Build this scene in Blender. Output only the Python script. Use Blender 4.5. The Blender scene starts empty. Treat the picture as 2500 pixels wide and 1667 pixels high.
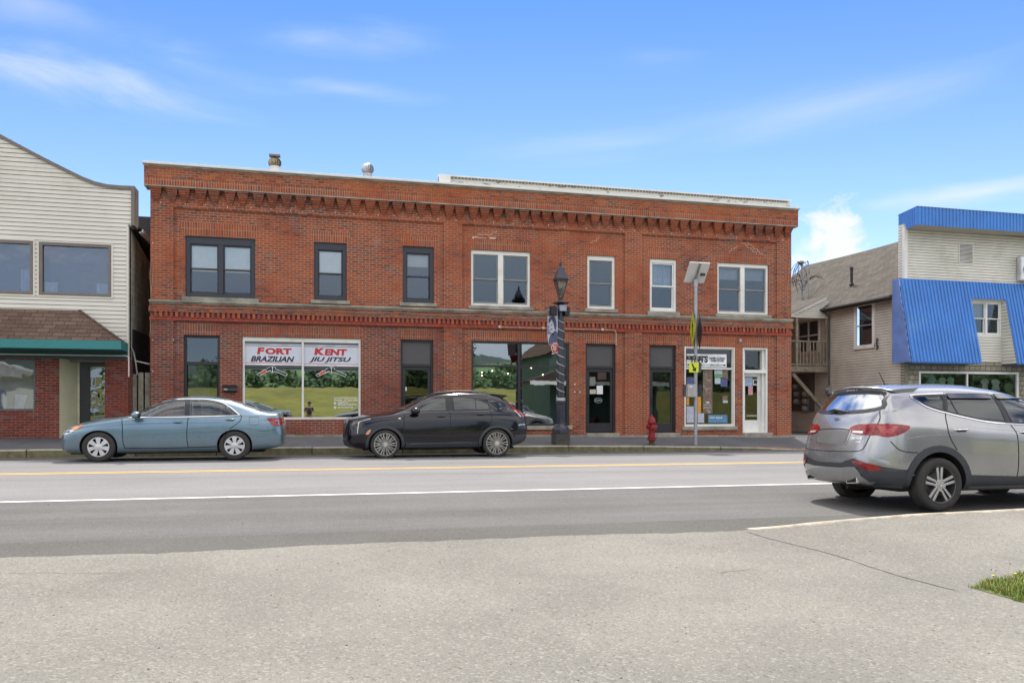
import bpy, bmesh, math, random
from mathutils import Vector, Matrix, geometry
from mathutils.bvhtree import BVHTree
R = math.radians
random.seed(7)
S = bpy.context.scene
COL = S.collection

# ------------------------------------------------------------------ camera, world, sun, exposure
F, HZ, YAW, D, ZC = 1939.0, 995.0, R(14.32), 24.7, 1.22      # focal px, horizon row, yaw, facade distance, eye height
cd = bpy.data.cameras.new('camera'); cam = bpy.data.objects.new('camera', cd); COL.objects.link(cam)
cam.location = (0, 0, ZC); cam.rotation_euler = (R(90), 0, -YAW)
cd.sensor_width = 36; cd.lens = 36*F/2500; cd.shift_y = (HZ-833.5)/2500
cd.clip_start = .05; cd.clip_end = 5000
S.camera = cam
S.view_settings.view_transform = 'Standard'; S.view_settings.look = 'None'
S.view_settings.exposure = 1.25; S.view_settings.gamma = 1
SUN_EL, SUN_AZ = R(58), R(17)        # azimuth from +Y towards +X
sd = bpy.data.lights.new('sun', 'SUN'); sun = bpy.data.objects.new('sun', sd); COL.objects.link(sun)
sd.energy = 2.1; sd.angle = R(2.2); sd.color = (1, .955, .89)
dv = Vector((math.sin(SUN_AZ)*math.cos(SUN_EL), math.cos(SUN_AZ)*math.cos(SUN_EL), math.sin(SUN_EL)))
sun.rotation_euler = dv.to_track_quat('Z', 'Y').to_euler(); sun.location = (5, 20, 40)

W = bpy.data.worlds.new('World'); S.world = W; W.use_nodes = True
nt = W.node_tree; N = nt.nodes; L = nt.links; N.clear()
def nd(t, **k):
    n = N.new(t)
    for a, b in k.items(): setattr(n, a, b)
    return n
def wm(op, a, b=None, c=None, cl=False):
    n = nd('ShaderNodeMath', operation=op, use_clamp=cl)
    for i, v in enumerate((a, b, c)):
        if v is None: continue
        if isinstance(v, (int, float)): n.inputs[i].default_value = v
        else: L.new(v, n.inputs[i])
    return n.outputs[0]
out = nd('ShaderNodeOutputWorld'); bg = nd('ShaderNodeBackground'); bg.inputs[1].default_value = .15
sky = nd('ShaderNodeTexSky', sky_type='NISHITA', sun_disc=False, sun_elevation=SUN_EL, sun_rotation=SUN_AZ,
         altitude=200, air_density=1.0, dust_density=.35, ozone_density=2.2)
tc = nd('ShaderNodeTexCoord'); sp = nd('ShaderNodeSeparateXYZ'); L.new(tc.outputs['Generated'], sp.inputs[0])
el = wm('ARCSINE', sp.outputs[2]); az = wm('ARCTAN2', sp.outputs[0], sp.outputs[1])      # radians; az 0 = +Y
def blob(a0, e0, ra, re, rot, nsc, stretch, soft, seed):
    da = wm('SUBTRACT', az, R(a0)); de = wm('SUBTRACT', el, R(e0))
    c, s = math.cos(R(rot)), math.sin(R(rot))
    u = wm('ADD', wm('MULTIPLY', da, c), wm('MULTIPLY', de, s)); v = wm('SUBTRACT', wm('MULTIPLY', de, c), wm('MULTIPLY', da, s))
    uu = wm('DIVIDE', u, R(ra)); vv = wm('DIVIDE', v, R(re))
    d = wm('SQRT', wm('ADD', wm('MULTIPLY', uu, uu), wm('MULTIPLY', vv, vv)))
    cb = nd('ShaderNodeCombineXYZ'); L.new(wm('MULTIPLY', u, nsc/stretch), cb.inputs[0]); L.new(wm('MULTIPLY', v, nsc), cb.inputs[1]); cb.inputs[2].default_value = seed
    nz = nd('ShaderNodeTexNoise'); nz.inputs['Detail'].default_value = 7; nz.inputs['Roughness'].default_value = .55; nz.inputs['Scale'].default_value = 1
    nz.inputs['Distortion'].default_value = .4
    L.new(cb.outputs[0], nz.inputs['Vector'])
    e = wm('ADD', wm('SUBTRACT', 1, d), wm('MULTIPLY', wm('SUBTRACT', nz.outputs[0], .5), 3.0))
    mr = nd('ShaderNodeMapRange', interpolation_type='SMOOTHSTEP'); mr.inputs[1].default_value = 0; mr.inputs[2].default_value = soft
    L.new(e, mr.inputs[0]); return mr.outputs[0]
def mx(fac, a, b):
    m = nd('ShaderNodeMix', data_type='RGBA'); m.clamp_factor = True
    L.new(fac, m.inputs[0])
    for i, v in ((6, a), (7, b)):
        if isinstance(v, tuple): m.inputs[i].default_value = v
        else: L.new(v, m.inputs[i])
    return m.outputs[2]
hs = nd('ShaderNodeHueSaturation'); hs.inputs['Saturation'].default_value = 1.0; hs.inputs['Value'].default_value = 1.0
L.new(sky.outputs[0], hs.inputs['Color'])
tr_ = nd('ShaderNodeMapRange'); tr_.inputs[1].default_value = R(4); tr_.inputs[2].default_value = R(32); L.new(el, tr_.inputs[0])
tint = nd('ShaderNodeMix', data_type='RGBA'); tint.inputs[6].default_value = (.55, .535, .61, 1); tint.inputs[7].default_value = (.135, .285, .50, 1); L.new(tr_.outputs[0], tint.inputs[0])
tm = nd('ShaderNodeMix', data_type='RGBA', blend_type='MULTIPLY'); tm.inputs[0].default_value = 1; L.new(hs.outputs[0], tm.inputs[6]); L.new(tint.outputs[2], tm.inputs[7])
col = tm.outputs[2]
CL = (2.75, 2.85, 3.0, 1)
#            az    el   ra   re  rot  scale stretch soft  seed  strength
CLOUDS = [(-14.0, 20.0, 12, 3.2, -2, 18, 3.2, 3.0, 1.3, 1.0),
          (-16.0, 19.6, 7, 1.6, -3, 26, 3.0, 2.2, 21.3, .8),
          (-17.5, 23.6, 10, 2.4, -5, 15, 5.0, 3.0, 4.1, .75),
          (-8.0, 21.8, 8, 1.2, -6, 16, 5.0, 2.8, 12.1, .5),
          (0.5, 24.2, 7, 1.4, 2, 16, 5.0, 2.6, 8.8, .6),
          (3.0, 21.4, 7, .8, -3, 18, 5.0, 2.2, 3.2, .5),
          (22.0, 18.2, 14, 2.2, 3, 12, 6.0, 2.6, 6.6, .55),
          (36.0, 19.2, 17, 2.2, 5, 12, 6.0, 3.0, 16.6, .62),
          (24.0, 23.6, 6, 1.3, -4, 15, 4.0, 2.8, 2.6, .5),
          (36.3, 10.4, 3.2, 2.9, 0, 30, 1.2, .7, 9.4, 1.0),
          (38.5, 8.5, 4.5, 2.2, 0, 30, 1.4, .9, 10.4, .8),
          (45.0, 13.2, 8, 1.0, 2, 16, 4, 1.6, 5.5, .8),
          (12.0, 13.0, 22, 2.2, 0, 12, 5, 3.0, 7.5, .4)]
for a0, e0, ra, re, rot, ns, st, so, se, k in CLOUDS:
    col = mx(wm('MULTIPLY', blob(a0, e0, ra, re, rot, ns, st, so, se), k), col, CL)
# off-frame cloud seen in glass, added bright overhead and behind to light the facade
nz = nd('ShaderNodeTexNoise'); nz.inputs['Scale'].default_value = 2.6; nz.inputs['Detail'].default_value = 8; nz.inputs['Roughness'].default_value = .55
mp = nd('ShaderNodeMapping'); mp.inputs['Scale'].default_value = (1, 1, 2.2); L.new(tc.outputs['Generated'], mp.inputs[0]); L.new(mp.outputs[0], nz.inputs['Vector'])
mr = nd('ShaderNodeMapRange', interpolation_type='SMOOTHSTEP'); mr.inputs[1].default_value = .33; mr.inputs[2].default_value = .56; L.new(nz.outputs[0], mr.inputs[0])
dt = nd('ShaderNodeVectorMath', operation='DOT_PRODUCT'); L.new(tc.outputs['Generated'], dt.inputs[0]); dt.inputs[1].default_value = (.241, .945, .220)
back = nd('ShaderNodeMapRange', interpolation_type='SMOOTHSTEP'); back.inputs[1].default_value = .80; back.inputs[2].default_value = .58; L.new(dt.outputs['Value'], back.inputs[0])
le_ = nd('ShaderNodeMapRange', interpolation_type='SMOOTHSTEP'); le_.inputs[1].default_value = R(2); le_.inputs[2].default_value = R(24); L.new(el, le_.inputs[0])
lowc = nd('ShaderNodeMix', data_type='RGBA'); lowc.inputs[6].default_value = (2.6, 3.0, 3.5, 1); lowc.inputs[7].default_value = (6.3, 6.1, 5.9, 1); L.new(le_.outputs[0], lowc.inputs[0])
up_ = nd('ShaderNodeMapRange', interpolation_type='SMOOTHSTEP'); up_.inputs[1].default_value = R(27.5); up_.inputs[2].default_value = R(36); L.new(el, up_.inputs[0])
col = mx(wm('MULTIPLY', wm('MULTIPLY', mr.outputs[0], wm('MAXIMUM', back.outputs[0], up_.outputs[0])), .93), col, lowc.outputs[2])
L.new(col, bg.inputs[0]); L.new(bg.outputs[0], out.inputs[0])

# ------------------------------------------------------------------ survey helpers: a photo point on a known plane -> metres
def U(px, py, Y=D):
    th = math.atan((px-1250)/F)+YAW
    dep = Y/math.cos(th)*math.cos(th-YAW)
    return (Y*math.tan(th), ZC+(HZ-py)*dep/F)
def UX(px, Y=D): return U(px, 0, Y)[0]
def VX(px, py, X):                      # point on the plane X = const
    th = math.atan((px-1250)/F)+YAW; Y = X/math.tan(th)
    return (Y, U(px, py, Y)[1])

# ------------------------------------------------------------------ materials
MT = {}
class NB:
    def __init__(s, name):
        s.m = bpy.data.materials.new(name); s.m.use_nodes = True; s.t = s.m.node_tree; s.t.nodes.clear()
        s.o = s.n('ShaderNodeOutputMaterial')
    def n(s, t, **k):
        x = s.t.nodes.new(t)
        for a, b in k.items(): setattr(x, a, b)
        return x
    def l(s, a, b): s.t.links.new(a, b)
    def setin(s, inp, v):
        if hasattr(v, 'links') or hasattr(v, 'is_linked'): s.l(v, inp)
        elif isinstance(v, tuple) and len(v) == 3 and inp.type == 'RGBA': inp.default_value = (*v, 1)
        else: inp.default_value = v
    def math(s, op, a, b=0.0, cl=False):
        x = s.n('ShaderNodeMath', operation=op, use_clamp=cl); s.setin(x.inputs[0], a); s.setin(x.inputs[1], b); return x.outputs[0]
    def noise(s, vec, scale, detail=4, rough=.55, dist=0.0):
        x = s.n('ShaderNodeTexNoise'); x.inputs['Scale'].default_value = scale; x.inputs['Detail'].default_value = detail
        x.inputs['Roughness'].default_value = rough; x.inputs['Distortion'].default_value = dist
        if vec is not None: s.l(vec, x.inputs['Vector'])
        return x.outputs[0]
    def ramp(s, v, a, b, c0=0.0, c1=1.0):
        x = s.n('ShaderNodeMapRange', interpolation_type='SMOOTHSTEP'); s.l(v, x.inputs[0])
        for i, q in enumerate((a, b, c0, c1)): x.inputs[i+1].default_value = q
        return x.outputs[0]
    def mix(s, f, a, b, mode='MIX'):
        x = s.n('ShaderNodeMix', data_type='RGBA', blend_type=mode); x.clamp_factor = True
        s.setin(x.inputs[0], f); s.setin(x.inputs[6], a); s.setin(x.inputs[7], b); return x.outputs[2]
    def pos(s, sx=1, sy=1, sz=1, obj=False):
        if obj: g = s.n('ShaderNodeTexCoord').outputs['Object']
        else: g = s.n('ShaderNodeNewGeometry').outputs['Position']
        if (sx, sy, sz) == (1, 1, 1): return g
        m = s.n('ShaderNodeMapping'); m.inputs['Scale'].default_value = (sx, sy, sz); s.l(g, m.inputs[0]); return m.outputs[0]
    def bsdf(s, color, rough=.6, metal=0.0, bump=None, bd=.01, spec=.5, coat=0.0, **k):
        b = s.n('ShaderNodeBsdfPrincipled'); s.setin(b.inputs['Base Color'], color); s.setin(b.inputs['Roughness'], rough)
        s.setin(b.inputs['Metallic'], metal); b.inputs['Specular IOR Level'].default_value = spec
        b.inputs['Coat Weight'].default_value = coat; b.inputs['Coat Roughness'].default_value = .03
        for a, v in k.items(): s.setin(b.inputs[a.replace('_', ' ')], v)
        if bump is not None:
            u = s.n('ShaderNodeBump'); u.inputs['Distance'].default_value = bd; u.inputs['Strength'].default_value = 1; s.l(bump, u.inputs['Height']); s.l(u.outputs[0], b.inputs['Normal'])
        s.l(b.outputs[0], s.o.inputs[0]); return b
def simple(name, c, rough=.6, metal=0.0, var=.25, scale=3.0, spec=.5, coat=0.0, bd=0.0, obj=False, dirt=None, **k):
    if name in MT: return MT[name]
    b = NB(name); p = b.pos(obj=obj)
    n1 = b.noise(p, scale, 6, .6); v = b.ramp(n1, .3, .7, 1-var, 1+var*.6)
    colr = b.mix(1.0, c, b.comb(v) if hasattr(b, 'comb') else _comb(b, v), 'MULTIPLY')
    if dirt:
        n2 = b.noise(p, scale*.37, 8, .65); colr = b.mix(b.ramp(n2, .52, .72), colr, dirt)
    bu = b.noise(p, scale*12, 3) if bd else None
    rr = b.ramp(n1, .3, .7, max(0, rough-.08), min(1, rough+.08)) if rough > .12 else rough
    b.bsdf(colr, rr, metal, bu, bd, spec, coat, **k); MT[name] = b.m; return b.m
def _comb(b, v):
    c = b.n('ShaderNodeCombineColor'); 
    for i in range(3): b.l(v, c.inputs[i])
    return c.outputs[0]

def brick_mat(name, cols, mortar, mode='h', stain=.5, grey=.0):
    """cols: (main, dark, orange)"""
    b = NB(name); g = b.n('ShaderNodeNewGeometry').outputs['Position']; s = b.n('ShaderNodeSeparateXYZ'); b.l(g, s.inputs[0])
    c = b.n('ShaderNodeCombineXYZ'); h = b.math('ADD', s.outputs[0], s.outputs[1])
    wob = b.math('MULTIPLY', b.math('SUBTRACT', b.noise(g, 1.3, 2), .5), .012)
    zz = b.math('ADD', s.outputs[2], wob)
    if mode == 'h': b.l(h, c.inputs[0]); b.l(zz, c.inputs[1])
    else: b.l(zz, c.inputs[0]); b.l(h, c.inputs[1])
    t = b.n('ShaderNodeTexBrick'); b.l(c.outputs[0], t.inputs['Vector'])
    t.inputs['Scale'].default_value = 1; t.inputs['Brick Width'].default_value = .215; t.inputs['Row Height'].default_value = .0715
    t.inputs['Mortar Size'].default_value = .0085; t.inputs['Mortar Smooth'].default_value = .3; t.inputs['Bias'].default_value = 0
    t.inputs['Color1'].default_value = (0, 0, 0, 1); t.inputs['Color2'].default_value = (1, 1, 1, 1); t.inputs['Mortar'].default_value = (.5, .5, .5, 1)
    if mode != 'h': t.offset = 0
    sr = b.n('ShaderNodeSeparateColor'); b.l(t.outputs['Color'], sr.inputs[0]); rv = sr.outputs[0]
    main, dark, orange = cols
    k = b.mix(b.ramp(rv, .60, .95), main, dark)
    k = b.mix(b.ramp(rv, .35, .0), k, orange)
    k = b.mix(b.math('MULTIPLY', b.ramp(b.math('FRACT', b.math('MULTIPLY', rv, 7.3)), .80, .90), .6), k, (.17, .125, .105))
    big = b.noise(g, .55, 5, .6); k = b.mix(b.ramp(big, .42, .68, 0, .75), k, orange)
    med = b.noise(b.pos(1, 1, 2.5), 1.9, 5, .65, .5); k = b.mix(b.ramp(med, .52, .74, 0, .8), k, dark)
    fine = b.noise(g, 34, 3); k = b.mix(1.0, k, _comb(b, b.ramp(fine, .25, .75, .72, 1.22)), 'MULTIPLY')
    mvis = b.ramp(b.noise(g, .8, 4, .6), .34, .60, .30, 1.0)
    k = b.mix(b.math('MULTIPLY', b.math('MULTIPLY', t.outputs['Fac'], mvis), .85), k, mortar)
    st = b.noise(b.pos(2.2, 2.2, .8), 1.1, 8, .7, .3); k = b.mix(b.ramp(st, .60, .80, 0, stain), k, (.36, .30, .26))
    dk = b.noise(b.pos(3, 3, .5), .9, 6, .7); k = b.mix(b.ramp(dk, .60, .80, 0, .45), k, (.06, .045, .04))
    if grey: k = b.mix(grey, k, (.19, .15, .135))
    hgt = b.math('SUBTRACT', b.math('MULTIPLY', fine, .35), t.outputs['Fac'])
    b.bsdf(k, .88, 0, hgt, .006, spec=.25); MT[name] = b.m; return b.m

def asphalt(name, c, var=.2, stones=.5, patch=None, bd=.004, streak=0.0):
    b = NB(name); p = b.pos()
    n = b.noise(p, .45, 6, .6); k = b.mix(1.0, c, _comb(b, b.ramp(n, .3, .7, 1-var, 1+var*.7)), 'MULTIPLY')
    if streak:
        s2 = b.noise(b.pos(.06, 1.3, 1), 1.2, 4, .6); k = b.mix(1.0, k, _comb(b, b.ramp(s2, .3, .7, 1-streak, 1+streak)), 'MULTIPLY')
    f = b.noise(p, 95, 2, .7); k = b.mix(1.0, k, _comb(b, b.ramp(f, .3, .7, 1-stones*.5, 1+stones*.5)), 'MULTIPLY')
    v = b.n('ShaderNodeTexVoronoi'); v.inputs['Scale'].default_value = 60; b.l(p, v.inputs['Vector'])
    sc = b.n('ShaderNodeSeparateColor'); b.l(v.outputs['Color'], sc.inputs[0])
    k = b.mix(b.math('MULTIPLY', b.ramp(sc.outputs[0], .80, .95), stones*.7), k, tuple(min(1, x*2.1) for x in c))
    k = b.mix(b.math('MULTIPLY', b.ramp(sc.outputs[1], .86, .97), stones), k, tuple(x*.35 for x in c))
    if patch:
        k = b.mix(b.ramp(b.noise(p, .9, 8, .7, 1.0), .60, .70, 0, .6), k, patch)
        k = b.mix(b.ramp(b.noise(p, .55, 7, .62, .6), .60, .74, 0, .38), k, tuple(x*.45 for x in c))
        k = b.mix(b.ramp(b.noise(b.pos(1, 1, 1), 3.1, 6, .7, .3), .63, .72, 0, .35), k, tuple(x*.55 for x in c))
    b.bsdf(k, .92, 0, b.math('ADD', f, v.outputs['Distance']), bd, spec=.2); MT[name] = b.m; return b.m

def glass_mat(name, refl=.32, tint=(.75, .85, .8), rough=.012, wav=.0, rc=(.93, .97, .96)):
    b = NB(name); lw = b.n('ShaderNodeFresnel'); lw.inputs[0].default_value = 1.5
    f = b.math('ADD', b.math('MULTIPLY', lw.outputs[0], 1.2), refl-.05, True)
    gl = b.n('ShaderNodeBsdfGlossy'); gl.inputs['Roughness'].default_value = rough; gl.inputs['Color'].default_value = (*rc, 1)
    tr = b.n('ShaderNodeBsdfTransparent'); tr.inputs[0].default_value = (*tint, 1)
    if wav:
        u = b.n('ShaderNodeBump'); u.inputs['Distance'].default_value = wav; b.l(b.noise(b.pos(), 1.6, 2), u.inputs['Height']); b.l(u.outputs[0], gl.inputs['Normal'])
    m = b.n('ShaderNodeMixShader'); b.l(f, m.inputs[0]); b.l(tr.outputs[0], m.inputs[1]); b.l(gl.outputs[0], m.inputs[2]); b.l(m.outputs[0], b.o.inputs[0])
    MT[name] = b.m; return b.m

def emis(name, c, s):
    b = NB(name); e = b.n('ShaderNodeEmission'); e.inputs[0].default_value = (*c, 1); e.inputs[1].default_value = s; b.l(e.outputs[0], b.o.inputs[0]); return b.m

# ------------------------------------------------------------------ objects
OFF = {}
def tag(o, label=None, cat=None, group=None, kind=None):
    if label: o['label'] = label
    if cat: o['category'] = cat
    if group: o['group'] = group
    if kind: o['kind'] = kind
    return o
def thing(name, label, cat, loc=(0, 0, 0), rz=0, group=None):
    o = bpy.data.objects.new(name, None); COL.objects.link(o); o.location = loc; o.rotation_euler = (0, 0, rz)
    o.empty_display_size = .3
    OFF[o] = Vector(loc); tag(o, label, cat, group); return o
class MB:
    def __init__(s): s.v = []; s.f = []; s.mi = []
    def add(s, vs, fs, m=0):
        n = len(s.v); s.v += [tuple(v) for v in vs]; s.f += [tuple(i+n for i in f) for f in fs]; s.mi += [m]*len(fs); return s
    def box(s, x0, x1, y0, y1, z0, z1, m=0):
        x0, x1 = sorted((x0, x1)); y0, y1 = sorted((y0, y1)); z0, z1 = sorted((z0, z1))
        return s.add([(x0, y0, z0), (x1, y0, z0), (x1, y1, z0), (x0, y1, z0), (x0, y0, z1), (x1, y0, z1), (x1, y1, z1), (x0, y1, z1)],
                     [(0, 3, 2, 1), (4, 5, 6, 7), (0, 1, 5, 4), (1, 2, 6, 5), (2, 3, 7, 6), (3, 0, 4, 7)], m)
    def prism(s, poly, y0, y1, m=0, ax='y'):
        """poly in (a,b); extruded between y0 and y1 along ax; ax y: (x,z), ax x: (y,z), ax z: (x,y)"""
        a = sum(poly[i][0]*poly[(i+1) % len(poly)][1]-poly[(i+1) % len(poly)][0]*poly[i][1] for i in range(len(poly)))
        if a < 0: poly = poly[::-1]
        f = {'y': lambda p, t: (p[0], t, p[1]), 'x': lambda p, t: (t, p[0], p[1]), 'z': lambda p, t: (p[0], p[1], t)}[ax]
        if ax == 'y': y0, y1 = min(y0, y1), max(y0, y1)
        else: y0, y1 = max(y0, y1), min(y0, y1)
        n = len(poly); vs = [f(p, y0) for p in poly]+[f(p, y1) for p in poly]
        fs = [tuple(range(n)), tuple(range(2*n-1, n-1, -1))]+[(i, i+n, (i+1) % n+n, (i+1) % n) for i in range(n)]
        return s.add(vs, fs, m)
    def quad(s, a, b, c, d, m=0): return s.add([a, b, c, d], [(0, 1, 2, 3)], m)
    def tube(s, pts, r, n=8, m=0, cap=True):
        pts = [Vector(p) for p in pts]; rs = r if isinstance(r, (list, tuple)) else [r]*len(pts)
        base = len(s.v); up0 = None
        for i, p in enumerate(pts):
            t = (pts[min(i+1, len(pts)-1)]-pts[max(i-1, 0)]); t = t.normalized() if t.length > 1e-9 else Vector((0, 0, 1))
            if up0 is None: up0 = Vector((0, 0, 1)) if abs(t.z) < .9 else Vector((1, 0, 0))
            a = t.cross(up0).normalized(); b = a.cross(t).normalized(); up0 = b
            for k in range(n):
                w = 2*math.pi*k/n; s.v.append(tuple(p+a*(math.cos(w)*rs[i])+b*(math.sin(w)*rs[i])))
        for i in range(len(pts)-1):
            for k in range(n):
                s.f.append((base+i*n+k, base+i*n+(k+1) % n, base+(i+1)*n+(k+1) % n, base+(i+1)*n+k)); s.mi.append(m)
        if cap:
            s.f.append(tuple(base+k for k in range(n))[::-1]); s.f.append(tuple(base+(len(pts)-1)*n+k for k in range(n))); s.mi += [m, m]
        return s
    def lathe(s, prof, c=(0, 0, 0), n=24, ax='z', m=0, a0=0.0):
        """prof [(r,h)]"""
        base = len(s.v)
        for r, h in prof:
            for k in range(n):
                w = 2*math.pi*k/n+a0; x, y = r*math.cos(w), r*math.sin(w)
                v = {'z': (x, y, h), 'y': (x, h, y), 'x': (h, x, y)}[ax]
                s.v.append((v[0]+c[0], v[1]+c[1], v[2]+c[2]))
        for i in range(len(prof)-1):
            for k in range(n):
                q = (base+i*n+k, base+i*n+(k+1) % n, base+(i+1)*n+(k+1) % n, base+(i+1)*n+k)
                s.f.append(q if ax != 'y' else q[::-1]); s.mi.append(m)
        return s
    def sphere(s, c, r, n=12, m=0, sc=(1, 1, 1)):
        prof = [(max(1e-4, math.sin(math.pi*i/n)), -math.cos(math.pi*i/n)) for i in range(n+1)]
        b = len(s.v); s.lathe(prof, (0, 0, 0), n*2, 'z', m)
        for i in range(b, len(s.v)):
            v = s.v[i]; s.v[i] = (c[0]+v[0]*r*sc[0], c[1]+v[1]*r*sc[1], c[2]+v[2]*r*sc[2])
        return s
    def xf(s, M, start=0):
        for i in range(start, len(s.v)): s.v[i] = tuple(M @ Vector(s.v[i]))
        return s
    def build(s, name, mats, parent=None, local=False, smooth=False, bevel=0.0, **tg):
        me = bpy.data.meshes.new(name); o = bpy.data.objects.new(name, me); COL.objects.link(o)
        off = Vector((0, 0, 0))
        if parent is not None:
            o.parent = parent
            if not local: off = OFF.get(parent, off)
            OFF[o] = OFF.get(parent, Vector((0, 0, 0)))
        me.from_pydata([(v[0]-off[0], v[1]-off[1], v[2]-off[2]) for v in s.v], [], s.f)
        for m in (mats if isinstance(mats, (list, tuple)) else [mats]): me.materials.append(m)
        me.polygons.foreach_set('material_index', s.mi)
        me.update()
        if smooth is not False:
            me.polygons.foreach_set('use_smooth', [True]*len(me.polygons))
            me.set_sharp_from_angle(angle=R(35 if smooth is True else smooth))
        if bevel:
            b = o.modifiers.new('bevel', 'BEVEL'); b.width = bevel; b.segments = 2; b.limit_method = 'ANGLE'
        if tg: tag(o, **tg)
        return o
def copy_tree(o, parent=None):
    c = o.copy(); COL.objects.link(c)
    if parent is not None: c.parent = parent
    OFF[c] = OFF.get(parent, OFF.get(o, Vector((0, 0, 0))))
    for ch in list(o.children): copy_tree(ch, c)
    return c
def text_mesh(txt, w, h, bold=.0, shear=.0, sp=1.0, wx=1.0):
    """returns MB verts/faces of the text in the XZ plane, facing -Y, fitted to w x h, lower left at 0"""
    c = bpy.data.curves.new('t', 'FONT'); c.body = txt; c.offset = bold; c.shear = shear; c.space_character = sp; c.resolution_u = 3
    o = bpy.data.objects.new('t', c); COL.objects.link(o); bpy.context.view_layer.update()
    me = bpy.data.meshes.new_from_object(o.evaluated_get(bpy.context.evaluated_depsgraph_get()))
    bpy.data.objects.remove(o); bpy.data.curves.remove(c)
    xs = [v.co.x for v in me.vertices]; ys = [v.co.y for v in me.vertices]
    x0, x1, y0, y1 = min(xs), max(xs), min(ys), max(ys)
    vs = [((v.co.x-x0)/(x1-x0)*w, 0, (v.co.y-y0)/(y1-y0)*h) for v in me.vertices]; fs = [tuple(p.vertices) for p in me.polygons]
    bpy.data.meshes.remove(me); return vs, fs
def add_text(mb, txt, x, y, z, w, h, m=0, **k):
    vs, fs = text_mesh(txt, w, h, **k); return mb.add([(a+x, y, c+z) for a, b, c in vs], fs, m)
def lerp_list(L_, x):
    if x <= L_[0][0]: return L_[0][1]
    for (a, b), (c, d) in zip(L_, L_[1:]):
        if x <= c: return b+(d-b)*(x-a)/(c-a)
    return L_[-1][1]
# ------------------------------------------------------------------ shared materials
BRICK = brick_mat('brick', ((.275, .074, .041), (.135, .054, .045), (.375, .098, .040)), (.50, .33, .23))
BRICKV = brick_mat('brick_soldier', ((.31, .082, .040), (.20, .066, .043), (.39, .102, .040)), (.46, .31, .22), 'v')
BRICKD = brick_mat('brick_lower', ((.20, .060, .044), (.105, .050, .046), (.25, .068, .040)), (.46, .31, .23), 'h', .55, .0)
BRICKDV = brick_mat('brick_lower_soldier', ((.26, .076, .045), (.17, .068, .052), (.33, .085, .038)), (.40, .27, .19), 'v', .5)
BRICKS = brick_mat('brick_shop', ((.17, .045, .034), (.12, .038, .034), (.21, .052, .034)), (.36, .19, .14), 'h', .1)
STONE = simple('stone', (.33, .31, .25), .9, var=.35, scale=2.2, bd=.006, dirt=(.11, .105, .075))
CONC = simple('concrete', (.33, .30, .25), .92, var=.3, scale=2.5, bd=.005, dirt=(.18, .16, .12))
GRAN = [simple('kerb_moss', (.16, .14, .075), .95, var=.45, scale=3.5, bd=.01, dirt=(.075, .065, .03)), simple('kerb_top', (.34, .32, .25), .9, var=.25, scale=3.5, bd=.006, dirt=(.22, .20, .14))]
NAVY = simple('navy_trim', (.034, .037, .052), .5, var=.12, scale=2)
BLKTRIM = simple('black_trim', (.022, .021, .024), .42, var=.15, scale=2)
WHITE = simple('white_paint', (.78, .77, .73), .55, var=.06, scale=2.5, dirt=(.62, .60, .55))
WHITEOLD = None
_b = NB('peeling_white'); _p = _b.pos(1, 1, 3); _n = _b.noise(_p, 3.0, 9, .7, .6)
_c = _b.mix(_b.ramp(_n, .54, .62), (.66, .64, .58), (.20, .18, .14)); _b.bsdf(_c, .8, 0, _n, .01); WHITEOLD = _b.m
GREYSASH = simple('grey_sash', (.24, .235, .225), .6, var=.1)
ALU = simple('aluminium', (.62, .63, .64), .35, .85, var=.1)
ROOFGREY = simple('roof_felt', (.12, .12, .12), .95)
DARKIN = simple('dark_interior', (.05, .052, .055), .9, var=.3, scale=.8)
MIDIN = simple('interior_wall', (.22, .22, .21), .9, var=.2, scale=.5)
FLOORIN = simple('interior_floor', (.10, .08, .06), .6)
BLIND = simple('blind_slats', (.86, .90, .89), .6, var=.05)
CURTAIN = simple('curtain', (.66, .70, .74), .8, var=.15, scale=8)
GLASS = glass_mat('window_glass', .13, (.90, .94, .96), wav=.0015, rc=(.78, .88, 1.0))
GLASSW = glass_mat('window_glass_old', .12, (.70, .76, .82), wav=.004, rc=(.72, .86, 1.0))
GLASSG = glass_mat('shop_glass', .38, (.48, .58, .54), wav=.0006)
GLASSD = glass_mat('door_glass', .08, (.60, .68, .62), wav=.0012)

# ------------------------------------------------------------------ ground
GX = -.004
PROF = [(-60, -.2), (8.45, -.2), (9.2, -.215), (12.5, -.115), (16.2, -.004), (20, 0), (21.98, -.05)]
def zr(x, y): return lerp_list(PROF, y)+GX*max(-30, min(x, 40))
def zroad(x, y, h=0): return (x, y, zr(x, y)+h)
CURB = [(-40, .31), (-6.5, .178), (.65, .157), (7.3, .112), (8.75, .088), (11.5, .04), (13.5, -.02), (15.2, -.11), (40, -.15)]
def zc(x): return lerp_list(CURB, x)
def zbase(x): return .356-.0093*x
def zsw(x, y): return zc(x)+(zbase(x)-zc(x))*max(0, min(1, (y-22.15)/(24.7-22.15)))
XS = [-60, -40, -30]+[-20+i*1.0 for i in range(51)]+[34, 40, 60, 90]
def sheet(ys, zf, mat, name, xs=XS, **t):
    m = MB()
    for x in xs:
        for y in ys: m.v.append((x, y, zf(x, y)))
    k = len(ys)
    for i in range(len(xs)-1):
        for j in range(k-1): m.f.append((i*k+j, (i+1)*k+j, (i+1)*k+j+1, i*k+j+1)); m.mi.append(0)
    return m.build(name, mat, smooth=True, **t)
ROAD = asphalt('road_asphalt', (.205, .202, .200), .06, .18, streak=.10)
ROADD = asphalt('shoulder_asphalt', (.130, .127, .121), .09, .3, streak=.12, patch=None)
ROADP = asphalt('parking_asphalt', (.12, .118, .118), .12, .4)
ROADG = asphalt('gutter_asphalt', (.108, .104, .096), .10, .35, patch=None)
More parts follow.
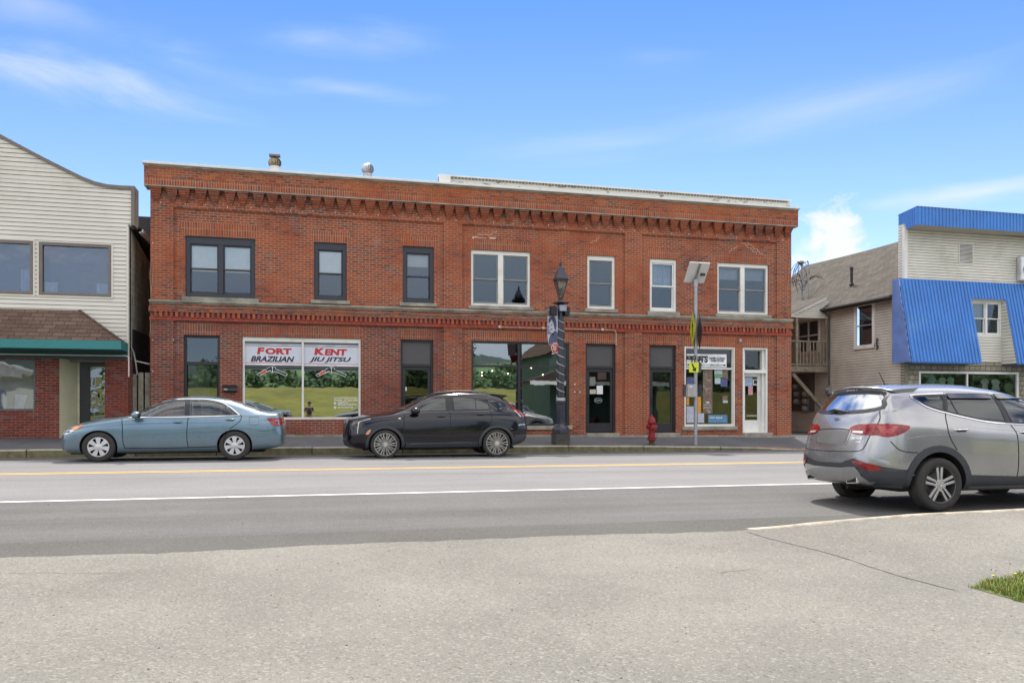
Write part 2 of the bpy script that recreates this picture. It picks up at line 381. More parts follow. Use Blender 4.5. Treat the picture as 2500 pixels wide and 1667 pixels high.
APRON = asphalt('apron_asphalt', (.203, .193, .170), .15, .42, patch=(.235, .208, .165), bd=.003)
WALK = asphalt('sidewalk_asphalt', (.125, .125, .132), .2, .35)
sheet([12.56, 14, 16.2, 18, 19.93], zr, ROAD, 'road', kind='structure')
sheet([9.35, 9.8, 10.6, 11.6, 12.56], lambda x, y: zr(x, y), ROADD, 'road_shoulder', kind='structure')
_x = [-60, -40, -20]+[-12+i*.16 for i in range(200)]+[22, 26, 30, 40, 60, 90]
def edge_y(x): return 8.42+.018*math.sin(x*7.1+2)+.014*math.sin(x*13.7)+.012*math.sin(x*23.3+.5)+.05*math.sin(x*.9)+.03*math.sin(x*2.3+1)-.05*max(0, min(1, (-x-5)/4))
def strip(y0f, y1f, zf, mat, name, n=2, xs=_x, **t):
    m = MB()
    for x in xs:
        for j in range(n+1):
            y = y0f(x)+(y1f(x)-y0f(x))*j/n; m.v.append((x, y, zf(x, y)))
    k = n+1
    for i in range(len(xs)-1):
        for j in range(n): m.f.append((i*k+j, (i+1)*k+j, (i+1)*k+j+1, i*k+j+1)); m.mi.append(0)
    return m.build(name, mat, smooth=True, **t)
strip(lambda x: edge_y(x), lambda x: 9.35, zr, ROADG, 'road_gutter', kind='structure')
sheet([19.93, 21, 22.05], zr, ROADP, 'parking_lane', kind='structure')
# the raised pavement right of the driveway lifts behind its kerb strip
def kh(x): return lerp_list([(4.8, 0), (5.5, .015), (6.3, .045), (7.4, .095), (9, .115), (60, .12)], x)
def zap(x, y):
    r = max(0, min(1, (y-5.0)/3.0)); return zr(x, min(y, 8.4))+kh(x)*r*r*(3-2*r)-.0
strip(lambda x: -14, lambda x: edge_y(x) if x < 4.9 else 8.36, zap, APRON, 'apron', n=56, kind='structure')
# far ground on both sides and behind the buildings
FIELD = simple('field_grass', (.22, .22, .04), .95, var=.35, scale=.5, dirt=(.30, .26, .06))
DIRT = simple('alley_ground', (.10, .095, .09), .95, var=.3, scale=1)
def zfield(x, y):
    t = max(0, min(1, (-14-y)/46)); return -.22+3.9*t*t*(3-2*t)+.25*math.sin(x*.05+1)*t
ys = [-13.98]+[-16-3*i for i in range(18)]+[-75, -90, -130, -200, -420]
sheet(ys[::-1], zfield, FIELD, 'field', xs=[-500, -300, -200]+[-140+8*i for i in range(36)]+[200, 300, 500], kind='structure')
m = MB(); m.quad((-900, 24, -.6), (900, 24, -.6), (900, 1500, -.6), (-900, 1500, -.6)); m.quad((-900, -1500, -1.2), (900, -1500, -1.2), (900, 24, -1.2), (-900, 24, -1.2))
m.build('ground', DIRT, kind='structure')
sheet([24.7, 27, 40, 60], lambda x, y: zbase(max(-20, min(30, x)))-.012*min(4, (y-24.7)), DIRT, 'alley_floor', xs=[-60, -20, -4.9, 0, 16, 19, 22, 26, 60, 90], kind='structure')
# markings
LINEW = simple('line_white', (.72, .72, .70), .7, var=.12, scale=5)
LINEY = simple('line_yellow', (.66, .43, .13), .7, var=.14, scale=5)
def line(y, w, mat, name, h=.004, xs=XS): return sheet([y-w/2, y+w/2], lambda x, q: zr(x, q)+h, mat, name, xs=xs, kind='structure')
line(12.5, .10, LINEW, 'edge_line'); line(16.12, .10, LINEY, 'centre_line'); line(16.34, .10, LINEY, 'centre_line'); line(19.97, .09, LINEW, 'parking_line')
m = MB(); m.v += [zroad(11.9, 21.2, .005), zroad(12.5, 21.25, .005), zroad(12.5, 21.4, .005), zroad(11.9, 21.33, .005)]; m.f.append((0, 1, 2, 3)); m.mi.append(0)
m.build('utility_marking', simple('paint_blue', (.10, .25, .55), .8, var=.5, scale=20), kind='structure')
# sidewalk and its granite kerb
strip(lambda x: 22.2, lambda x: 24.72 if -4.5 < x < 16.6 else 26.2, lambda x, y: zsw(x, min(y, 24.7)), WALK, 'sidewalk', n=5, kind='structure')
m = MB(); joints = []
x = -38.
while x < 38:
    L_ = random.uniform(1.6, 2.6); x1 = x+L_
    n = 5; base = len(m.v)
    for i in range(n+1):
        xx = x+.011+(L_-.022)*i/n; w = random.uniform(-.010, .010); t = zc(xx)+.004+random.uniform(-.004, .004)
        m.v += [(xx, 22.0+w, zr(xx, 21.98)-.06), (xx, 22.02+w, t-.03+w*.4), (xx, 22.045+w, t), (xx, 22.2, t+.001), (xx, 22.2, t-.3)]
    for i in range(n):
        for j in range(4): m.f.append((base+i*5+j, base+(i+1)*5+j, base+(i+1)*5+j+1, base+i*5+j+1)); m.mi.append(0 if j == 0 else 1)
    m.f.append(tuple(base+j for j in range(5))); m.mi.append(0); m.f.append(tuple(base+n*5+j for j in range(5))[::-1]); m.mi.append(0)
    x = x1
m.build('kerb', GRAN, smooth=30, kind='structure')
# near kerb strip on the right: a low rounded asphalt/concrete edge
KST = simple('kerb_strip', (.42, .385, .31), .9, var=.3, scale=5, bd=.006, dirt=(.30, .18, .08))
m = MB(); xs = [4.55+.25*i for i in range(120)]; base = 0
for x in xs:
    rp = min(1, max(0, (x-4.5)/1.6)); h = kh(x)+.012*rp-.02*(1-rp); z0 = zr(x, 8.5); w = .012*math.sin(x*5)+.01*math.sin(x*11)
    yc = 8.46+.02*math.sin(x*1.3)
    m.v += [(x, yc-.09+w, z0+h-.03-.01), (x, yc-.07+w, z0+h), (x, yc-.02, z0+h+.012*rp), (x, yc+.03, z0+h+.004*rp), (x, yc+.07, z0+h*.5), (x, yc+.10, z0-.03)]
for i in range(len(xs)-1):
    for j in range(5): m.f.append((i*6+j, (i+1)*6+j, (i+1)*6+j+1, i*6+j+1)); m.mi.append(0)
m.build('kerb_strip', KST, smooth=60, kind='structure')
# seam between the driveway and the pavement, and small cracks
CRK = simple('crack', (.075, .068, .058), .95)
m = MB()
def crack(pts, w, zf, lift=.003):
    b = len(m.v); n = len(pts)
    for i, (x, y) in enumerate(pts):
        ww = w*(.4+.8*random.random())*(.3 if i in (0, n-1) else 1)
        x2, y2 = pts[min(i+1, n-1)]; x1, y1 = pts[max(i-1, 0)]; dx, dy = x2-x1, y2-y1; l = math.hypot(dx, dy) or 1
        m.v.append((x-dy/l*ww, y+dx/l*ww, zf(x, y)+lift)); m.v.append((x+dy/l*ww, y-dx/l*ww, zf(x, y)+lift))
    for i in range(n-1): m.f.append((b+2*i, b+2*i+1, b+2*i+3, b+2*i+2)); m.mi.append(0)
pts = []; y = 8.25
while y > 5.15: pts.append((4.93+.035*math.sin(y*3)+random.uniform(-.006, .006), y)); y -= .07
crack(pts, .009, zap)
for k in range(9):
    x, y = random.uniform(-3, 5), random.uniform(3.2, 8.2); a = random.uniform(0, 6.28); p = []
    for i in range(random.randint(3, 6)): p.append((x, y)); a += random.uniform(-.6, .6); x += math.cos(a)*.02; y += math.sin(a)*.01
    crack(p, .004, zap)
for x0_, y0_, a0_, n_ in ((-2.6, 7.6, -.25, 18), (3.4, 6.2, .3, 9)):
    x, y, a, p = x0_, y0_, a0_, []
    for i in range(n_): p.append((x, y)); a += random.uniform(-.45, .45)-(a-a0_)*.3; x += math.cos(a)*.07; y += math.sin(a)*.05
    crack(p, .0035, zap)
m.build('pavement_crack', CRK, kind='structure')
# scattered dark specks and gravel
m = MB()
for k in range(420):
    if k < 330: x, y, zf = random.uniform(-5, 8), random.uniform(2.6, 8.3), zap
    else: x, y, zf = random.uniform(-7, 9), random.uniform(8.5, 12.4), zr
    r = random.uniform(.003, .009)*(1+.06*y); z = zf(x, y)
    m.add([(x-r, y, z), (x, y-r*.8, z), (x+r*.9, y, z), (x, y+r, z), (x, y, z+r*.6)], [(0, 1, 4), (1, 2, 4), (2, 3, 4), (3, 0, 4)], k % 2)
m.build('gravel', [simple('pebble_dark', (.06, .05, .045), .9), simple('pebble_brown', (.20, .15, .09), .9)], label='loose grit and dark pebbles scattered over the pavement', cat='gravel', kind='stuff')
# orange utility paint on the dropped kerb
OR = simple('paint_orange', (.62, .16, .06), .8, var=.5, scale=14)
m = MB(); xs = [13.6+.12*i for i in range(20)]
for i, x in enumerate(xs):
    w = .025+.03*abs(math.sin(i*1.7)); y = 22.3+.03*math.sin(i*.9); m.v += [(x, y-w, zsw(x, y-w)+.006), (x, y+w, zsw(x, y+w)+.006)]
for i in range(len(xs)-1): m.f.append((2*i, 2*i+2, 2*i+3, 2*i+1)); m.mi.append(0)
m.build('utility_paint', OR, kind='structure')
# narrow concrete footing along the brick front
m = MB()
for i in range(42):
    x0 = -4.43+i*.5; x1 = min(x0+.5, 16.47); zz = zbase(x0)
    if x0 >= 16.47: break
    m.box(x0, x1-.002*(i % 5 == 0), D-.12+.01*(i % 3), D-.001, zz-.2, zbase(x0)+.035+.006*(i % 4))
m.build('building_footing', CONC, kind='structure')
# grass tuft at the right edge
GR = simple('grass_blade', (.16, .24, .035), .8, var=.4, scale=18, obj=False, Subsurface_Weight=0.0)
GR2 = simple('grass_dry', (.32, .28, .09), .8, var=.3, scale=10)
def inpatch(x, y): return x > 5.13+.03*math.sin(y*9)+.02*math.sin(y*31) and 4.2 < y < 5.27+.3*(x-5.11)+.03*math.sin(x*13) and x < 9
m = MB(); cnt = 0
while cnt < 24000:
    x, y = random.uniform(5.05, 7.6), random.uniform(4.3, 6.1)
    if not inpatch(x, y): continue
    cnt += 1; e = min(1, (x-4.9)*2.0); h = random.uniform(.02, .06)*(.5+e*.6); a = random.uniform(0, 6.28); w = random.uniform(.0022, .0042); l = h*random.uniform(.2, .9)
    z = zap(x, y); dx, dy = math.cos(a), math.sin(a)
    m.add([(x-dy*w, y+dx*w, z), (x+dy*w, y-dx*w, z), (x+dx*l*.4+dy*w*.8, y+dy*l*.4-dx*w*.8, z+h*.6), (x+dx*l*.4-dy*w*.8, y+dy*l*.4+dx*w*.8, z+h*.6), (x+dx*l, y+dy*l, z+h)],
          [(0, 1, 2, 3), (3, 2, 4)], 1 if random.random() < .28 else 0)
for k in range(26):
    while True:
        x, y = random.uniform(5.12, 6.4), random.uniform(5.1, 5.6)
        if inpatch(x, y): break
    z = zap(x, y); h = random.uniform(.06, .15); m.tube([(x, y, z), (x+.01, y, z+h*.6), (x+.025, y, z+h)], [.0015, .0012, .001], 4, 1)
    m.sphere((x+.026, y, z+h), .005, 4, 1, (1, 1, 1.6))
m.build('grass', [GR, GR2], label='ragged green grass spreading over the pavement edge', cat='grass', kind='stuff')
m = MB()
for x, y in ((5.38, 5.28), (5.62, 5.3), (5.45, 5.05), (5.85, 5.42)):
    z = zap(x, y); m.tube([(x, y, z), (x, y, z+.075)], .0018, 5, 0); m.lathe([(.001, .07), (.011, .078), (.013, .083), (.001, .088)], (x, y, z), 10, 'z', 1)
m.build('dandelions', [GR, simple('dandelion_yellow', (.75, .58, .03), .7)], label='small yellow flowers standing in the grass', cat='flowers', kind='stuff')
# soil under the grass
m = MB(); m.prism([(5.11, 4.2), (8.9, 4.2), (8.9, 6.4), (5.9, 5.5), (5.3, 5.3), (5.13, 5.22)], -.165, -.30, ax='z')
m.v = [(a, b, zap(a, b)+.004 if c > -.2 else -.4) for a, b, c in m.v]; m.build('soil', simple('soil', (.10, .12, .03), .95, var=.4, scale=12), kind='structure')
# ------------------------------------------------------------------ wall and window builders
def wall_grid(mb, x0, x1, z0, z1, openings, y, reveal, matf, extra_x=(), extra_z=(), rm=None):
    """a wall facing -Y at y with rectangular openings [(x0,x1,z0,z1)] and reveal depth"""
    xs = sorted({x0, x1, *extra_x, *[o[0] for o in openings], *[o[1] for o in openings]})
    zs = sorted({z0, z1, *extra_z, *[o[2] for o in openings], *[o[3] for o in openings]})
    xs = [x for x in xs if x0 <= x <= x1]; zs = [z for z in zs if z0 <= z <= z1]
    for a, b in zip(xs, xs[1:]):
        for c, d in zip(zs, zs[1:]):
            if b-a < 1e-6 or d-c < 1e-6: continue
            mx_, mz_ = (a+b)/2, (c+d)/2
            if any(o[0] < mx_ < o[1] and o[2] < mz_ < o[3] for o in openings): continue
            mb.quad((a, y, c), (b, y, c), (b, y, d), (a, y, d), matf(mx_, mz_))
    for a, b, c, d in openings:
        r = matf(a, (c+d)/2) if rm is None else rm; Y = y+reveal
        mb.quad((a, y, c), (a, y, d), (a, Y, d), (a, Y, c), r); mb.quad((b, y, c), (b, Y, c), (b, Y, d), (b, y, d), r)
        mb.quad((a, y, d), (b, y, d), (b, Y, d), (a, Y, d), r); mb.quad((a, y, c), (a, Y, c), (b, Y, c), (b, y, c), r)
def ring(mb, x0, x1, z0, z1, w, y0, y1, m=0, wt=None, wb=None):
    wt = w if wt is None else wt; wb = w if wb is None else wb
    mb.box(x0, x0+w, y0, y1, z0, z1, m); mb.box(x1-w, x1, y0, y1, z0, z1, m)
    mb.box(x0+w, x1-w, y0, y1, z1-wt, z1, m); mb.box(x0+w, x1-w, y0, y1, z0, z0+wb, m)
def dh_window(root, x0, x1, z0, z1, y, fmat, smat, fw=.09, ncol=1, mull=.12, ftop=None, gmat=None, blinds=None, sill=None, arch=None, sw=.045, name='window', lbl=None, meet=.5, proud=.0):
    """double-hung window in the opening x0..x1,z0..z1; y = wall face"""
    y = y-proud; m = MB(); ftop = fw if ftop is None else ftop
    ring(m, x0, x1, z0, z1, fw, y+.05, y+.17, 0, wt=ftop)
    cw = (x1-x0-2*fw-(ncol-1)*mull)/ncol
    for i in range(1, ncol):
        a = x0+fw+i*cw+(i-1)*mull; m.box(a, a+mull, y+.045, y+.17, z0+fw, z1-ftop)
    w = m.build(name, fmat, root, bevel=.006)
    if lbl: w['label'] = lbl
    for i in range(ncol):
        a = x0+fw+i*(cw+mull); b = a+cw; zm = z0+fw+(z1-ftop-z0-fw)*meet
        s = MB(); ring(s, a, b, zm-.02, z1-ftop, sw, y+.085, y+.125); ring(s, a, b, z0+fw, zm+.02, sw, y+.128, y+.165, wb=sw*1.4)
        s.build('sash', smat, w, bevel=.004)
        for (c, d, yy) in ((zm, z1-ftop-sw, y+.105), (z0+fw+sw*1.2, zm, y+.147)):
            g = MB(); g.quad((a+sw*.6, yy, c), (b-sw*.6, yy, c), (b-sw*.6, yy, d), (a+sw*.6, yy, d)); g.build('pane', gmat or GLASS, w)
        bl = (blinds or [None]*ncol)[i]
        if bl:
            kind, frac = bl; q = MB(); zb = z1-ftop-(z1-ftop-z0-fw)*frac
            if kind == 'slat':
                z = z1-ftop-.02
                while z > zb: q.quad((a+.02, y+.125, z), (b-.02, y+.125, z), (b-.02, y+.14, z-.046), (a+.02, y+.14, z-.046)); z -= .05
                q.box(a+.02, b-.02, y+.17, y+.19, zb-.03, zb); q.build('blind', BLIND, w)
            elif kind == 'shade':
                q.box(a+.01, b-.01, y+.20, y+.205, zb, z1-ftop); q.build('blind', MT.get('shade') or simple('shade', (.45, .48, .48), .8, var=.08), w)
            elif kind == 'curtain':
                n = 40; bs = len(q.v)
                for k in range(n+1):
                    xx = a+(b-a)*k/n; yy = y+.23+.02*math.sin(k*1.5)+.01*math.sin(k*.7)
                    q.v += [(xx, yy, zb), (xx, yy, z1-ftop)]
                for k in range(n): q.f.append((bs+2*k, bs+2*k+2, bs+2*k+3, bs+2*k+1)); q.mi.append(0)
                q.build('curtain', CURTAIN, w, smooth=60)
    if sill: 
        q = MB(); q.box(x0-sill[0], x1+sill[0], y-.06, y+.16, z0-sill[1], z0); q.build('sill', sill[2], w, bevel=.012)
    if arch:
        q = MB(); h, spl, mt_ = arch; q.prism([(x0-.02, z1), (x1+.02, z1), (x1+spl, z1+h), (x0-spl, z1+h)], y-.004, y+.05); q.build('lintel', mt_, w)
    return w
def decal(mb, pts, org, s, y, m=0, th=.0):
    """polygon given in survey pixels of a close-up (origin, scale) on the plane y, as a thin sticker"""
    P = [U(org[0]+a/s, org[1]+b/s, y) for a, b in pts]
    a = sum(P[i][0]*P[(i+1) % len(P)][1]-P[(i+1) % len(P)][0]*P[i][1] for i in range(len(P)))
    if a < 0: P = P[::-1]
    n = len(P); mb.add([(p[0], y, p[1]) for p in P], [tuple(range(n))], m)

# ------------------------------------------------------------------ the brick building
YP = D+.06
BX0, BX1 = UX(367), UX(1932)
bb = thing('brick_building', 'long two-storey red brick building with corbelled cornice and ground-floor shops', 'building', (6, D, .3))
def rect(xl, yl, xr, yr, yb, Y=YP, xb=None):
    a, t1 = U(xl, yl, Y); b, t2 = U(xr, yr, Y); return (a, b, U(xb or xl, yb, Y)[1], (t1+t2)/2)
W1 = rect(452.6, 574.5, 623.6, 583.8, 724); W2 = rect(766.7, 591, 846.5, 593.7, 732.5); W3 = rect(983.2, 600.7, 1059.4, 603.2, 738.7)
W4 = rect(1150, 609.3, 1295, 615.5, 745.5); W5 = rect(1433.8, 623.4, 1502, 625.3, 753.5); W6 = rect(1586.4, 631, 1652.3, 633.6, 760); W7 = rect(1751.5, 641, 1876.5, 646, 765.4)
L1 = rect(448.8, 817, 536.5, 819.5, 1064.5); S1 = rect(592, 821.7, 880.8, 827.5, 1024); L2 = rect(978, 828.5, 1057.8, 830, 1062)
S2 = rect(1151, 831.3, 1390, 837, 1039.5, xb=1245); D3 = rect(1430, 838.3, 1503.6, 840, 1057); D4 = rect(1585.6, 841.6, 1651, 843, 1056.5)
S3 = rect(1670.8, 846.4, 1793.4, 848.3, 1041); D5 = rect(1813.3, 848, 1875, 849.5, 1056.5)
OPEN = [W1, W2, W3, W4, W5, W6, W7, L1, S1, L2, S2, D3, D4, S3, D5]
PIERS = [(BX0, UX(423.5)), (UX(1083.4), UX(1128.5)), (UX(1525.4), UX(1567)), (UX(1896.8), BX1)]
ZT, ZL, ZP2, ZP1 = 8.22, 4.32, 7.05, 3.73
SPL = UX(1081)
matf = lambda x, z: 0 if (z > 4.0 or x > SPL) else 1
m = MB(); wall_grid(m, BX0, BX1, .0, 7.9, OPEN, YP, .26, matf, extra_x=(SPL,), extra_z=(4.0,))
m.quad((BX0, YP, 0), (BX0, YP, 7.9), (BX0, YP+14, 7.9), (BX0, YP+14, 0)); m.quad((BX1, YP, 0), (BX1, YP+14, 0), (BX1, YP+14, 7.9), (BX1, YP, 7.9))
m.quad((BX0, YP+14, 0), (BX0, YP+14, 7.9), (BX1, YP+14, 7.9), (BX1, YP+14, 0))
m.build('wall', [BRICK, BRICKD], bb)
m = MB(); m.quad((BX0, D+.1, 7.86), (BX1, D+.1, 7.86), (BX1, D+14, 7.86), (BX0, D+14, 7.86)); m.build('roof', ROOFGREY, bb)
for a, b in PIERS:
    m = MB(); mm = 1 if b < SPL else 0
    m.box(a, b, D, D+.08, 0, 4.0, mm); m.box(a, b, D, D+.08, 4.0, ZP2, 0); m.build('pier', [BRICK, BRICKD], bb)
m = MB(); m.box(BX0, BX1, D+.001, D+.08, ZP2, 8.1, 0); m.box(BX0, BX1, D+.004, D+.07, ZP2-.035, ZP2-.0, 0); m.build('frieze', BRICK, bb)
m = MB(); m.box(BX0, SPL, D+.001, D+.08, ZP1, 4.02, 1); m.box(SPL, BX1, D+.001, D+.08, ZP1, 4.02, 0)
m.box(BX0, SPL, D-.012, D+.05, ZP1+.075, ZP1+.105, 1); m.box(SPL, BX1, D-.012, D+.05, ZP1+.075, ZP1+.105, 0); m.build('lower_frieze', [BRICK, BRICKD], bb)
# belt course
m = MB(); m.box(BX0-.03, BX1+.03, D-.10, D+.03, ZL-.055, ZL); m.box(BX0-.015, BX1+.015, D-.055, D+.03, ZL-.10, ZL-.056); m.build('belt_ledge', STONE, bb, bevel=.008)
m = MB()
for (za, zb, p) in ((ZL-.17, ZL-.101, .035), (ZL-.24, ZL-.171, .055), (3.99, ZL-.241, .07)):
    m.box(BX0-p*.6, BX1+p*.6, D-p, D+.03, za, zb, 0)
m.build('belt_moulding', brick_mat('brick_band', ((.25, .075, .045), (.14, .06, .045), (.36, .10, .04)), (.38, .25, .18), 'h', .9), bb)
m = MB(); n = 146; st = (BX1-BX0-.2)/n
for i in range(n):
    a = BX0+.1+i*st; m.box(a+.008, a+st*.60, D-.062, D+.03, 3.838, 3.985, i % 3)
m.box(BX0-.02, BX1+.02, D-.03, D+.03, ZP1+.02, 3.836, 0)
m.build('dentil_course', [simple('dentil_red', (.33, .065, .04), .85, var=.3, scale=6), simple('dentil_orange', (.38, .095, .042), .85, var=.3, scale=6), simple('dentil_dark', (.26, .06, .042), .85, var=.35, scale=6)], bb)
# corbel table
n = 52; st = (BX1-BX0+.10)/n
C0 = MB()
steps = [(7.165, .115, .035), (7.235, .175, .07), (7.30, .215, .105), (7.365, .255, .135), (7.43, .290, .165), (7.49, .320, .19)]
for k, (z, w, p) in enumerate(steps):
    zt = steps[k+1][0] if k < 5 else 7.545
    C0.box(-w/2, w/2, -p, .03, z, zt-.0, 0)
CB = brick_mat('brick_corbel', ((.27, .070, .040), (.17, .058, .042), (.40, .105, .04)), (.34, .19, .13), 'h', .35)
first = None
for i in range(n):
    x = BX0-.05+st*(i+.5)
    if first is None:
        first = C0.build('corbel', CB, bb, local=True, bevel=.004)
        o = first
    else:
        o = first.copy(); COL.objects.link(o); o.parent = bb
    o.location = Vector((x, D, 0))-OFF[bb]; o.rotation_euler = (0, random.uniform(-.006, .006), 0)
m = MB(); O = .21; X0, X1 = BX0-.13, BX1+.13
m.box(X0, X1, D-O-.012, D+.3, 7.546, 7.578, 1); m.build('cornice_ledge', [BRICK, STONE], bb)
m = MB(); m.box(X0, X1, D-O, D+.3, 7.579, 7.80, 0); m.build('soldier_course', BRICKV, bb)
m = MB(); m.box(X0, X1, D-O-.004, D+.3, 7.801, 8.105, 0); m.build('parapet', brick_mat('brick_parapet', ((.31, .088, .045), (.17, .062, .042), (.42, .12, .04)), (.42, .26, .17), 'h', .6), bb)
for yy, sx in ((BX0, -1), (BX1, 1)):
    pass
m = MB(); m.box(X0-.01, X1+.01, D-O-.03, D+.33, 8.106, 8.155, 1); m.box(X0-.04, X1+.04, D-O-.09, D+.36, 8.156, 8.225, 0)
m.build('coping', [simple('coping_metal', (.70, .69, .66), .55, .2, var=.08), STONE], bb, bevel=.008)
xl, xr = UX(1071, D-.05), UX(1928, D-.05)
m = MB(); m.box(xl, xr, D-.05, D+.10, 8.226, 8.46, 0); m.box(xl-.01, xr+.03, D-.12, D+.12, 8.461, 8.505, 1); m.box(xl, xl+.36, D-.14, D+.09, 8.226, 8.46, 1)
n = int((xr-xl-.4)/.11)
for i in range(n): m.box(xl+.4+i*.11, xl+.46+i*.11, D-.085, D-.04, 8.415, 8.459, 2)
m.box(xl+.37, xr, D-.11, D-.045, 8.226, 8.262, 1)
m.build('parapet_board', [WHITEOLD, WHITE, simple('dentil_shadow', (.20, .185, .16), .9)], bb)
# wall anchors under the corbels
def anchor(x, z, y=D): 
    m = MB(); m.lathe([(.0, -.010), (.013, -.009), (.016, 0), (.016, .01)], (x, y, z), 8, 'y'); return m.build('wall_anchor', WHITE, bb)
for i in range(34): anchor(BX0+.3+i*.613+random.uniform(-.1, .1), 7.125+random.uniform(-.02, .02))
for px, py in ((373, 593), (373, 830), (373, 906), (423, 829), (1106, 852), (1107, 861)): anchor(*U(px, py))
for px, py in ((1404, 938), (1404, 957), (1416, 957)):
    m = MB(); x, z = U(px, py); m.sphere((x, D+.03, z), .026, 6); m.build('wall_anchor', emis('wall_spot', (1, .93, .8), .9) if False else WHITE, bb)
# roof ventilators
RUST = simple('weathered_tin', (.34, .29, .20), .6, .5, var=.4, scale=9, dirt=(.16, .09, .04)); GALV = simple('galvanised', (.50, .51, .53), .45, .7, var=.2, scale=5)
def turbine(px, yt, yb, hood, mat, Y=26.2):
    x, zt = U(px, yt, Y); _, zb = U(px, yb, Y); zb -= .35; r = .205
    m = MB(); m.lathe([(.14, zb), (.14, zt-.40), (.15, zt-.395), (.15, zt-.35), (.13, zt-.34)], (x, Y, 0), 20); v = m.build('roof_ventilator', WHITE if hood else GALV, bb, smooth=True)
    m = MB(); zc_ = zt-.19-(0.04 if hood else 0)
    for k in range(18):
        a = 2*math.pi*k/18; pr = []
        for t in range(7):
            f = -1+2*t/6; rr = r*math.sqrt(max(.08, 1-f*f*.75)); z = zc_+f*.16
            pr.append(((x+rr*math.cos(a), Y+rr*math.sin(a), z), (x+rr*.86*math.cos(a+.30), Y+rr*.86*math.sin(a+.30), z)))
        for t in range(6): m.quad(pr[t][0], pr[t][1], pr[t+1][1], pr[t+1][0])
    m.lathe([(.001, zc_+.175), (.09, zc_+.17), (.115, zc_+.15)], (x, Y, 0), 16); m.lathe([(.13, zc_-.165), (.12, zc_-.15), (.001, zc_-.14)], (x, Y, 0), 16)
    m.build('turbine_head', mat, v, smooth=30)
    if hood:
        m = MB(); m.box(x-.17, x+.17, Y-.17, Y+.17, zt-.012, zt+.0); m.box(x-.17, x+.17, Y-.17, Y-.16, zt-.06, zt-.012); m.build('hood', simple('rusty_hood', (.20, .15, .11), .8), v)
turbine(670.8, 380.4, 424, True, RUST); turbine(897.4, 399, 440, False, GALV)

# upper windows
AU = (.34, .16, BRICKV); NS = (.10, .105, STONE)
dh_window(bb, *W1, YP, NAVY, NAVY, fw=.115, ncol=2, mull=.13, ftop=.22, blinds=[('slat', .52), ('slat', .52)], sill=(.10, .16, STONE), arch=(.40, .20, BRICKV), lbl='double window in dark navy frame with lowered blinds')
dh_window(bb, *W2, YP, NAVY, NAVY, fw=.115, ftop=.22, blinds=[('slat', .50)], sill=NS, arch=AU, lbl='navy framed window with blind halfway down')
dh_window(bb, *W3, YP, NAVY, NAVY, fw=.115, ftop=.20, blinds=[('shade', .28)], sill=NS, arch=AU, lbl='navy framed window with raised shade')
dh_window(bb, *W4, YP, WHITE, GREYSASH, fw=.075, ncol=2, mull=.17, ftop=.13, blinds=[None, None], sill=(.09, .11, CONC), arch=AU, gmat=GLASSW)
dh_window(bb, *W5, YP, WHITE, GREYSASH, fw=.085, ftop=.15, sill=(.09, .11, CONC), arch=AU, gmat=GLASSW)
dh_window(bb, *W6, YP, WHITE, WHITE, fw=.085, ftop=.13, blinds=[('curtain', .52)], sill=(.09, .13, CONC), arch=AU, gmat=GLASSW)
dh_window(bb, *W7, YP, WHITE, GREYSASH, fw=.075, ncol=2, mull=.16, ftop=.13, blinds=[('shade', .27), ('shade', .27)], sill=(.09, .12, CONC), arch=AU, gmat=GLASSW)
# cracks repaired with mortar over two of the upper windows
MORT = simple('mortar_patch', (.62, .50, .38), .95, var=.2, scale=9)
def stair(px, py, dx, dy, n, w=.010):
    x, z = U(px, py, YP); m = MB()
    for i in range(n):
        a = .072*(1+(i % 2)); m.box(x, x+dx*a, YP-.003, YP+.01, z-w/2, z+w/2); x += dx*a; m.box(x-w/2, x+w/2, YP-.003, YP+.01, z, z+dy*.0715); z += dy*.0715
    m.build('mortar_repair', MORT, bb)
stair(1753, 632, 1, 1, 7); stair(1790, 587, 1, 0, 2); stair(1806, 588, 1, -1, 6, .013); stair(1822, 592, 1, -1, 6, .013); stair(1866, 622, 1, -1, 2)
stair(1165, 572, 1, 0, 4); stair(1196, 572, 1, 1, 2); stair(1441, 593, 1, 1, 3); stair(1370, 566, 1, 0, 3)
for px, py, w, h in ((1153, 577, .05, .16), (1158, 577, .12, .05), (1195, 579, .20, .05), (1193, 585, .14, .10), (1152, 602, .05, .07), (1163, 580, .3, .015)):
    x, z = U(px, py, YP); m = MB(); m.box(x, x+w, YP-.003, YP+.01, z-h, z); m.build('paint_remnant', MORT, bb)

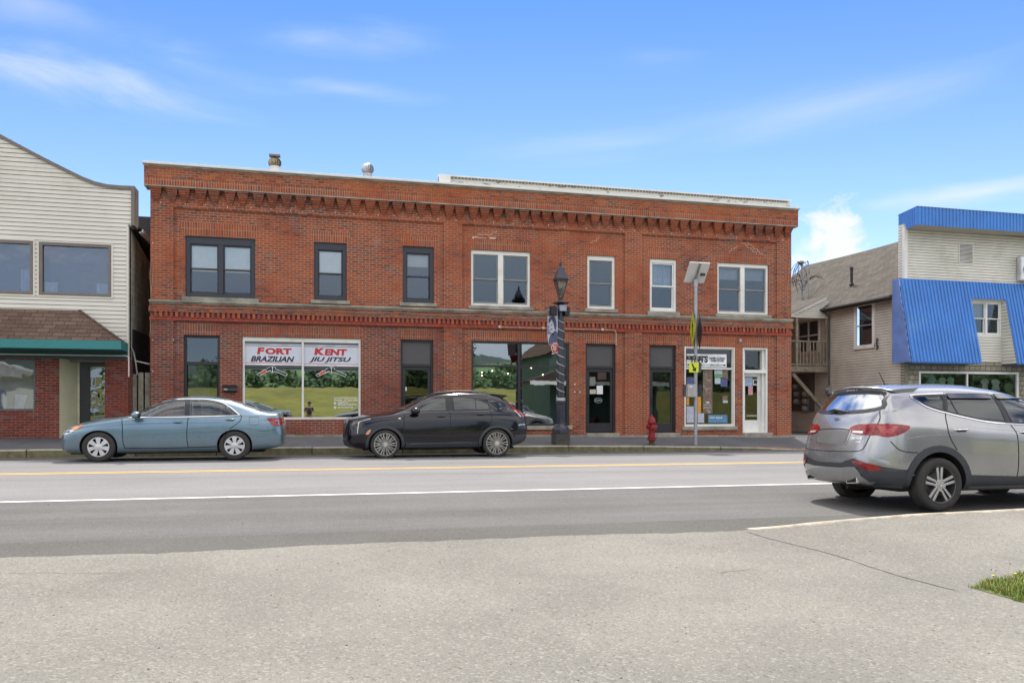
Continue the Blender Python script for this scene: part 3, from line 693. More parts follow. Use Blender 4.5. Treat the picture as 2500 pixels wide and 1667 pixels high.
# ---- ground floor
AL = (.38, .17, BRICKDV); AR = (.36, .14, BRICKV)
def lintel(r, h, spl, mat, par):
    q = MB(); q.prism([(r[0]-.02, r[3]), (r[1]+.02, r[3]), (r[1]+spl, r[3]+h), (r[0]-spl, r[3]+h)], YP-.004, YP+.05); return q.build('lintel', mat, par)
def gq(par, x0, x1, z0, z1, y, mat, name='pane'):
    g = MB(); g.quad((x0, y, z0), (x1, y, z0), (x1, y, z1), (x0, y, z1)); return g.build(name, mat, par)
PANEL = simple('transom_panel', (.085, .083, .088), .55, var=.1)
def door_unit(r, ztr, solid, fmat=BLKTRIM, lbl=None, gm=GLASSD, zfloor=None, leaf=True, lm=None):
    x0, x1, z0, z1 = r; z0 = z0 if zfloor is None else zfloor; y = YP+.08
    m = MB(); ring(m, x0, x1, z0, z1, .07, y, y+.12, wb=.02); m.box(x0+.07, x1-.07, y, y+.12, ztr-.045, ztr+.045)
    w = m.build('door', fmat, bb, bevel=.005)
    if lbl: w['label'] = lbl
    if solid: q = MB(); q.box(x0+.07, x1-.07, y+.04, y+.06, ztr+.045, z1-.07); q.build('transom_panel', PANEL, w)
    else: gq(w, x0+.07, x1-.07, ztr+.045, z1-.07, y+.05, GLASS, 'transom_pane')
    if leaf:
        q = MB(); ring(q, x0+.075, x1-.075, z0+.025, ztr-.05, .085, y+.03, y+.075, wb=.30, wt=.10); q.build('door_leaf', fmat, w, bevel=.006)
        gq(w, x0+.16, x1-.16, z0+.32, ztr-.15, y+.055, gm)
        q = MB(); zc_ = z0+1.05; xx = x0+.12; q.tube([(xx, y+.03, zc_-.14), (xx, y-.03, zc_-.14), (xx, y-.03, zc_+.14), (xx, y+.03, zc_+.14)], .012, 8); q.build('handle', BLKTRIM, w, smooth=True)
    else: gq(w, x0+.09, x1-.09, z0+.03, ztr-.05, y+.06, gm)
    return w
zt = lambda px, py: U(px, py, YP)[1]
w = door_unit(L1, zt(449, 886), False, leaf=False, gm=glass_mat('frosted_panel', .2, (.55, .62, .56), .02), lbl='tall dark framed window left of the white shop window'); lintel(L1, .38, .04, BRICKDV, w)
q = MB(); q.box(L1[0]+.09, L1[1]-.30, YP+.20, YP+.21, L1[2], zt(449, 886)-.05); q.build('screen', simple('pale_screen', (.22, .26, .22), .7, var=.05), w)
w = door_unit(L2, zt(978, 891), True, lbl='black door with grey transom panel behind the dark car'); lintel(L2, .36, .10, BRICKDV, w)
q = MB(); x, z = U(989, 949, YP); q.box(x-.005, x+.065, YP+.125, YP+.13, z-.06, z+.06); q.build('notice', WHITE, w)
w = door_unit(D3, zt(1430, 896), True, lbl='black glazed door with papers taped inside'); lintel(D3, .34, .08, BRICKV, w)
q = MB(); PAP = simple('paper', (.78, .78, .76), .8, var=.04)
for a, b, c, d_, k in ((1310, 885, 1365, 962, 0), (1248, 920, 1303, 960, 1), (1246, 808, 1298, 888, 2), (1318, 765, 1396, 832, 3)):
    decal(q, [(a, b), (c, b), (c, d_), (a, d_)], (1100, 700), 3.672, YP+.120, k)
q.build('notice', [PAP, simple('card', (.50, .47, .36), .8), simple('card_dim', (.20, .22, .19), .8), simple('card_dark', (.07, .045, .035), .8)], w)
q = MB(); c0 = U(1100+1337/3.672, 700+1017/3.672, YP); 
for k in range(24):
    a = 2*math.pi*k/24; b = 2*math.pi*(k+1)/24; f = lambda t, s: (c0[0]+s*.135*math.cos(t)*(1+.05*math.cos(8*t)), YP+.132, c0[1]+s*.085*math.sin(t)*(1+.05*math.cos(8*t)))
    q.quad(f(a, .9), f(b, .9), f(b, 1), f(a, 1))
add_text(q, 'CAFE', c0[0]-.085, YP+.132, c0[1]-.02, .17, .045, bold=.02); q.build('door_lettering', simple('pale_vinyl', (.55, .60, .58), .6), w)
w = door_unit(D4, zt(1586, 897), True, lbl='black glazed door right of the fire hydrant'); lintel(D4, .34, .08, BRICKV, w)
# shop window with the white aluminium frame
def shop_window(r, fmat, mxs, zts, fw, gm, lbl, sillm=None, arch=None, dep=.07, wt=None):
    x0, x1, z0, z1 = r; y = YP+.03; m = MB(); ring(m, x0, x1, z0, z1, fw, y, y+.12, wt=wt)
    wt_ = fw if wt is None else wt
    for mxx in mxs: m.box(mxx-.03, mxx+.03, y-.003, y+.10, z0+fw, z1-wt_)
    xs = [x0+fw]+[a for mxx in mxs for a in (mxx-.03, mxx+.03)]+[x1-fw]; zz = [z0+fw]+[a for t in zts for a in (t-.03, t+.03)]+[z1-wt_]
    for t in zts:
        for i in range(0, len(xs), 2): m.box(xs[i], xs[i+1], y, y+.10, t-.03, t+.03)
    w = m.build('shop_window', fmat, bb, bevel=.004); w['label'] = lbl
    for i in range(0, len(xs), 2):
        for j in range(0, len(zz), 2): gq(w, xs[i], xs[i+1], zz[j], zz[j+1], y+dep, gm)
    if sillm: q = MB(); q.box(x0-.09, x1+.09, YP-.07, YP+.14, z0-.125, z0-.001); q.build('sill', sillm, w, bevel=.01)
    if arch: lintel(r, arch[0], arch[1], arch[2], w)
    return w
DW = simple('white_aluminium', (.72, .71, .66), .5, .0, var=.07, dirt=(.58, .56, .50))
w1 = shop_window(S1, DW, [UX(739.3, YP)], [], .062, GLASSG, 'white framed shop window lettered for martial arts classes', arch=(.38, .02, BRICKDV), wt=.13)
yd = YP+.094; o_, s_ = (580, 810), 7.13
RED = simple('vinyl_red', (.50, .022, .018), .5, var=.05); INK = simple('vinyl_black', (.018, .02, .028), .45, var=.05); VW = simple('vinyl_white', (.62, .64, .72), .5, var=.03); VG = simple('vinyl_grey', (.22, .24, .28), .5, var=.05)
VP = simple('vinyl_pale', (.80, .82, .82), .5); VB = simple('vinyl_band', (.02, .03, .028), .4)
for side, (xa, xb, dy) in enumerate(((125, 1115, 0), (1155, 2110, 20))):
    q = MB()
    for (ya, yb_, mi) in ((155, 213, 1), (213, 229, 3), (229, 240, 2), (240, 536, 0), (536, 547, 4), (547, 574, 3), (574, 650, 2)):
        decal(q, [(xa, ya+dy*.9), (xb, ya+dy*.9+13), (xb, yb_+dy*.9+13), (xa, yb_+dy*.9)], o_, s_, yd, mi)
    for yy in (598, 640): decal(q, [(xa, yy+dy*.9), (xb, yy+dy*.9+13), (xb, yy+dy*.9+19), (xa, yy+dy*.9+6)], o_, s_, yd-.003, 1)
    q.build('sign_band', [VW, VG, VB, VP, RED], w1)
def word(par, txt, a, b, c, d_, mat, name='lettering', **k):
    x0, z0 = U(o_[0]+a/s_, o_[1]+d_/s_, yd); x1, z1 = U(o_[0]+c/s_, o_[1]+b/s_, yd); q = MB(); add_text(q, txt, x0, yd-.006, z0, x1-x0, z1-z0, **k); return q.build(name, mat, par)
word(w1, 'F', 338, 272, 470, 388, RED, bold=.05, shear=.12); word(w1, 'ORT', 482, 288, 940, 390, RED, bold=.05)
word(w1, 'BRAZILIAN', 228, 430, 990, 516, INK, bold=.035, shear=.3)
word(w1, 'K', 1335, 283, 1512, 402, RED, bold=.06, shear=.1); word(w1, 'ENT', 1516, 303, 1908, 408, RED, bold=.05, shear=.1)
word(w1, 'JIU JITSU', 1246, 445, 1978, 536, INK, bold=.03, shear=.3)
word(w1, 'FORT KENT BRAZILIAN JIU JITSU', 1680, 1140, 2085, 1165, VP, bold=.03); word(w1, 'PHONE: 207-316-2584', 1672, 1172, 2085, 1203, VP, bold=.03, shear=.2)
word(w1, 'FORTKENT', 1745, 1215, 1935, 1243, VP, bold=.03, shear=.2); word(w1, 'BRAZILIANJIUJITSU', 1745, 1252, 2085, 1284, VP, bold=.03, shear=.2); word(w1, '@FORTKENTBJJ', 1740, 1300, 2010, 1332, VP, bold=.02, shear=.2)
for cy, ch in ((1240, 'f'), (1315, 'o')):
    q = MB(); c0 = U(o_[0]+1697/s_, o_[1]+cy/s_, yd); q.lathe([(.0, 0), (.038, 0)], (c0[0], yd-.004, c0[1]), 20, 'y'); q.build('round_icon', VP, w1)
    q = MB(); add_text(q, ch, c0[0]-.011, yd-.007, c0[1]-.02, .022, .04, bold=.03); q.build('icon_letter', VB, w1)
def belt(dx, dy):
    q = MB(); P = lambda pts, y, m_: decal(q, [(a+dx, b+dy) for a, b in pts], o_, s_, y, m_)
    for k, (pts) in enumerate(([(334, 738), (480, 648), (516, 698), (372, 772)], [(478, 655), (560, 606), (600, 640), (520, 704)], [(650, 640), (872, 730), (848, 775), (640, 684)], [(540, 625), (585, 600), (640, 600), (672, 640), (660, 690), (610, 706), (560, 685)])):
        P(pts, yd-.003, 0)
    P([(345, 740), (382, 719), (407, 748), (372, 765)], yd-.005, 1); P([(386, 714), (480, 658), (503, 694), (412, 744)], yd-.005, 2); P([(492, 656), (552, 618), (585, 645), (516, 692)], yd-.005, 1)
    P([(660, 652), (862, 733), (846, 764), (655, 682)], yd-.005, 1); P([(550, 628), (590, 607), (605, 640), (600, 696), (568, 682), (575, 655)], yd-.005, 1); P([(616, 608), (640, 610), (662, 642), (652, 684), (614, 697)], yd-.005, 1)
    q.build('belt_emblem', [VP, VB, simple('vinyl_bright_red', (.62, .06, .035), .5)], w1)
belt(0, 0); belt(1025, 12)
# cafe window
w2 = shop_window(S2, BLKTRIM, [UX(1269.4, YP)], [zt(1151, 892.5)], .065, glass_mat('cafe_glass', .34, (.42, .52, .48), wav=.0006), 'wide dark framed window behind the street lamp', CONC, (.36, .10, BRICKV))
for px, py in ((1176.5, 909), (1176.5, 916.7), (1202, 905), (1296.8, 898), (1325.3, 914.5), (1240, 912)):
    Y = YP+1.3+random.uniform(0, .6); x, z = U(px, py, Y); q = MB(); q.sphere((x, Y, z), .022, 6); b_ = q.build('lamp_bulb', emis('bulb_glow', (1, .72, .38), 9), w2, smooth=True)
    q = MB(); q.tube([(x, Y, z+.04), (x, Y, 4.0)], .006, 5); q.build('lamp_cord', BLKTRIM, w2)
# hobby shop window
w3 = shop_window(S3, DW, [], [zt(1671, 898.6)], .075, GLASSD, 'white framed shop window plastered with posters beside the post', STONE, (.34, .06, BRICKV))
m = MB(); ring(m, S3[0]-.0, S3[1]+.0, S3[2], S3[3], .045, YP-.015, YP+.035); m.build('window_casing', DW, w3)
o_, s_ = (1665, 840), 7.126; yd = YP+.097
q = MB()
def pq(a, b, c, d_, mi, y=None): decal(q, [(a, b), (c, b+ (c-a)*.012), (c, d_+(c-a)*.012), (a, d_)], o_, s_, y or yd, mi)
PM = [VP, INK, simple('poster_blue', (.10, .25, .42), .5, var=.3, scale=20), simple('poster_green', (.16, .33, .15), .5, var=.4, scale=20), simple('poster_pale', (.45, .55, .60), .5, var=.25, scale=25),
      simple('poster_indigo', (.08, .10, .25), .5, var=.4, scale=20), simple('poster_orange', (.72, .30, .02), .5), simple('poster_grey', (.48, .50, .58), .5, var=.15, scale=8), simple('poster_brown', (.20, .14, .10), .6, var=.6, scale=14, dirt=(.42, .36, .30))]
pq(80, 170, 775, 392, 0); pq(95, 345, 760, 372, 1, yd-.003)
pq(565, 445, 700, 518, 4); pq(565, 520, 700, 580, 3); pq(570, 588, 670, 690, 4); pq(672, 600, 790, 740, 5); pq(700, 445, 798, 596, 8)
pq(455, 1225, 790, 1365, 2); pq(80, 575, 212, 695, 5); pq(80, 1080, 212, 1365, 7); pq(275, 1200, 385, 1365, 7); pq(272, 915, 330, 1195, 6); pq(80, 930, 125, 1060, 6); pq(285, 700, 350, 900, 1)
pq(366, 440, 530, 1200, 8); pq(705, 895, 790, 975, 8); pq(712, 978, 795, 1020, 4)
q.build('poster', PM, w3)
def word3(txt, a, b, c, d_, mat, **k):
    x0, z0 = U(o_[0]+a/s_, o_[1]+d_/s_, yd); x1, z1 = U(o_[0]+c/s_, o_[1]+b/s_, yd); qq = MB(); add_text(qq, txt, x0, yd-.006, z0, x1-x0, z1-z0, **k); qq.build('lettering', mat, w3)
word3('HOBBY & VIDEO', 482, 232, 752, 266, INK, bold=.03); word3('GAME STORE', 500, 274, 730, 306, INK, bold=.03); word3('TNTS', 130, 205, 450, 318, INK, bold=.05)
word3('Miniatures • Video Games', 345, 348, 716, 372, VP, bold=.02)
word3('DISC GOLF', 475, 1262, 700, 1295, VP, bold=.02); word3('OPEN', 412, 1000, 478, 1032, VP, bold=.03); word3('GAMES & CARDS', 370, 1050, 515, 1068, VP); word3('COMICS', 370, 1095, 510, 1112, VP, bold=.02)
# white door at the right end
x0, x1, z0, z1 = D5; y = YP+.02; ztr = zt(1813, 906)
m = MB(); ring(m, x0, x1, z0, z1, .06, y, y+.10, wb=.02); m.box(x0+.06, x1-.06, y-.006, y+.12, ztr-.06, ztr+.05); ring(m, x0+.06, x1-.06, z0+.02, z1-.06, .10, y+.10, y+.34, wb=.01, wt=.03)
w5 = m.build('door', WHITE, bb, bevel=.005); w5['label'] = 'white glazed door at the right end of the brick front'; lintel(D5, .34, .08, BRICKV, w5)
q = MB(); q.box(x0+.16, x0+.19, y+.21, y+.25, ztr+.05, z1-.1); q.build('transom_stop', WHITE, w5); gq(w5, x0+.07, x1-.16, ztr+.05, z1-.09, y+.24, GLASSD, 'transom_pane')
q = MB(); ring(q, x0+.08, x1-.14, z0+.02, ztr-.06, .115, y+.24, y+.29, wb=.42, wt=.12); q.build('door_leaf', WHITE, w5, bevel=.005); gq(w5, x0+.19, x1-.25, z0+.43, ztr-.17, y+.27, GLASSD)
q = MB(); o_, s_ = (1500, 600), 2.975
for a, b, c, d_, k in ((948, 955, 1003, 1018, 0), (1006, 970, 1043, 1012, 1), (972, 1018, 1005, 1082, 2), (1012, 975, 1036, 1004, 3)): decal(q, [(a, b), (c, b), (c, d_), (a, d_)], o_, s_, y+.262-(.002 if k == 3 else 0), k)
q.build('notice', [simple('poster_sky', (.35, .45, .62), .6, var=.5, scale=30), PAP, simple('poster_pink', (.62, .30, .32), .6, var=.2, scale=20), INK], w5)
q = MB(); 
for a, b, c, d_ in ((960, 1228, 1038, 1238),): 
    xa, za = U(o_[0]+a/s_, o_[1]+d_/s_, y+.26); xb, zb_ = U(o_[0]+c/s_, o_[1]+b/s_, y+.26); add_text(q, 'PLEASE RING BELL', xa, y+.262, za, xb-xa, zb_-za, bold=.02)
q.build('door_lettering', VP, w5)
for r in (D3, D4, D5):
    m = MB(); m.box(r[0]-.05, r[1]+.05, D-.16, YP+.2, zbase(r[0])-.1, r[2]-.001); m.build('threshold', CONC, bb, bevel=.01)
# rooms behind the panes
m = MB(); zf = .42
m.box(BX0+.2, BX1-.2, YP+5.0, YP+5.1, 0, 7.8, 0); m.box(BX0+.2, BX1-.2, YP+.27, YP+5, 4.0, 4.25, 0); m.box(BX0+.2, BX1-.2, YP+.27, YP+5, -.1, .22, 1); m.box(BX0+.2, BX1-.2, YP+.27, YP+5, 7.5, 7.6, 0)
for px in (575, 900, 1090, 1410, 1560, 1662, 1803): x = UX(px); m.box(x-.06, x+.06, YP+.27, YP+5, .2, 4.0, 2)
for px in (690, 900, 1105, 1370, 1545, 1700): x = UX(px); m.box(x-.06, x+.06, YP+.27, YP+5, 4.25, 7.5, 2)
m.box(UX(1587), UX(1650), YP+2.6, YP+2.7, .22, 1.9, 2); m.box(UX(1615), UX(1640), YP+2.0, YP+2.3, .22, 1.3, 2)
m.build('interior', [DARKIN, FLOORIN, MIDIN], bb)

# ---- things fixed to the front
POST = simple('mailbox_black', (.02, .02, .023), .4); 
t = thing('mailbox', 'small black mailbox with white numerals on the brick between two windows', 'mailbox', (*[U(555, 955)[0]], D+.06, U(555, 955)[1]))
xa, za = U(544, 956.5); xb, zb = U(577, 942.5)
m = MB(); m.prism([(D+.06, za), (D+.06, zb+.02), (D-.04, zb-.03), (D-.06, za+.03), (D-.04, za)], xa, xb, ax='x'); m.build('box', POST, t, bevel=.008)
m = MB(); m.prism([(D+.06, zb+.035), (D+.06, zb+.02), (D-.06, zb-.045), (D-.065, zb-.03)], xa-.01, xb+.01, ax='x'); m.build('lid', POST, t)
m = MB(); add_text(m, '276', xa+.03, D-.068, za+.05, .10, .05, bold=.03); m.build('numerals', WHITE, t)
CONDM = simple('conduit', (.50, .45, .36), .5, .3, var=.15)
x0, z0 = U(1214, 796.5); x2, z2 = U(1503.5, 843)
t = thing('conduit_lights', 'thin painted conduit with three lamp holders running above the wide dark window', 'conduit', (x0, D, z0))
yc = D-.02; zz = U(1350, 801.5)[1]; xb = U(1503.5, 800)[0]
m = MB(); m.tube([(x0, yc, zz), (xb-.10, yc, zz), (xb-.03, yc, zz-.03), (xb, yc, zz-.10), (xb, yc, z2)], .014, 8); m.build('pipe', CONDM, t, smooth=True)
for px in (1220, 1326, 1470):
    x = UX(px); m = MB(); m.lathe([(.0, -.03), (.05, -.03), (.055, .0), (.055, .03)], (x, D-.02, zz), 14, 'y'); m.tube([(x, D-.04, zz-.01), (x-.02, D-.09, zz-.02), (x-.04, D-.14, zz-.01)], [.02, .03, .034], 8); m.build('lamp_holder', CONDM, t, smooth=True)
x, z = U(1805.5, 831.5)
m = MB(); m.box(x-.04, x+.04, D-.09, D+.001, z-.06, z+.06); m.box(x-.05, x+.0, D-.10, D-.091, z-.045, z+.05, 1); tag(m.build('wall_light', [simple('fixture_grey', (.35, .35, .36), .5), simple('lens_grey', (.5, .5, .5), .3)], bevel=.006), 'small grey wall light above the white door', 'wall light')
CAB = simple('cable_tan', (.42, .27, .15), .7, var=.2, scale=10); CABG = simple('cable_grey', (.30, .27, .23), .7, var=.2, scale=8)
def pxp(px, py, y): x, z = U(px, py, y); return (x, y, z)
def cable(pts, r, mat, lbl, name='cable'): m = MB(); m.tube(pts, r, 6); return tag(m.build(name, mat, smooth=True), lbl, 'cable')
cy = D-.02
cable([pxp(a, b, cy) for a, b in ((369, 720), (368, 700), (366, 672), (367, 655), (371, 645), (374, 650), (374, 668), (371, 695), (369, 715), (368, 740), (367, 760), (369, 768), (375, 773), (384, 770), (391, 762), (395, 752), (399, 745), (403, 742))], .009, CAB, 'tan cable looped down the left brick corner')
cable([pxp(368, 770, cy), pxp(367, 800, cy), pxp(366, 822, cy)], .008, CAB, 'short tan cable hanging below the belt course at the left corner')
pts = []
for i in range(60):
    px = 403+i*(1900-403)/59; base = 742+(px-373)*.0316; pts.append(pxp(px, base+2.5+2.6*abs(math.sin(i*.42))*1.3, D-.082))
cable(pts, .008, CABG, 'thin grey cable sagging along the stone belt course')
cable([pxp(a, b, D-.02) for a, b in ((1930, 590), (1928, 640), (1923, 700), (1921, 750), (1922, 765), (1926, 775), (1930, 780))], .008, CAB, 'tan cable running down the right brick corner')
# ------------------------------------------------------------------ siding
def clap_front(mb, poly, y, course, openings=(), lap=.016, m=0, z_start=None):
    """overlapping horizontal boards on a wall facing -Y; poly = outline (x,z)"""
    zs = [p[1] for p in poly]; z = z_start if z_start is not None else min(zs); z1 = max(zs); n = len(poly)
    def cross(zq):
        r = []
        for i in range(n):
            (xa, za), (xb, zb) = poly[i], poly[(i+1) % n]
            if (za <= zq < zb) or (zb <= zq < za): r.append(xa+(xb-xa)*(zq-za)/(zb-za))
        return sorted(r)
    while z < z1-1e-4:
        zt_ = min(z+course, z1); cuts = {z, zt_}
        for q in [v for o in openings for v in (o[2], o[3])]+zs:
            if z+.004 < q < zt_-.004: cuts.add(q)
        cuts = sorted(cuts)
        for a, b in zip(cuts, cuts[1:]):
            lo, hi = cross(a+1e-4), cross(b-1e-4)
            if len(lo) != len(hi): lo = hi = cross((a+b)/2)
            if len(lo) < 2 or len(hi) < 2 or len(lo) != len(hi): continue
            for k in range(0, len(lo), 2):
                segs = [(lo[k], lo[k+1], hi[k], hi[k+1])]
                for o in openings:
                    if o[2] < (a+b)/2 < o[3]:
                        ns = []
                        for s in segs:
                            if o[1] <= min(s[0], s[2]) or o[0] >= max(s[1], s[3]): ns.append(s); continue
                            if o[0] > min(s[0], s[2]): ns.append((s[0], o[0], s[2], o[0]))
                            if o[1] < max(s[1], s[3]): ns.append((o[1], s[1], o[1], s[3]))
                        segs = ns
                ya = y-lap*(1-(a-z)/course); yb = y-lap*(1-(b-z)/course)
                for s in segs:
                    gp = .013 if (a == z and b-a > .02) else 0
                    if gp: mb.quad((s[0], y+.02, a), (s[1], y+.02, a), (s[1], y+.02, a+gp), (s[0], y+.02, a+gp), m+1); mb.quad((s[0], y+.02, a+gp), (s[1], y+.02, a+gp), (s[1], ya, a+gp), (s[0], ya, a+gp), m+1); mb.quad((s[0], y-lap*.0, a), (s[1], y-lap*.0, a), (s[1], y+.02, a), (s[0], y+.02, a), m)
                    mb.quad((s[0], ya, a+gp), (s[1], ya, a+gp), (s[3], yb, b), (s[2], yb, b), m)
        z += course
def clap_side(mb, x, y0, y1, z0, z1, course, sgn, openings=(), lap=.016, m=0):
    """boards on a wall X = const facing sgn*X; openings (y0,y1,z0,z1)"""
    z = z0
    while z < z1-1e-4:
        zt_ = min(z+course, z1); cuts = sorted({z, zt_, *[q for o in openings for q in (o[2], o[3]) if z < q < zt_]})
        for a, b in zip(cuts, cuts[1:]):
            segs = [(y0, y1)]
            for o in openings:
                if o[2] < (a+b)/2 < o[3]:
                    ns = []
                    for s in segs:
                        if o[1] <= s[0] or o[0] >= s[1]: ns.append(s); continue
                        if o[0] > s[0]: ns.append((s[0], o[0]))
                        if o[1] < s[1]: ns.append((o[1], s[1]))
                    segs = ns
            xa = x+sgn*lap*(1-(a-z)/course); xb = x+sgn*lap*(1-(b-z)/course)
            for s in segs:
                gp = .013 if a == z else 0; xi = x-sgn*.02
                if gp: mb.quad((xi, s[0], a), (xi, s[1], a), (xi, s[1], a+gp), (xi, s[0], a+gp), m+1); mb.quad((xi, s[0], a+gp), (xi, s[1], a+gp), (xa, s[1], a+gp), (xa, s[0], a+gp), m+1)
                mb.quad((xa, s[0], a+gp), (xa, s[1], a+gp), (xb, s[1], b), (xb, s[0], b), m)
        z += course
def corrug(mb, P00, P10, P01, P11, pitch, depth, nrm, m=0):
    """ribbed sheet: bottom edge P00->P10, top edge P01->P11, ribs run bottom to top"""
    P00, P10, P01, P11, nrm = map(Vector, (P00, P10, P01, P11, nrm)); L_ = max((P10-P00).length, (P11-P01).length); n = max(2, round(L_/pitch)); base = len(mb.v); k = 0
    prof = [(0, 0), (.34, 0), (.40, 1), (.90, 1), (.96, 0)]
    ts = [((i+a)/n, h) for i in range(n) for a, h in prof]+[(1, 0)]
    for t, h in ts:
        mb.v.append(tuple(P00.lerp(P10, t)+nrm*depth*h)); mb.v.append(tuple(P01.lerp(P11, t)+nrm*depth*h))
    for i in range(len(ts)-1): mb.f.append((base+2*i, base+2*i+2, base+2*i+3, base+2*i+1)); mb.mi.append(m)
VINYL = simple('vinyl_siding', (.68, .65, .575), .6, var=.07, scale=.8, dirt=(.50, .47, .39))
VINYLR = simple('vinyl_siding_blue_shop', (.69, .67, .59), .6, var=.10, scale=1.2, dirt=(.46, .43, .35))
CLAP = simple('grey_clapboard', (.61, .59, .51), .85, var=.14, scale=1.6, dirt=(.50, .48, .41))
SIDING_SHADOW = simple('siding_shadow_line', (.20, .18, .15), .9)  # dark strip under each board paints in its shadow line
TRIMB = simple('brown_trim', (.17, .145, .125), .55, var=.1)
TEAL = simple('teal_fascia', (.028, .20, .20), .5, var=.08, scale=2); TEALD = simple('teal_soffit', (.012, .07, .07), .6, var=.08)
_b = NB('shingle_brown'); _g = _b.n('ShaderNodeNewGeometry').outputs['Position']; _s = _b.n('ShaderNodeSeparateXYZ'); _b.l(_g, _s.inputs[0])
def shingle(name, c1, c2, c3, rowz, w=.30, side=False):
    b = NB(name); g = b.n('ShaderNodeNewGeometry').outputs['Position']; s = b.n('ShaderNodeSeparateXYZ'); b.l(g, s.inputs[0]); c = b.n('ShaderNodeCombineXYZ')
    b.l(s.outputs[1 if side else 0], c.inputs[0]); b.l(s.outputs[2], c.inputs[1]); t = b.n('ShaderNodeTexBrick'); b.l(c.outputs[0], t.inputs['Vector']); t.inputs['Scale'].default_value = 1
    t.inputs['Brick Width'].default_value = w; t.inputs['Row Height'].default_value = rowz; t.inputs['Mortar Size'].default_value = .007; t.inputs['Mortar Smooth'].default_value = .4
    t.inputs['Color1'].default_value = (*c1, 1); t.inputs['Color2'].default_value = (*c2, 1); t.inputs['Mortar'].default_value = (*c3, 1); t.squash = 1; t.offset = .37
    k = b.mix(b.ramp(b.noise(g, 1.2, 6, .65), .4, .75, 0, .6), t.outputs['Color'], tuple(x*.6 for x in c1)); k = b.mix(1.0, k, _comb(b, b.ramp(b.noise(g, 40, 2), .3, .7, .75, 1.2)), 'MULTIPLY')
    b.bsdf(k, .93, 0, b.math('SUBTRACT', b.noise(g, 30, 2), t.outputs['Fac']), .012, spec=.15); return b.m
SHB = shingle('shingle_brown_', (.175, .115, .085), (.115, .078, .062), (.045, .032, .026), .115)
SHG = shingle('shingle_grey', (.145, .128, .105), (.10, .088, .074), (.045, .040, .033), .12, .33, True)

# ------------------------------------------------------------------ left shop
YL = 24.3
ls = thing('siding_shop', 'cream vinyl-sided shop with curved gable front and brown skirt roof', 'building', (-9, YL, .4))
u = lambda px, py, Y=YL: U(px, py, Y)
cx = UX(313, YL); fx = UX(327.5, YL)
curve = [(-160, 215), (-60, 290), (0, 328), (54, 357), (109, 386), (163, 413), (204, 433), (232, 444), (262, 451), (294, 454), (321, 455)]
CP = [u(a, b) for a, b in curve]; zstep = u(313, 549)[1]; xL = -16.0
CP = [(xL, CP[0][1]+1.0)]+CP; top = CP[:-1]+[(UX(321, YL), CP[-1][1])]
zroofa = u(0, 756)[1]
poly = [(xL, zroofa-.6), (cx, zroofa-.6), (cx, zstep), (UX(321, YL), zstep)]+top[::-1]
WA = (UX(-80, YL), UX(82, YL), u(82, 720)[1], u(82, 589)[1]); WB_ = (UX(95.5, YL), UX(272.5, YL), u(95, 720.5)[1], u(95, 590.5)[1])
zlow = u(200, 851)[1]
poly = [(xL, zlow-.1), (cx, zlow-.1)]+poly[2:]
m = MB(); clap_front(m, poly, YL, .117, [WA, WB_], .014, z_start=zlow-.1); m.build('wall', [VINYL, SIDING_SHADOW], ls)
# body behind the boards
m = MB(); m.prism([(p[0], p[1]) for p in [(xL, 2.5), (cx-.02, 2.5), (cx-.02, zstep)]+[(UX(319, YL), zstep)]+[(a, b-.03) for a, b in top[::-1]]], YL+.3, YL+.45)
m.box(cx-.08, cx-.04, YL+.03, YL+.3, 2.8, zstep, 0)
m.build('false_front_back', TRIMB, ls)
m = MB(); th = .095
for (a, b), (c, d_) in zip(top, top[1:]): m.add([(a, YL-.05, b-th), (c, YL-.05, d_-th), (c, YL-.05, d_), (a, YL-.05, b), (a, YL+.5, b-th), (c, YL+.5, d_-th), (c, YL+.5, d_), (a, YL+.5, b)], [(0, 1, 2, 3), (3, 2, 6, 7), (0, 4, 5, 1), (4, 7, 6, 5)])
tx, tz = top[-1]; m.box(tx-.0, tx+.09, YL-.05, YL+.5, zstep-.02, tz); m.box(cx-.01, tx-.001, YL-.01, YL+.4, zstep-.05, zstep-.01)
m.build('gable_trim', TRIMB, ls)
m = MB(); m.box(cx-.035, cx+.012, YL-.03, YL+.1, zlow-.3, zstep-.05); m.build('corner_post', VINYL, ls)
# block side wall
BLOCK = None
_b = NB('concrete_block'); _g = _b.n('ShaderNodeNewGeometry').outputs['Position']; _s = _b.n('ShaderNodeSeparateXYZ'); _b.l(_g, _s.inputs[0]); _c = _b.n('ShaderNodeCombineXYZ'); _b.l(_s.outputs[1], _c.inputs[0]); _b.l(_s.outputs[2], _c.inputs[1])
_t = _b.n('ShaderNodeTexBrick'); _b.l(_c.outputs[0], _t.inputs['Vector']); _t.inputs['Scale'].default_value = 1; _t.inputs['Brick Width'].default_value = .42; _t.inputs['Row Height'].default_value = .21; _t.inputs['Mortar Size'].default_value = .012
_t.inputs['Color1'].default_value = (.56, .54, .45, 1); _t.inputs['Color2'].default_value = (.46, .44, .37, 1); _t.inputs['Mortar'].default_value = (.42, .40, .33, 1)
_k = _b.mix(_b.ramp(_b.noise(_b.pos(1, 1, .5), 1.5, 7, .7), .45, .7), _t.outputs['Color'], (.24, .23, .17)); _b.bsdf(_k, .95, 0, _t.outputs['Fac'], .004, spec=.1); BLOCK = _b.m
m = MB(); wall_x = cx-.02; m.quad((wall_x, YL+.3, 0), (wall_x, 29, 0), (wall_x, 29, 5.6), (wall_x, YL+.3, zstep)); m.quad((xL, 29, 0), (xL, 29, 7), (wall_x, 29, 5.6), (wall_x, 29, 0)); m.build('side_wall', BLOCK, ls)
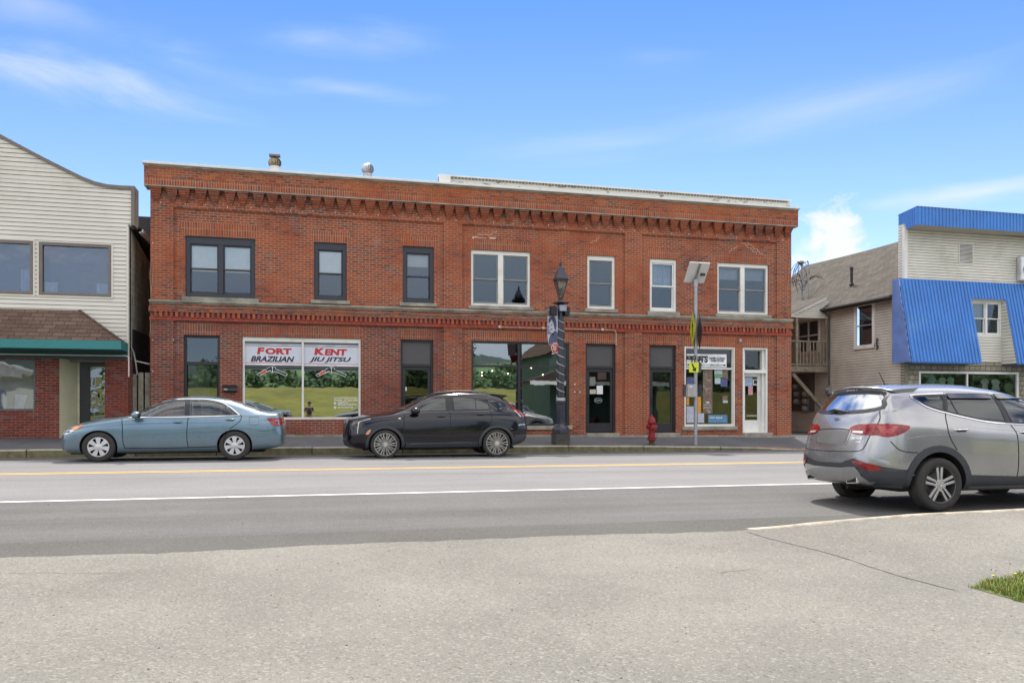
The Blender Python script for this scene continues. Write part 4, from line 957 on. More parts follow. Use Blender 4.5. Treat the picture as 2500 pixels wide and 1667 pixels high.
m = MB(); ez = zstep-.03; m.add([(cx-.2, YL+.45, ez+.3), (cx+.28, YL+.42, ez+.01), (cx+.28, 29.1, ez-.10), (cx-.2, 29.1, ez+.15), (xL, YL+.45, ez+3.0), (xL, 29.1, ez+3)], [(0, 1, 2, 3), (4, 0, 3, 5)]); m.build('roof', SHB, ls)
m = MB(); m.prism([(cx+.20, ez-.10), (cx+.29, ez-.08), (cx+.31, ez+.01), (cx+.29, ez+.01), (cx+.275, ez-.06), (cx+.20, ez-.08)], YL+.40, 29.1); m.build('gutter', WHITE, ls)
# upper picture windows
for r, lb in ((WA, 'picture window cut by the picture edge'), (WB_, 'wide picture window with short curtains')):
    m = MB(); ring(m, *r, .085, YL-.03, YL+.12); w = m.build('window', TRIMB, ls, bevel=.006); w['label'] = lb
    m = MB(); ring(m, r[0]-.035, r[1]+.035, r[2]-.035, r[3]+.035, .034, YL-.035, YL+.02); m.build('outer_trim', VINYL, w)
    gq(w, r[0]+.08, r[1]-.08, r[2]+.08, r[3]-.08, YL+.05, glass_mat('picture_glass', .17, (.62, .68, .76), wav=.01, rc=(.75, .85, 1.0))); OFF[w] = OFF[ls]
    q = MB()
    for (a, b, f) in (((r[0]+.1, r[0]+.42, .2), (r[1]-.42, r[1]-.1, .2)) if r is WB_ else ((r[1]-.36, r[1]-.1, .42),)):
        bs = len(q.v); n = 24
        for k in range(n+1): xx = a+(b-a)*k/n; yy = YL+.16+.018*math.sin(k*1.9); q.v += [(xx, yy, r[2]+.09), (xx, yy, r[2]+.1+(r[3]-r[2])*f)]
        for k in range(n): q.f.append((bs+2*k, bs+2*k+2, bs+2*k+3, bs+2*k+1)); q.mi.append(0)
    q.build('curtain', CURTAIN, w, smooth=60)
# skirt roof
YE = 23.25
za_, zb_ = u(100, 756)[1], U(150, 829, YE)[1]
xt, xe = UX(194.7, YL), UX(311.8, YL)+.0
xeE = UX(296, YE)
m = MB(); m.quad((xL, YE, zb_), (xeE, YE, zb_), (xt, YL-.02, za_), (xL, YL-.02, za_)); m.add([(xeE, YE, zb_), (cx+.0, YL-.02, zb_), (xt, YL-.02, za_)], [(0, 1, 2)])
m.quad((xL, YE, zb_-.02), (xL, YL, zb_-.02), (cx, YL, zb_-.02), (xeE, YE, zb_-.02)); m.build('skirt_roof', SHB, ls)
m = MB(); m.tube([(xeE, YE, zb_+.01), (xt, YL-.03, za_+.01)], .03, 6); m.build('hip_cap', SHB, ls)
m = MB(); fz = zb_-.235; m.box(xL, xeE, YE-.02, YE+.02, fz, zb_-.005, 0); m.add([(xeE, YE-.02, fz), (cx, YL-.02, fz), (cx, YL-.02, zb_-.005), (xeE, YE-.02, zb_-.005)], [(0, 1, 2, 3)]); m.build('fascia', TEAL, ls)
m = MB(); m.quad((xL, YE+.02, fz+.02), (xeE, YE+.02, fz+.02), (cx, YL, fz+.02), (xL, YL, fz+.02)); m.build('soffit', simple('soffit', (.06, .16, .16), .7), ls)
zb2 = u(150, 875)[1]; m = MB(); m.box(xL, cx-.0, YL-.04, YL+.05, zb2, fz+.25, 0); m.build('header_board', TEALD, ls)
m = MB(); pz = u(100, 866)[1]; px1 = cx+.03; m.tube([(xL, YL-.08, pz), (px1-.05, YL-.08, pz), (px1, YL-.08, pz-.05), (px1, YL-.08, u(317, 920)[1])], .016, 8); m.build('conduit', WHITE, ls, smooth=True)
# ground floor brick with window and recessed door
xw, xb1, xs1, xd0, xd1 = UX(85.8, YL), UX(145, YL), UX(178, YL), UX(181, YL), UX(256, YL)
zw0, zw1 = u(80, 1002)[1], u(80, 878)[1]
WLo = (-13.0, xw, zw0, zw1)
m = MB(); wall_grid(m, xL, xb1, 0, zb2+.02, [WLo], YL, .2, lambda a, b: 0); m.box(xd1, cx, YL, YL+.6, 0, zb2+.02); m.quad((xb1, YL, 0), (xb1, YL+.02, 0), (xb1, YL+.02, zb2), (xb1, YL, zb2)); m.build('brick_front', BRICKS, ls)
ydr = YL+.55
m = MB(); n = 19
z = .3
while z < zb2: # angled cream boards between the brick and the door
    m.quad((xb1, YL+.0, z), (xs1, ydr, z), (xs1, ydr+.014, z+.12), (xb1, YL+.014, z+.12)); m.quad((xb1, YL+.014, z), (xs1, ydr+.014, z), (xs1, ydr, z), (xb1, YL, z)); z += .12
m.build('recess_boards', simple('cream_boards', (.52, .50, .33), .6, var=.05), ls)
xd1b = UX(262, ydr)
m = MB(); ring(m, xs1-.02, xd1b+.25, .38, zb2+.0, .05, ydr-.02, ydr+.08, wb=.01); w = m.build('door', simple('cream_trim', (.52, .50, .36), .6), ls)
m = MB(); ring(m, xs1+.035, xd1b+.2, .39, zb2-.06, .26, ydr+.0, ydr+.06, wb=.16, wt=.13); m.build('door_leaf', simple('door_dark', (.012, .012, .014), .45), w)
gq(w, xs1+.28, xd1b+.0, .5, zb2-.17, ydr+.03, glass_mat('wavy_glass', .2, (.4, .45, .45), .03, wav=.06))
m = MB(); ring(m, *WLo, .05, YL+.03, YL+.13); w = m.build('window', simple('grey_frame', (.10, .12, .14), .5), ls); gq(w, WLo[0]+.05, WLo[1]-.05, WLo[2]+.05, WLo[3]-.05, YL+.09, glass_mat('lower_glass', .2, (.55, .62, .75), wav=.002))
q = MB(); xs_ = UX(8, YL+.5); q.box(xs_, xs_+.08, YL+.5, YL+.55, zw0, zw1-.9)
for px in (35, 42, 50): x = UX(px, YL+.5); q.quad((x, YL+.5, zw0), (x+.06, YL+.52, zw0), (x+.12+.02*(px-35)/7, YL+.52, zw1-.95), (x+.02, YL+.5, zw1-.95))
q.build('curtain', CURTAIN, w)
m = MB(); m.box(xL, cx-.1, YL+4, YL+4.1, 0, 7.5); m.box(xL, cx-.1, YL+.2, YL+4, 3.3, 3.5); m.box(xL, cx-.1, YL+.6, YL+4, .1, .3); m.build('interior', DARKIN, ls)
# boards, dark opening (black sheet for its shade) and pipes in the narrow alley
fz0 = .3
GW = simple('weathered_board', (.30, .28, .22), .9, var=.35, scale=5, dirt=(.13, .12, .09))
t = thing('board_fence', 'weathered grey board fence closing the narrow gap beside the brick corner', 'fence', (-4.7, 24.9, fz0))
for a, b, yt in ((319, 333.5, 913), (337.5, 350, 909), (354, 366, 909.5)):
    x0, zt_ = U(a, yt, 24.9); x1, _ = U(b, yt, 24.9); m = MB(); m.box(x0, x1, 24.9, 24.93, fz0, zt_); m.build('board', GW, t, bevel=.004)
m = MB(); x0 = UX(316, 24.95); m.box(x0, UX(368, 24.95), 24.94, 24.98, 1.0, 1.08); m.build('rail', GW, t)
m = MB(); xq = cx-.01; m.box(xq, xq+.015, 24.9, 27.3, U(350, 910, 24.9)[1]-.1, VX(330, 806, xq)[1]); tag(m.build('dark_opening', simple('opening_black', (.018, .018, .02), .8)), 'black sheet for the dark opening in the block wall inside the narrow alley', 'opening')
m = MB(); m.tube([pxp(320, 848, 24.75), pxp(326, 860, 24.75), pxp(331, 885, 24.75), pxp(335, 915, 24.75)], .022, 8); tag(m.build('drain_pipe', simple('pipe_grey', (.32, .31, .28), .6), smooth=True), 'thin grey drain pipe bending down beside the dark opening', 'pipe')
m = MB(); m.tube([pxp(331, 881, 24.8), pxp(366, 889, 24.8)], .02, 8); tag(m.build('cross_pipe', simple('pipe_pale', (.45, .43, .38), .6), smooth=True), 'pale horizontal pipe crossing the narrow alley above the boards', 'pipe')

# ------------------------------------------------------------------ blue-trimmed shop on the right and its rear wing
YB = 25.5
bs_ = thing('blue_roofed_shop', 'shop with bright blue ribbed metal canopy and pale siding behind the silver car', 'building', (26, YB, .2))
BLUE = simple('blue_metal', (.07, .225, .60), .5, .0, var=.12, scale=1.2, spec=.3, dirt=(.12, .28, .58)); BLUES = simple('blue_metal_bleached', (.19, .29, .60), .5, .0, var=.15, scale=2)
ub = lambda px, py, Y=YB: U(px, py, Y)
xc = UX(2208.6, YB); XR = 36.0
zsofT = ub(2208, 560)[1]; zawT = ub(2208, 683)[1]; zawB = U(2210, 883, 24.3)[1]
wb_ = (UX(2374, YB-.05), UX(2447, YB-.05), ub(2374, 818)[1], ub(2374, 735)[1])
# upper wall boards and corner return
m = MB(); clap_front(m, [(xc, zawT-.1), (XR, zawT-.1), (XR, zsofT+.2), (xc, zsofT+.2)], YB, .105, [], .013); m.build('upper_wall', [VINYLR, SIDING_SHADOW], bs_)
m = MB(); Yr_ = VX(2193.5, 600, xc)[0]; clap_side(m, xc, YB, Yr_, zawT-.2, zsofT+.2, .105, -1); m.quad((xc, Yr_, zawT-.2), (xc, Yr_, zsofT+.2), (xc+3, Yr_, zsofT+.2), (xc+3, Yr_, zawT-.2)); m.build('return_wall', [VINYLR, SIDING_SHADOW], bs_)
m = MB(); m.box(xc-.018, xc+.12, YB-.02, YB-.016, zawT-.0, zsofT+.1); m.box(xc-.022, xc-.018, YB-.02, YB+.10, zawT, zsofT+.1); m.build('corner_post', WHITE, bs_)
# lower wall behind the canopy
m = MB(); clap_front(m, [(xc, 3.0), (XR, 3.0), (XR, zawT), (xc, zawT)], YB-.01, .105, [wb_], .013); m.build('mid_wall', [VINYLR, SIDING_SHADOW], bs_)
m = MB(); m.box(xc+.05, XR, YB+1.3, YB+1.4, 0, 5.6); m.box(xc+.05, XR, YB+.2, YB+1.3, 3.1, 3.25); m.box(xc+.3, XR, YB+.2, YB+.9, 5.9, 6.0); m.box(xc+.1, XR, YB+.4, YB+1.3, 0, .3); m.build('interior', DARKIN, bs_)
# fascia band with angled left return
YF = YB-.75; fx0 = UX(2238.5, YF); zf1 = U(2238.5, 505, YF)[1]; zf0 = U(2238.5, 549, YF)[1]
fx_b, YFb = xc-.08, YB+.95
YFb = YB+.55; fx_b = UX(2193.5, YFb)
m = MB(); corrug(m, (fx0, YF, zf0), (XR, YF, zf0), (fx0, YF, zf1), (XR, YF, zf1), .155, .025, (0, -1, 0), 0)
dn = Vector((YF-YFb, -(fx0-fx_b), 0)).normalized()
corrug(m, (fx_b, YFb, zf0), (fx0, YF, zf0), (fx_b, YFb, zf1), (fx0, YF, zf1), .155, .025, dn, 0); m.build('fascia', BLUE, bs_)
m = MB(); m.tube([(fx_b, YFb, zf1+.01), (fx0, YF, zf1+.01), (XR, YF, zf1+.01)], .025, 6); m.build('fascia_cap', simple('cap_dark', (.06, .09, .2), .6), bs_)
m = MB(); m.add([(fx_b, YFb, zf0+.01), (fx0, YF, zf0+.01), (XR, YF, zf0+.01), (XR, YB+.3, zf0+.01), (xc, YB+.3, zf0+.01)], [(0, 1, 2, 3, 4)]); m.add([(fx_b, YFb, zf1), (fx0, YF, zf1), (XR, YF, zf1), (XR, YB+.6, zf1), (fx_b+.02, YB+.6, zf1)], [(0, 1, 2, 3, 4)])
m.build('soffit', simple('soffit_cream', (.45, .42, .34), .7, var=.1), bs_)
# big sloping canopy with a cut-out around the window
YC = 24.78
xl_t = UX(2193, YB-.05); xl_b = UX(2227, YC)
zt_ = zawT+.02; zb0 = U(2226, 883, YC)[1]
def CPt(px, py):      # a point of the canopy slope seen at pixel (px,py): solve plane through top line (YB-.06, zt_) and bottom line (YC, zb0)
    lo, hi = YC-.3, YB
    for _ in range(50):
        y = (lo+hi)/2; z = U(px, py, y)[1]; zp = zb0+(zt_-zb0)*(y-YC)/(YB-.06-YC)
        if z > zp: lo = y
        else: hi = y
    return (U(px, py, y)[0], y, zb0+(zt_-zb0)*(y-YC)/(YB-.06-YC))
nrm = Vector((0, -(zt_-zb0), (YB-.06-YC))).normalized()
A0 = (xl_b, YC, zb0); A1 = (UX(2209, YB-.06), YB-.06, zt_)
cTL = CPt(2370, 729); cTR = CPt(2455, 731)
xTL, xTR = cTL[0], cTR[0]; yT, zT_ = cTL[1], cTL[2]
fr = (yT-YC)/(YB-.06-YC)
# keep ribs on the slope line: x constant from bottom to top (photo lean comes from the slope itself)
m = MB()
corrug(m, (A0[0], YC, zb0), (xTL, YC, zb0), (A0[0]+0, YB-.06, zt_), (xTL, YB-.06, zt_), .155, .034, nrm)
corrug(m, (xTL, yT, zT_), (xTR, yT, zT_), (xTL, YB-.06, zt_), (xTR, YB-.06, zt_), .155, .034, nrm)
corrug(m, (xTR, YC, zb0), (XR, YC, zb0), (xTR, YB-.06, zt_), (XR, YB-.06, zt_), .155, .034, nrm); m.build('canopy', BLUE, bs_)
m = MB(); m.add([(A0[0], YC, zb0), (xTL, YC, zb0), (xTL, YC, zb0-.03), (A0[0], YC, zb0-.03)], [(0, 1, 2, 3)]); m.quad((xTR, YC, zb0), (XR, YC, zb0), (XR, YC, zb0-.03), (xTR, YC, zb0-.03))
m.tube([(A0[0], YB-.04, zt_+.01), (XR, YB-.04, zt_+.01)], .015, 6); m.quad((A0[0], YC, zb0-.02), (xTL, YC, zb0-.02), (xTL, YB, zb0-.02), (A0[0], YB, zb0-.02)); m.quad((xTR, YC, zb0-.02), (XR, YC, zb0-.02), (XR, YB, zb0-.02), (xTR, YB, zb0-.02)); m.build('canopy_edge', BLUE, bs_)
# left cheek of the canopy: a ribbed wall running back from the slope
m = MB(); xk = A0[0]-.02; yb_ = YC+2.55; n = 17
yb_ = VX(2179, 700, xk)[0]
prof = []
for i in range(n*4+1):
    y = YC+(yb_-YC)*i/(n*4); h = (0, 0, 1, 1)[i % 4]*.035; zz = zb0+(zt_-zb0)*min(1, (y-YC)/(YB-.06-YC)); prof.append((xk-h, y, zb0, zz))
for a, b in zip(prof, prof[1:]): m.quad((a[0], a[1], a[2]), (a[0], a[1], a[3]+.001), (b[0], b[1], b[3]+.001), (b[0], b[1], b[2]))
m.build('canopy_cheek', BLUES, bs_)
# siding cheeks inside the cut-out and window
m = MB(); clap_side(m, xTR-.0, YC, YB, zb0, zT_, .125, -1); m.v = [(a, max(b, YC+(YB-.06-YC)*(c-zb0)/(zt_-zb0)+.01), c) for a, b, c in m.v]; m.build('dormer_cheek', [VINYLR, SIDING_SHADOW], bs_)
m = MB(); m.quad((xTL, yT, zT_), (xTR, yT, zT_), (xTR, YB, zT_-.02), (xTL, YB, zT_-.02)); m.build('dormer_head', WHITE, bs_)
dh_window(bs_, *wb_, YB-.05, WHITE, WHITE, fw=.055, ncol=2, mull=.09, blinds=[('shade', .45), None], gmat=GLASSW, sw=.04, lbl='white double window set in the canopy cut-out')
# louvred vent
va, vb = U(2342, 594, YB-.02), U(2374.5, 645, YB-.02)
m = MB(); ring(m, va[0]-.02, vb[0]+.02, vb[1]-.02, va[1]+.02, .03, YB-.035, YB+.0); w = m.build('louvre_vent', VINYLR, bs_)
m = MB(); z = vb[1]
while z < va[1]-.02: m.quad((va[0], YB-.032, z), (vb[0], YB-.032, z), (vb[0], YB-.012, z+.036), (va[0], YB-.012, z+.036)); z += .05
m.build('louvre', WHITE, w); m = MB(); m.box(va[0], vb[0], YB-.0145, YB-.0142, vb[1], va[1]); m.build('vent_back', simple('vent_dark', (.02, .02, .02), .9), w)
# sign box at the right edge
sx, sz1 = U(2491.5, 625, YB-.2); _, sz0 = U(2491.5, 684.5, YB-.2)
t = thing('sign_box', 'white box sign with a purple letter at the right picture edge', 'sign', (sx+1, YB-.3, sz0))
m = MB(); m.box(sx, sx+2.6, YB-.20, YB-.04, sz0, sz1); m.build('cabinet', simple('sign_cabinet', (.55, .55, .57), .5), t, bevel=.01)
m = MB(); m.box(sx+.05, sx+2.55, YB-.206, YB-.201, sz0+.04, sz1-.04); m.build('face', VP, t)
m = MB(); add_text(m, 'G', sx+.12, YB-.212, sz0+.16, .42, .56, bold=.05); m.build('lettering', simple('sign_purple', (.09, .05, .30), .5), t)
m = MB(); m.tube([(sx-.05, YB-.3, sz0-.09), (sx+.25, YB-.3, sz0-.07), (sx+.4, YB-.2, sz0-.1)], .035, 6); m.build('bracket', TRIMB, t)
# stone veneer and shop window below the canopy
_b = NB('stone_veneer'); _g = _b.n('ShaderNodeNewGeometry').outputs['Position']; _s = _b.n('ShaderNodeSeparateXYZ'); _b.l(_g, _s.inputs[0]); _c = _b.n('ShaderNodeCombineXYZ'); _b.l(_s.outputs[0], _c.inputs[0]); _b.l(_s.outputs[2], _c.inputs[1])
_t = _b.n('ShaderNodeTexBrick'); _b.l(_c.outputs[0], _t.inputs['Vector']); _t.inputs['Scale'].default_value = 1; _t.inputs['Brick Width'].default_value = .42; _t.inputs['Row Height'].default_value = .19; _t.inputs['Mortar Size'].default_value = .011; _t.offset = .37; _t.squash = .6; _t.squash_frequency = 2
_t.inputs['Color1'].default_value = (.37, .34, .26, 1); _t.inputs['Color2'].default_value = (.26, .24, .185, 1); _t.inputs['Mortar'].default_value = (.06, .055, .045, 1)
_k = _b.mix(_b.ramp(_b.noise(_g, 4, 6, .7), .4, .7, 0, .5), _t.outputs['Color'], (.17, .155, .11)); _b.bsdf(_k, .9, 0, _b.math('SUBTRACT', _b.noise(_g, 14, 4), _t.outputs['Fac']), .02, spec=.2); VEN = _b.m
xs0 = UX(2208, YB); zt2 = zb0+.05
wx0, wx1 = UX(2243, YB), UX(2486, YB); wz1 = ub(2243, 906)[1]
WSH = (wx0, wx1, .75, wz1)
m = MB(); wall_grid(m, xs0+.18, XR, .0, zt2+.2, [WSH], YB, .2, lambda a, b: 0); m.build('stone_wall', VEN, bs_)
m = MB(); m.box(xs0, xs0+.17, YB-.02, YB+.2, 0, zt2+.2); m.build('corner_board', simple('olive_board', (.22, .21, .15), .8), bs_)
m = MB(); ring(m, *WSH, .075, YB-.02, YB+.1); m.box((wx0+wx1)/2-.12, (wx0+wx1)/2-.06, YB, YB+.08, .8, wz1-.07); w = m.build('shop_window', WHITE, bs_); w['label'] = 'white framed window with hanging baby clothes'
gq(w, wx0+.07, wx1-.07, .8, wz1-.07, YB+.05, GLASSD)
CLO = [simple('cloth_blue', (.10, .30, .45), .9), simple('cloth_mint', (.50, .62, .55), .9), simple('cloth_white', (.68, .72, .74), .9)]
def shirt(px, py, mi, dress, lb, s=1.0):
    Y = YB+.35; x, z = U(px, py, Y); s *= .9
    half = [(0, -.03), (.05, 0), (.16, -.05), (.20, -.16), (.14, -.18), (.12, -.12), (.13 if not dress else .19, -.42)]
    P = [(x+a*s, z+b*s) for a, b in half]+[(x-a*s, z+b*s) for a, b in half[::-1][:-1]]
    t = thing('hanging_garment', lb, 'garment', (x, Y, z-.4), group='baby clothes hanging in the shop window')
    q = MB(); q.prism(P, Y-.02, Y+.02); q.build('garment', CLO[mi], t, bevel=.006)
    q = MB(); q.tube([(x-.12*s, Y, z-.02), (x, Y, z+.03), (x+.12*s, Y, z-.02)], .005, 5); q.tube([(x, Y, z+.03), (x, Y, z+.12)], .004, 5); q.build('hanger', WHITE, t)
shirt(2275, 921, 0, False, 'small blue garment hanging leftmost in the shop window'); shirt(2300, 921, 1, True, 'mint garment with wide skirt hanging beside the blue one'); shirt(2320, 921, 1, True, 'slim mint garment hanging just left of the window bar'); shirt(2404, 925, 2, False, 'white shirt hanging just right of the window bar', 1.15); shirt(2430, 926, 2, True, 'pale garment hanging rightmost in the shop window', 1.15)

# rear wing with its side wall, roof, porch
XW = xc; YPf = 30.0; Y0 = YB+.0; YE2 = 36.8
zeave = 5.72
ww_ = (VX(2131, 743, XW)[0], VX(2092, 743, XW)[0], VX(2112, 842, XW)[1], VX(2112, 746, XW)[1])
ww_ = (min(ww_[0], ww_[1]), max(ww_[0], ww_[1]), ww_[2], ww_[3])
m = MB(); clap_side(m, XW, YB-.0, YE2, .1, zeave, .108, -1, [ww_]); m.build('wing_wall', [CLAP, SIDING_SHADOW], bs_)
XRg, ZRg = 25.5, 8.75
pitch = (ZRg-zeave)/(XRg-XW)
ex = XW-.38; ezz = zeave-.02-.38*.45
m = MB(); NRF = 10
for i in range(NRF):
    a, b = YB+.25+(YE2-.05-YB)*i/NRF, YB+.25+(YE2-.05-YB)*(i+1)/NRF
    sg = lambda q: -.12*math.sin((q-YB)/(YE2-YB)*math.pi)
    m.quad((ex, b, ezz+sg(b)*.3), (ex, a, ezz+sg(a)*.3), (XRg, a, ZRg+sg(a)), (XRg, b, ZRg+sg(b)))
    m.quad((XRg, a, ZRg+sg(a)), (XRg+6, a, ZRg-4), (XRg+6, b, ZRg-4), (XRg, b, ZRg+sg(b)))
m.build('wing_roof', SHG, bs_, smooth=20)
m = MB(); m.box(ex-.0, ex+.035, YB+.25, YE2+.2, ezz-.20, ezz-.02, 0); m.quad((ex, YB+.25, ezz-.16), (ex, YE2, ezz-.16), (XW, YE2, ezz-.10), (XW, YB+.25, ezz-.10)); m.tube([(ex-.06, YB+.25, ezz-.09), (ex-.06, YE2, ezz-.09)], .055, 8)
m.build('eave', simple('eave_dark', (.05, .045, .042), .8, var=.2), bs_)
# white framed window on the side wall
m = MB(); a, b, c, d_ = ww_; e = .13
m.box(XW-.05, XW+.02, a-e, a, c-e, d_+e); m.box(XW-.05, XW+.02, b, b+e, c-e, d_+e); m.box(XW-.05, XW+.02, a, b, d_, d_+e); m.box(XW-.07, XW+.02, a-e, b+e, c-e-.02, c)
w = m.build('window', WHITE, bs_, bevel=.005); w['label'] = 'tall white framed window on the grey side wall'
m = MB(); m.box(XW+.0, XW+.03, a, b, (c+d_)/2-.025, (c+d_)/2+.025); m.build('sash', GREYSASH, w)
m = MB(); m.quad((XW+.02, a, c), (XW+.02, a, d_), (XW+.02, b, d_), (XW+.02, b, c)); m.build('pane', GLASSW, w)
m = MB(); m.quad((XW+.12, a, c), (XW+.12, a, d_), (XW+.12, b, d_), (XW+.12, b, c)); m.build('screen', simple('window_screen', (.12, .12, .125), .8), w)
# porch
PX0 = XW-2.9; YPb = 33.2
zdeck = U(1960, 894, YPf)[1]; zr0 = U(1960, 831, YPf)[1]; zceil = U(1960, 776, YPf)[1]
WOOD = simple('porch_wood', (.30, .27, .20), .9, var=.3, scale=5, dirt=(.17, .15, .10))
m = MB(); m.box(PX0, XW, YPf, YPf+.06, zdeck-.24, zdeck); m.box(PX0, XW, YPf+.06, YPb, zdeck-.06, zdeck-.002); m.build('porch_deck', WOOD, bs_)
m = MB(); m.box(PX0, XW-.06, YPf, YPf+.05, zr0-.06, zr0); m.box(PX0, XW-.06, YPf, YPf+.05, zdeck+.06, zdeck+.11); w = m.build('porch_rail', WOOD, bs_)
xx = UX(1953, YPf)
while xx < XW-.12:
    m = MB(); m.box(xx, xx+.045, YPf+.005, YPf+.045, zdeck+.11, zr0-.06); m.build('baluster', WOOD, w); xx += .165
for px in (1946, ):
    x = UX(px, YPf); m = MB(); m.box(x-.05, x+.05, YPf-.01, YPf+.09, zdeck, zceil); m.build('porch_post', WOOD, bs_)
m = MB(); x = XW-.12; m.box(x-.05, x+.03, YPf-.01, YPf+.08, zdeck, zceil); m.build('porch_post', WOOD, bs_)
# porch gable
pa = U(1934, 771, YPf); pbx = XW-.35; zpk = U(2014, 731, YPf)[1]
tri = [(PX0, zceil), (XW-.05, zceil), (XW-.05, zpk+.0), (pbx+.1, zpk-.02), (PX0, zceil+.02-.0)]
sl = (zpk-pa[1])/(UX(2014, YPf)-pa[0])
zat = lambda x: pa[1]+sl*(x-pa[0])
m = MB(); clap_front(m, [(UX(1940, YPf)-.3, zceil), (XW-.03, zceil), (XW-.03, zat(XW-.35)), (pbx, zat(pbx)-.05)], YPf, .095, []); m.build('porch_gable', [VINYLR, SIDING_SHADOW], bs_)
m = MB(); m.add([(PX0, YPf-.06, zat(PX0)), (UX(2016, YPf), YPf-.06, zpk), (UX(2016, YPf), YPf-.06, zpk+.13), (PX0, YPf-.06, zat(PX0)+.13), (PX0, YPf-.02, zat(PX0)), (UX(2016, YPf), YPf-.02, zpk), (UX(2016, YPf), YPf-.02, zpk+.13), (PX0, YPf-.02, zat(PX0)+.13)], [(0, 1, 2, 3), (4, 7, 6, 5), (3, 2, 6, 7), (0, 4, 5, 1)]); m.build('porch_fascia', WHITE, bs_)
m = MB(); m.quad((PX0, YPf-.1, zat(PX0)+.14), (XW-.1, YPf-.1, zat(XW-.1)+.14), (XW-.1, YPb, zat(XW-.1)+.14), (PX0, YPb, zat(PX0)+.14)); m.build('porch_roof', SHG, bs_)
m = MB(); m.quad((PX0, YPf, zceil), (XW, YPf, zceil), (XW, YPb, zceil), (PX0, YPb, zceil)); m.build('porch_ceiling', CLAP, bs_)
# back wall of the porch / ell
m = MB(); clap_front(m, [(PX0-1, .0), (XW, .0), (XW, zceil+.9), (PX0-1, zceil+.9)], YPb, .108, []); m.build('ell_wall', [simple('dark_clapboard', (.38, .34, .28), .9, var=.15, scale=2), SIDING_SHADOW], bs_)
ya_, yb2 = VX(2000, 800, XW)[0], VX(1953, 800, XW)[0]; z1_, z0_ = VX(1975, 782, XW)[1], VX(1975, 858, XW)[1]
m = MB(); m.box(XW-.07, XW-.01, ya_-.09, ya_, z0_-.09, z1_+.09); m.box(XW-.07, XW-.01, yb2, yb2+.09, z0_-.09, z1_+.09); m.box(XW-.07, XW-.01, ya_, yb2, z1_, z1_+.09); m.box(XW-.07, XW-.01, ya_, yb2, z0_-.09, z0_); m.box(XW-.06, XW-.01, (ya_+yb2)/2-.04, (ya_+yb2)/2+.04, z0_, z1_); m.box(XW-.055, XW-.01, ya_, yb2, (z0_+z1_)/2-.03, (z0_+z1_)/2+.03); w = m.build('window', WHITE, bs_); w['label'] = 'double window on the wall behind the porch railing'
m = MB(); m.quad((XW-.03, ya_, z0_), (XW-.03, ya_, z1_), (XW-.03, yb2, z1_), (XW-.03, yb2, z0_)); m.build('pane', simple('dim_pane', (.05, .055, .06), .1, spec=.8), w)
# brace and under-porch
m = MB(); a = U(1936, 912, YPf+.05); b = U(2000, 985, YPf+.05); d = Vector((b[0]-a[0], 0, b[1]-a[1])).normalized(); n_ = Vector((-d.z, 0, d.x))*.075
A_, B_ = Vector((a[0], YPf+.05, a[1])), Vector((b[0]+.25, YPf+.05, b[1]-.25)); m.add([tuple(A_+n_), tuple(B_+n_), tuple(B_-n_), tuple(A_-n_)]+[tuple(v+Vector((0, .09, 0))) for v in (A_+n_, B_+n_, B_-n_, A_-n_)], [(0, 3, 2, 1), (4, 5, 6, 7), (0, 1, 5, 4), (2, 3, 7, 6)]); m.build('porch_brace', WOOD, bs_)
m = MB(); x = UX(2003, YPf+1); m.box(x-.06, x+.06, YPf+1, YPf+1.1, .0, zdeck-.06); m.build('porch_prop', WOOD, bs_)
pya, pyb = VX(1990, 950, XW)[0], VX(1934, 950, XW)[0]; pz0, pz1 = VX(1965, 1004, XW)[1], VX(1965, 912, XW)[1]
m = MB(); m.box(XW-.05, XW-.018, pya, pyb, pz0, pz1); m.build('meter_panel', simple('meter_board', (.13, .12, .10), .9, var=.3, scale=3), bs_)
for px, py in ((1943, 944), (1946, 962), (1967, 962), (1946, 980), (1967, 980), (1967, 997)):
    y, z = VX(px, py, XW-.1); t = thing('electric_meter', 'round glass electric meter, '+{944: 'topmost under the porch', 962: 'left of the upper pair' if px < 1950 else 'right of the upper pair', 980: 'left of the lower pair' if px < 1950 else 'right of the lower pair', 997: 'lowest under the porch'}[py], 'electric meter', (XW-.06, y, z), group='electric meters under the porch')
    m = MB(); m.box(XW-.13, XW-.05, y-.17, y+.17, z-.15, z+.12); m.build('meter_box', simple('meter_grey', (.20, .20, .19), .6), t, bevel=.01)
    m = MB(); m.lathe([(.0, -.13), (.075, -.125), (.11, -.10), (.12, 0)], (XW-.13, y, z+.01), 20, 'x'); m.build('meter_glass', simple('meter_dial', (.42, .42, .40), .25, spec=.8), t, smooth=True)
# downspout and small fittings on the wing
GUT = simple('downspout', (.14, .135, .125), .6, .3)
x_, Yd = XW-.06, VX(2027, 900, XW)[0]
m = MB(); m.tube([(x_-.25, Yd, ezz-.15), (x_, Yd, ezz-.38), (x_, Yd, .3)], .045, 8); m.build('downspout', GUT, bs_, smooth=True)
Y_ = VX(2026, 950, XW)[0]; zz = VX(2026, 952, XW)[1]
m = MB(); m.box(XW-.14, XW-.018, Y_-.12, Y_+.12, zz-.17, zz+.17); m.lathe([(.0, -.12), (.05, -.11), (.07, 0)], (XW-.14, Y_, zz+.03), 16, 'x'); m.build('meter_socket', GALV, bs_, bevel=.005)
Y_, zz = VX(2145, 840, XW); 
for k in range(4):
    m = MB() if k == 0 else m; m.tube([(XW-.03, Y_+.03*k, zz+.22), (XW-.08, Y_+.05*math.sin(k), zz+.05), (XW-.04, Y_+.04*k-.05, zz-.15-.03*k)], .012, 5)
tag(m.build('wire_bundle', simple('wire_black', (.015, .015, .016), .6), smooth=True), 'small tangle of black wires on the grey side wall', 'wires')
